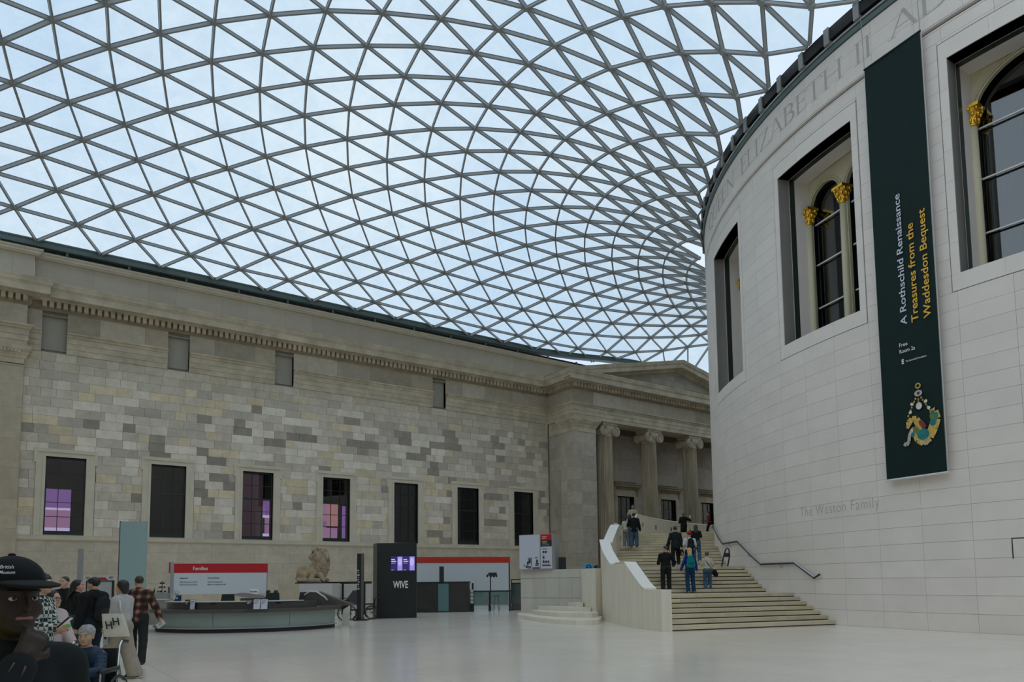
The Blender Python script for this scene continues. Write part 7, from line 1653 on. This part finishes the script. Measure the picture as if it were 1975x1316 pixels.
# checked shirt visitor and the woman with glasses
GING = smat('green_white_gingham', (1, 1, 1), .85); t = GING.node_tree; g = t.nodes.new('ShaderNodeNewGeometry'); ck = t.nodes.new('ShaderNodeTexChecker'); ck.inputs['Scale'].default_value = 22; ck.inputs[1].default_value = (.5, .52, .48, 1); ck.inputs[2].default_value = (.008, .03, .02, 1); t.links.new(g.outputs['Position'], ck.inputs[0]); t.links.new(ck.outputs[0], t.nodes['Principled BSDF'].inputs['Base Color'])
rt, inf = person('person in green and white checked shirt pointing a black phone right', at_z(80, 8.7, 0), 84, 1.74, 1.05, 'fair', ('black', 'tousle'), (6, 4), None, [(.12, .3, 1.1), (.3, .34, 1.12)], elbow=[(-.3, -.6, -1), (.25, -.5, -1)], top=GING, sleeve='long', bottom=DARK, shoes=(SHB, SOD), face=True)
c = inf['w'](inf['arms'][1][2]) + RV * .1 + Z3 * .06; ph = empty('phone', c, 'black phone with pale edge held by checked shirt visitor', 'phone'); part('case', M['black'], ph, lambda mb: mb.obox(c, (RV * .75 + Z3 * .66), HV, (Z3 * .75 - RV * .66), .09, .03, .012)); part('pale_edge', M['white_cap'], ph, lambda mb: mb.obox(c + (RV * .66 - Z3 * .75) * .014, (RV * .75 + Z3 * .66), HV, (Z3 * .75 - RV * .66), .09, .03, .003))
rt, inf = person('woman in pale pink jacket and round glasses raising a bright green glove', at_z(103, 9.3, 0), 106, 1.53, 1.0, 'fair', ('black', 'long'), (-8, 6), None, [(-.1, .3, .78), (.18, .36, 1.08)], elbow=[(-.3, -.6, -1), (.2, -.5, -1)], top=cloth('pale_pink_coat', (0.5, 0.42, 0.4)), sleeve='long', bottom=DARK, shoes=(SHB, SOD), fem=True, loose=.03, hem=.74, face=True, curl=(.5, .15), palmf=[None, (-.2, .0, 1)], glove=(smat('bright_green_glove', (0.03, 0.5, 0.02), .5), (1,)), h=.009)
gl_ = tag(empty('eyeglasses', inf['w'](inf['hp'](0, .1, .0)), 'round dark rimmed eyeglasses on woman in pale pink jacket', 'glasses'))
for s in (-1, 1):
    mb = MB(); mb.tube([inf['w'](inf['hp'](s * .034 + .027 * math.cos(t), .1, -.002 + .025 * math.sin(t))) for t in np.linspace(0, 2 * PI, 18, endpoint=False)], .003, 5, closed=True); mb.build('rim', M['ink'], gl_)
    mb = MB(); mb.tube([inf['w'](inf['hp'](s * .061, .095, .004)), inf['w'](inf['hp'](s * .085, -.01, .004))], .0028, 5); mb.build('temple', M['ink'], gl_)
mb = MB(); mb.tube([inf['w'](inf['hp'](-.008, .102, .002)), inf['w'](inf['hp'](.008, .102, .002))], .003, 5); mb.build('bridge', M['ink'], gl_)

# seated woman in a wheelchair
WD = 7.9; wo = at_z(166, WD, 0); wf = (-HV + RV * .12).normalized()
wchair('wheelchair', wo, 'chrome framed wheelchair of the seated grey haired woman', smat('chrome_tube', (0.6, 0.6, 0.6), .2, metal=1.0), M['seat_black'], None, head=wf)
rt, inf = person('seated grey haired woman in navy quilted jacket holding a backpack on lap', at_z(166, WD, 0) + HV * .06, 176, 1.55, 1.06, 'olive', ('grey', 'tousle'), (-6, -4), [(-.12, .55, .12), (.12, .55, .12)], [(-.05, .31, .67), (.06, .32, .67)], elbow=[(-1, -.4, -.3), (1, -.4, -.3)], hz=-.4, knee=[(-.1, .6, 1), (.1, .6, 1)], bottom=DARK, shoes=(SHB, SOD), fem=True, face=True, h=.008, curl=(.9, .9), palmf=[(1, -.3, -.3), (-1, -.3, -.3)])
QJ = cloth('navy_quilted_nylon', (0.012, 0.03, 0.06), rough=.45)
Q = Field(); P = inf['P']; k = inf['k']
for j in range(7):
    z = 1.0 + j * .065; Q.cap(P(-.09, -.0, z), P(.09, -.0, z), (.135 - .004 * abs(j - 3)) * k, None, .012)
for a, b_, c in inf['arms']:
    for j in range(5): q = a + (b_ - a) * (j / 4.5); Q.ell(q, np.array([.078, .078, .05]) * k, .012)
    for j in range(5): q = b_ + (c - b_) * (j / 5.2); Q.ell(q, np.array([.07, .055, .07]) * k, .012)
for j in range(12):
    t = 2 * PI * j / 12; Q.ell(P(.095 * math.sin(t), -.02 + .09 * math.cos(t), 1.45 - .02 * math.cos(t)), np.array([.045, .045, .05]) * k, .012)
Q.build('quilted_jacket', QJ, rt, .009, inf['T'])
bp_ = empty('lap_backpack', inf['w'](P(0, .27, 1.27)), 'small black backpack with lime piping and amber trim on woman\'s lap', 'backpack')
LB = cloth('black_ripstop', (0.01, 0.011, 0.012)); LIME = cloth('lime_piping', (0.32, 0.5, 0.01)); AMB = cloth('amber_fabric', (0.6, 0.3, 0.01))
c = P(.02, .25, 1.28); Q = Field(); Q.ell(c, (.15, .085, .1), .03); Q.cap(c + np.array([-.1, 0, -.06]), c + np.array([.1, 0, -.06]), .06, None, .04); Q.build('body', LB, bp_, .008, inf['T'])
for dx, rz, rx in ((0, .105, .14), (.02, .07, .1)):
    mb = MB(); mb.tube([inf['w'](c + np.array([rx * math.cos(t) + dx, .06 + .02 * math.sin(t), -.04 + rz * math.sin(t)])) for t in np.linspace(.15, PI - .1, 16)], .007, 5); mb.build('piping', LIME, bp_, smooth=True)
Q = Field(); Q.ell(c + np.array([.155, .04, .0]), (.03, .04, .07), .02); Q.build('side_pocket', AMB, bp_, .007, inf['T'])
strap('strap', LIME, bp_, inf, [c + np.array([-.06, .08, -.1]), c + np.array([-.1, .1, -.16]), c + np.array([-.14, .08, -.2])], .009)
part('emblem', M['white_cap'], bp_, lambda mb: mb.tube([inf['w'](c + np.array([-.01, .105, -.01])), inf['w'](c + np.array([-.03, .107, .012])), inf['w'](c + np.array([-.05, .1, -.01]))], .004, 4))

# ---------------------------------------------------------------- attendant close at the left edge
fo = at_z(20, 2.3, 0); VEST = cloth('hi_vis_yellow', (0.5, 0.75, 0.02), var=.08); JK = cloth('dark_work_jacket', (0.01, 0.013, 0.014))
rt, inf = person('attendant in black cap and yellow vest with hand at chin', fo, 122, 1.65, 1.0, 'deep', ('black', 'crop'), (0, 2), None, [(-.3, .06, .8), (.03, .165, 1.36)], elbow=[None, (.5, .25, -1)], top=JK, sleeve='long', bottom=DARK, shoes=(SHB, SOD), loose=.016, h=.0072, face=True, curl=(.5, .75), palmf=[None, (-.25, -1, .1)], collar=True, hem=.8)
hp, P, k = inf['hp'], inf['P'], inf['k']
CAPM = cloth('black_cap_twill', (0.007, 0.0085, 0.009))
Q = Field(); Q.ell(hp(0, -.012, .052), np.array([.092, .11, .098]) * k, .02); Q.ell(hp(0, -.01, .075), np.array([.088, .105, .07]) * k, .02); Q.clip((0, 0, -1), -(hp(0, 0, .04)[2])); cp_ = Q.build('cap', CAPM, rt, .006, inf['T'])
Q = Field(); Q.ell(hp(0, .125, .052), np.array([.082, .098, .011]) * k, .01, rotm(0, -.12)); Q.build('brim', CAPM, cp_, .004, inf['T'])
Q = Field(); Q.ell(hp(0, -.012, .155), np.array([.012, .012, .007]) * k, .005); Q.build('button', CAPM, cp_, .003, inf['T'])
T0 = inf['T'][0]; xd = Vector(T0 @ np.array([-.8, .6, 0])); nn_ = Vector(T0 @ np.array([.52, .72, .46])).normalized(); yd = nn_.cross(xd).normalized(); xd = yd.cross(nn_).normalized()
og = inf['w'](hp(.064, .078, .098)) + nn_ * .012
fit_text('cap_lettering', 'The British', og - xd * .03, xd, yd, .062, .012, M['worktop'], cp_, .01); fit_text('cap_lettering', 'Museum', og - xd * .002 - yd * .018, xd, yd, .04, .011, M['worktop'], cp_, .01)
# vest panels over the jacket
Q = Field()
for s in (1,): Q.cap(P(s * .1, -.02, 1.47), P(s * .115, .1, 1.38), .062 * k, None, .03); Q.cap(P(s * .115, .11, 1.38), P(s * .11, .14, 1.0), .075 * k, .085 * k, .04); Q.cap(P(s * .1, -.03, 1.47), P(s * .11, -.12, 1.0), .075 * k, .09 * k, .04)
Q.build('safety_vest', VEST, rt, .0085, inf['T'])
Q = Field()
for s in (1,): Q.cap(P(s * .095, -.02, 1.48), P(s * .1, .115, 1.39), .034 * k, None, .02); Q.cap(P(s * .1, .12, 1.39), P(s * .1, .15, 1.0), .034 * k, .05 * k, .02)
o_ = [Q.cap(P(s * .1, .115, 1.39) + np.array([0, .03, .028]), P(s * .1, .15, 1.0) + np.array([0, .05, 0]), .03 * k, None, .01) for s in (1,)]
Q.build('reflective_band', smat('silver_reflective_tape', (0.3, 0.31, 0.31), .4), rt, .0085, inf['T'])
a, b_, c = inf['arms'][1]; d = (c - b_) / np.linalg.norm(c - b_); wt_ = empty('wristwatch', inf['w'](c - d * .03), 'dark wristwatch on the attendant raised wrist', 'watch')
e1 = np.cross(d, np.array([0, 0, 1.0])); e1 /= np.linalg.norm(e1); e2 = np.cross(d, e1)
mb = MB(); mb.tube([inf['w'](c - d * .035 + (e1 * math.cos(t) + e2 * math.sin(t)) * .036) for t in np.linspace(0, 2 * PI, 18, endpoint=False)], .011, 6, closed=True); mb.build('band', M['ink'], wt_, smooth=True)
vc = inf['w'](c - d * .035); tow = (CP - vc).normalized(); ax_ = Vector(T0 @ d); tow = (tow - ax_ * tow.dot(ax_)).normalized(); mb = MB(); mb.obox(vc + tow * .042, ax_, ax_.cross(tow), tow, .02, .018, .006); mb.build('face', smat('dark_red_watch_face', (0.1, 0.04, 0.04), .25), wt_)
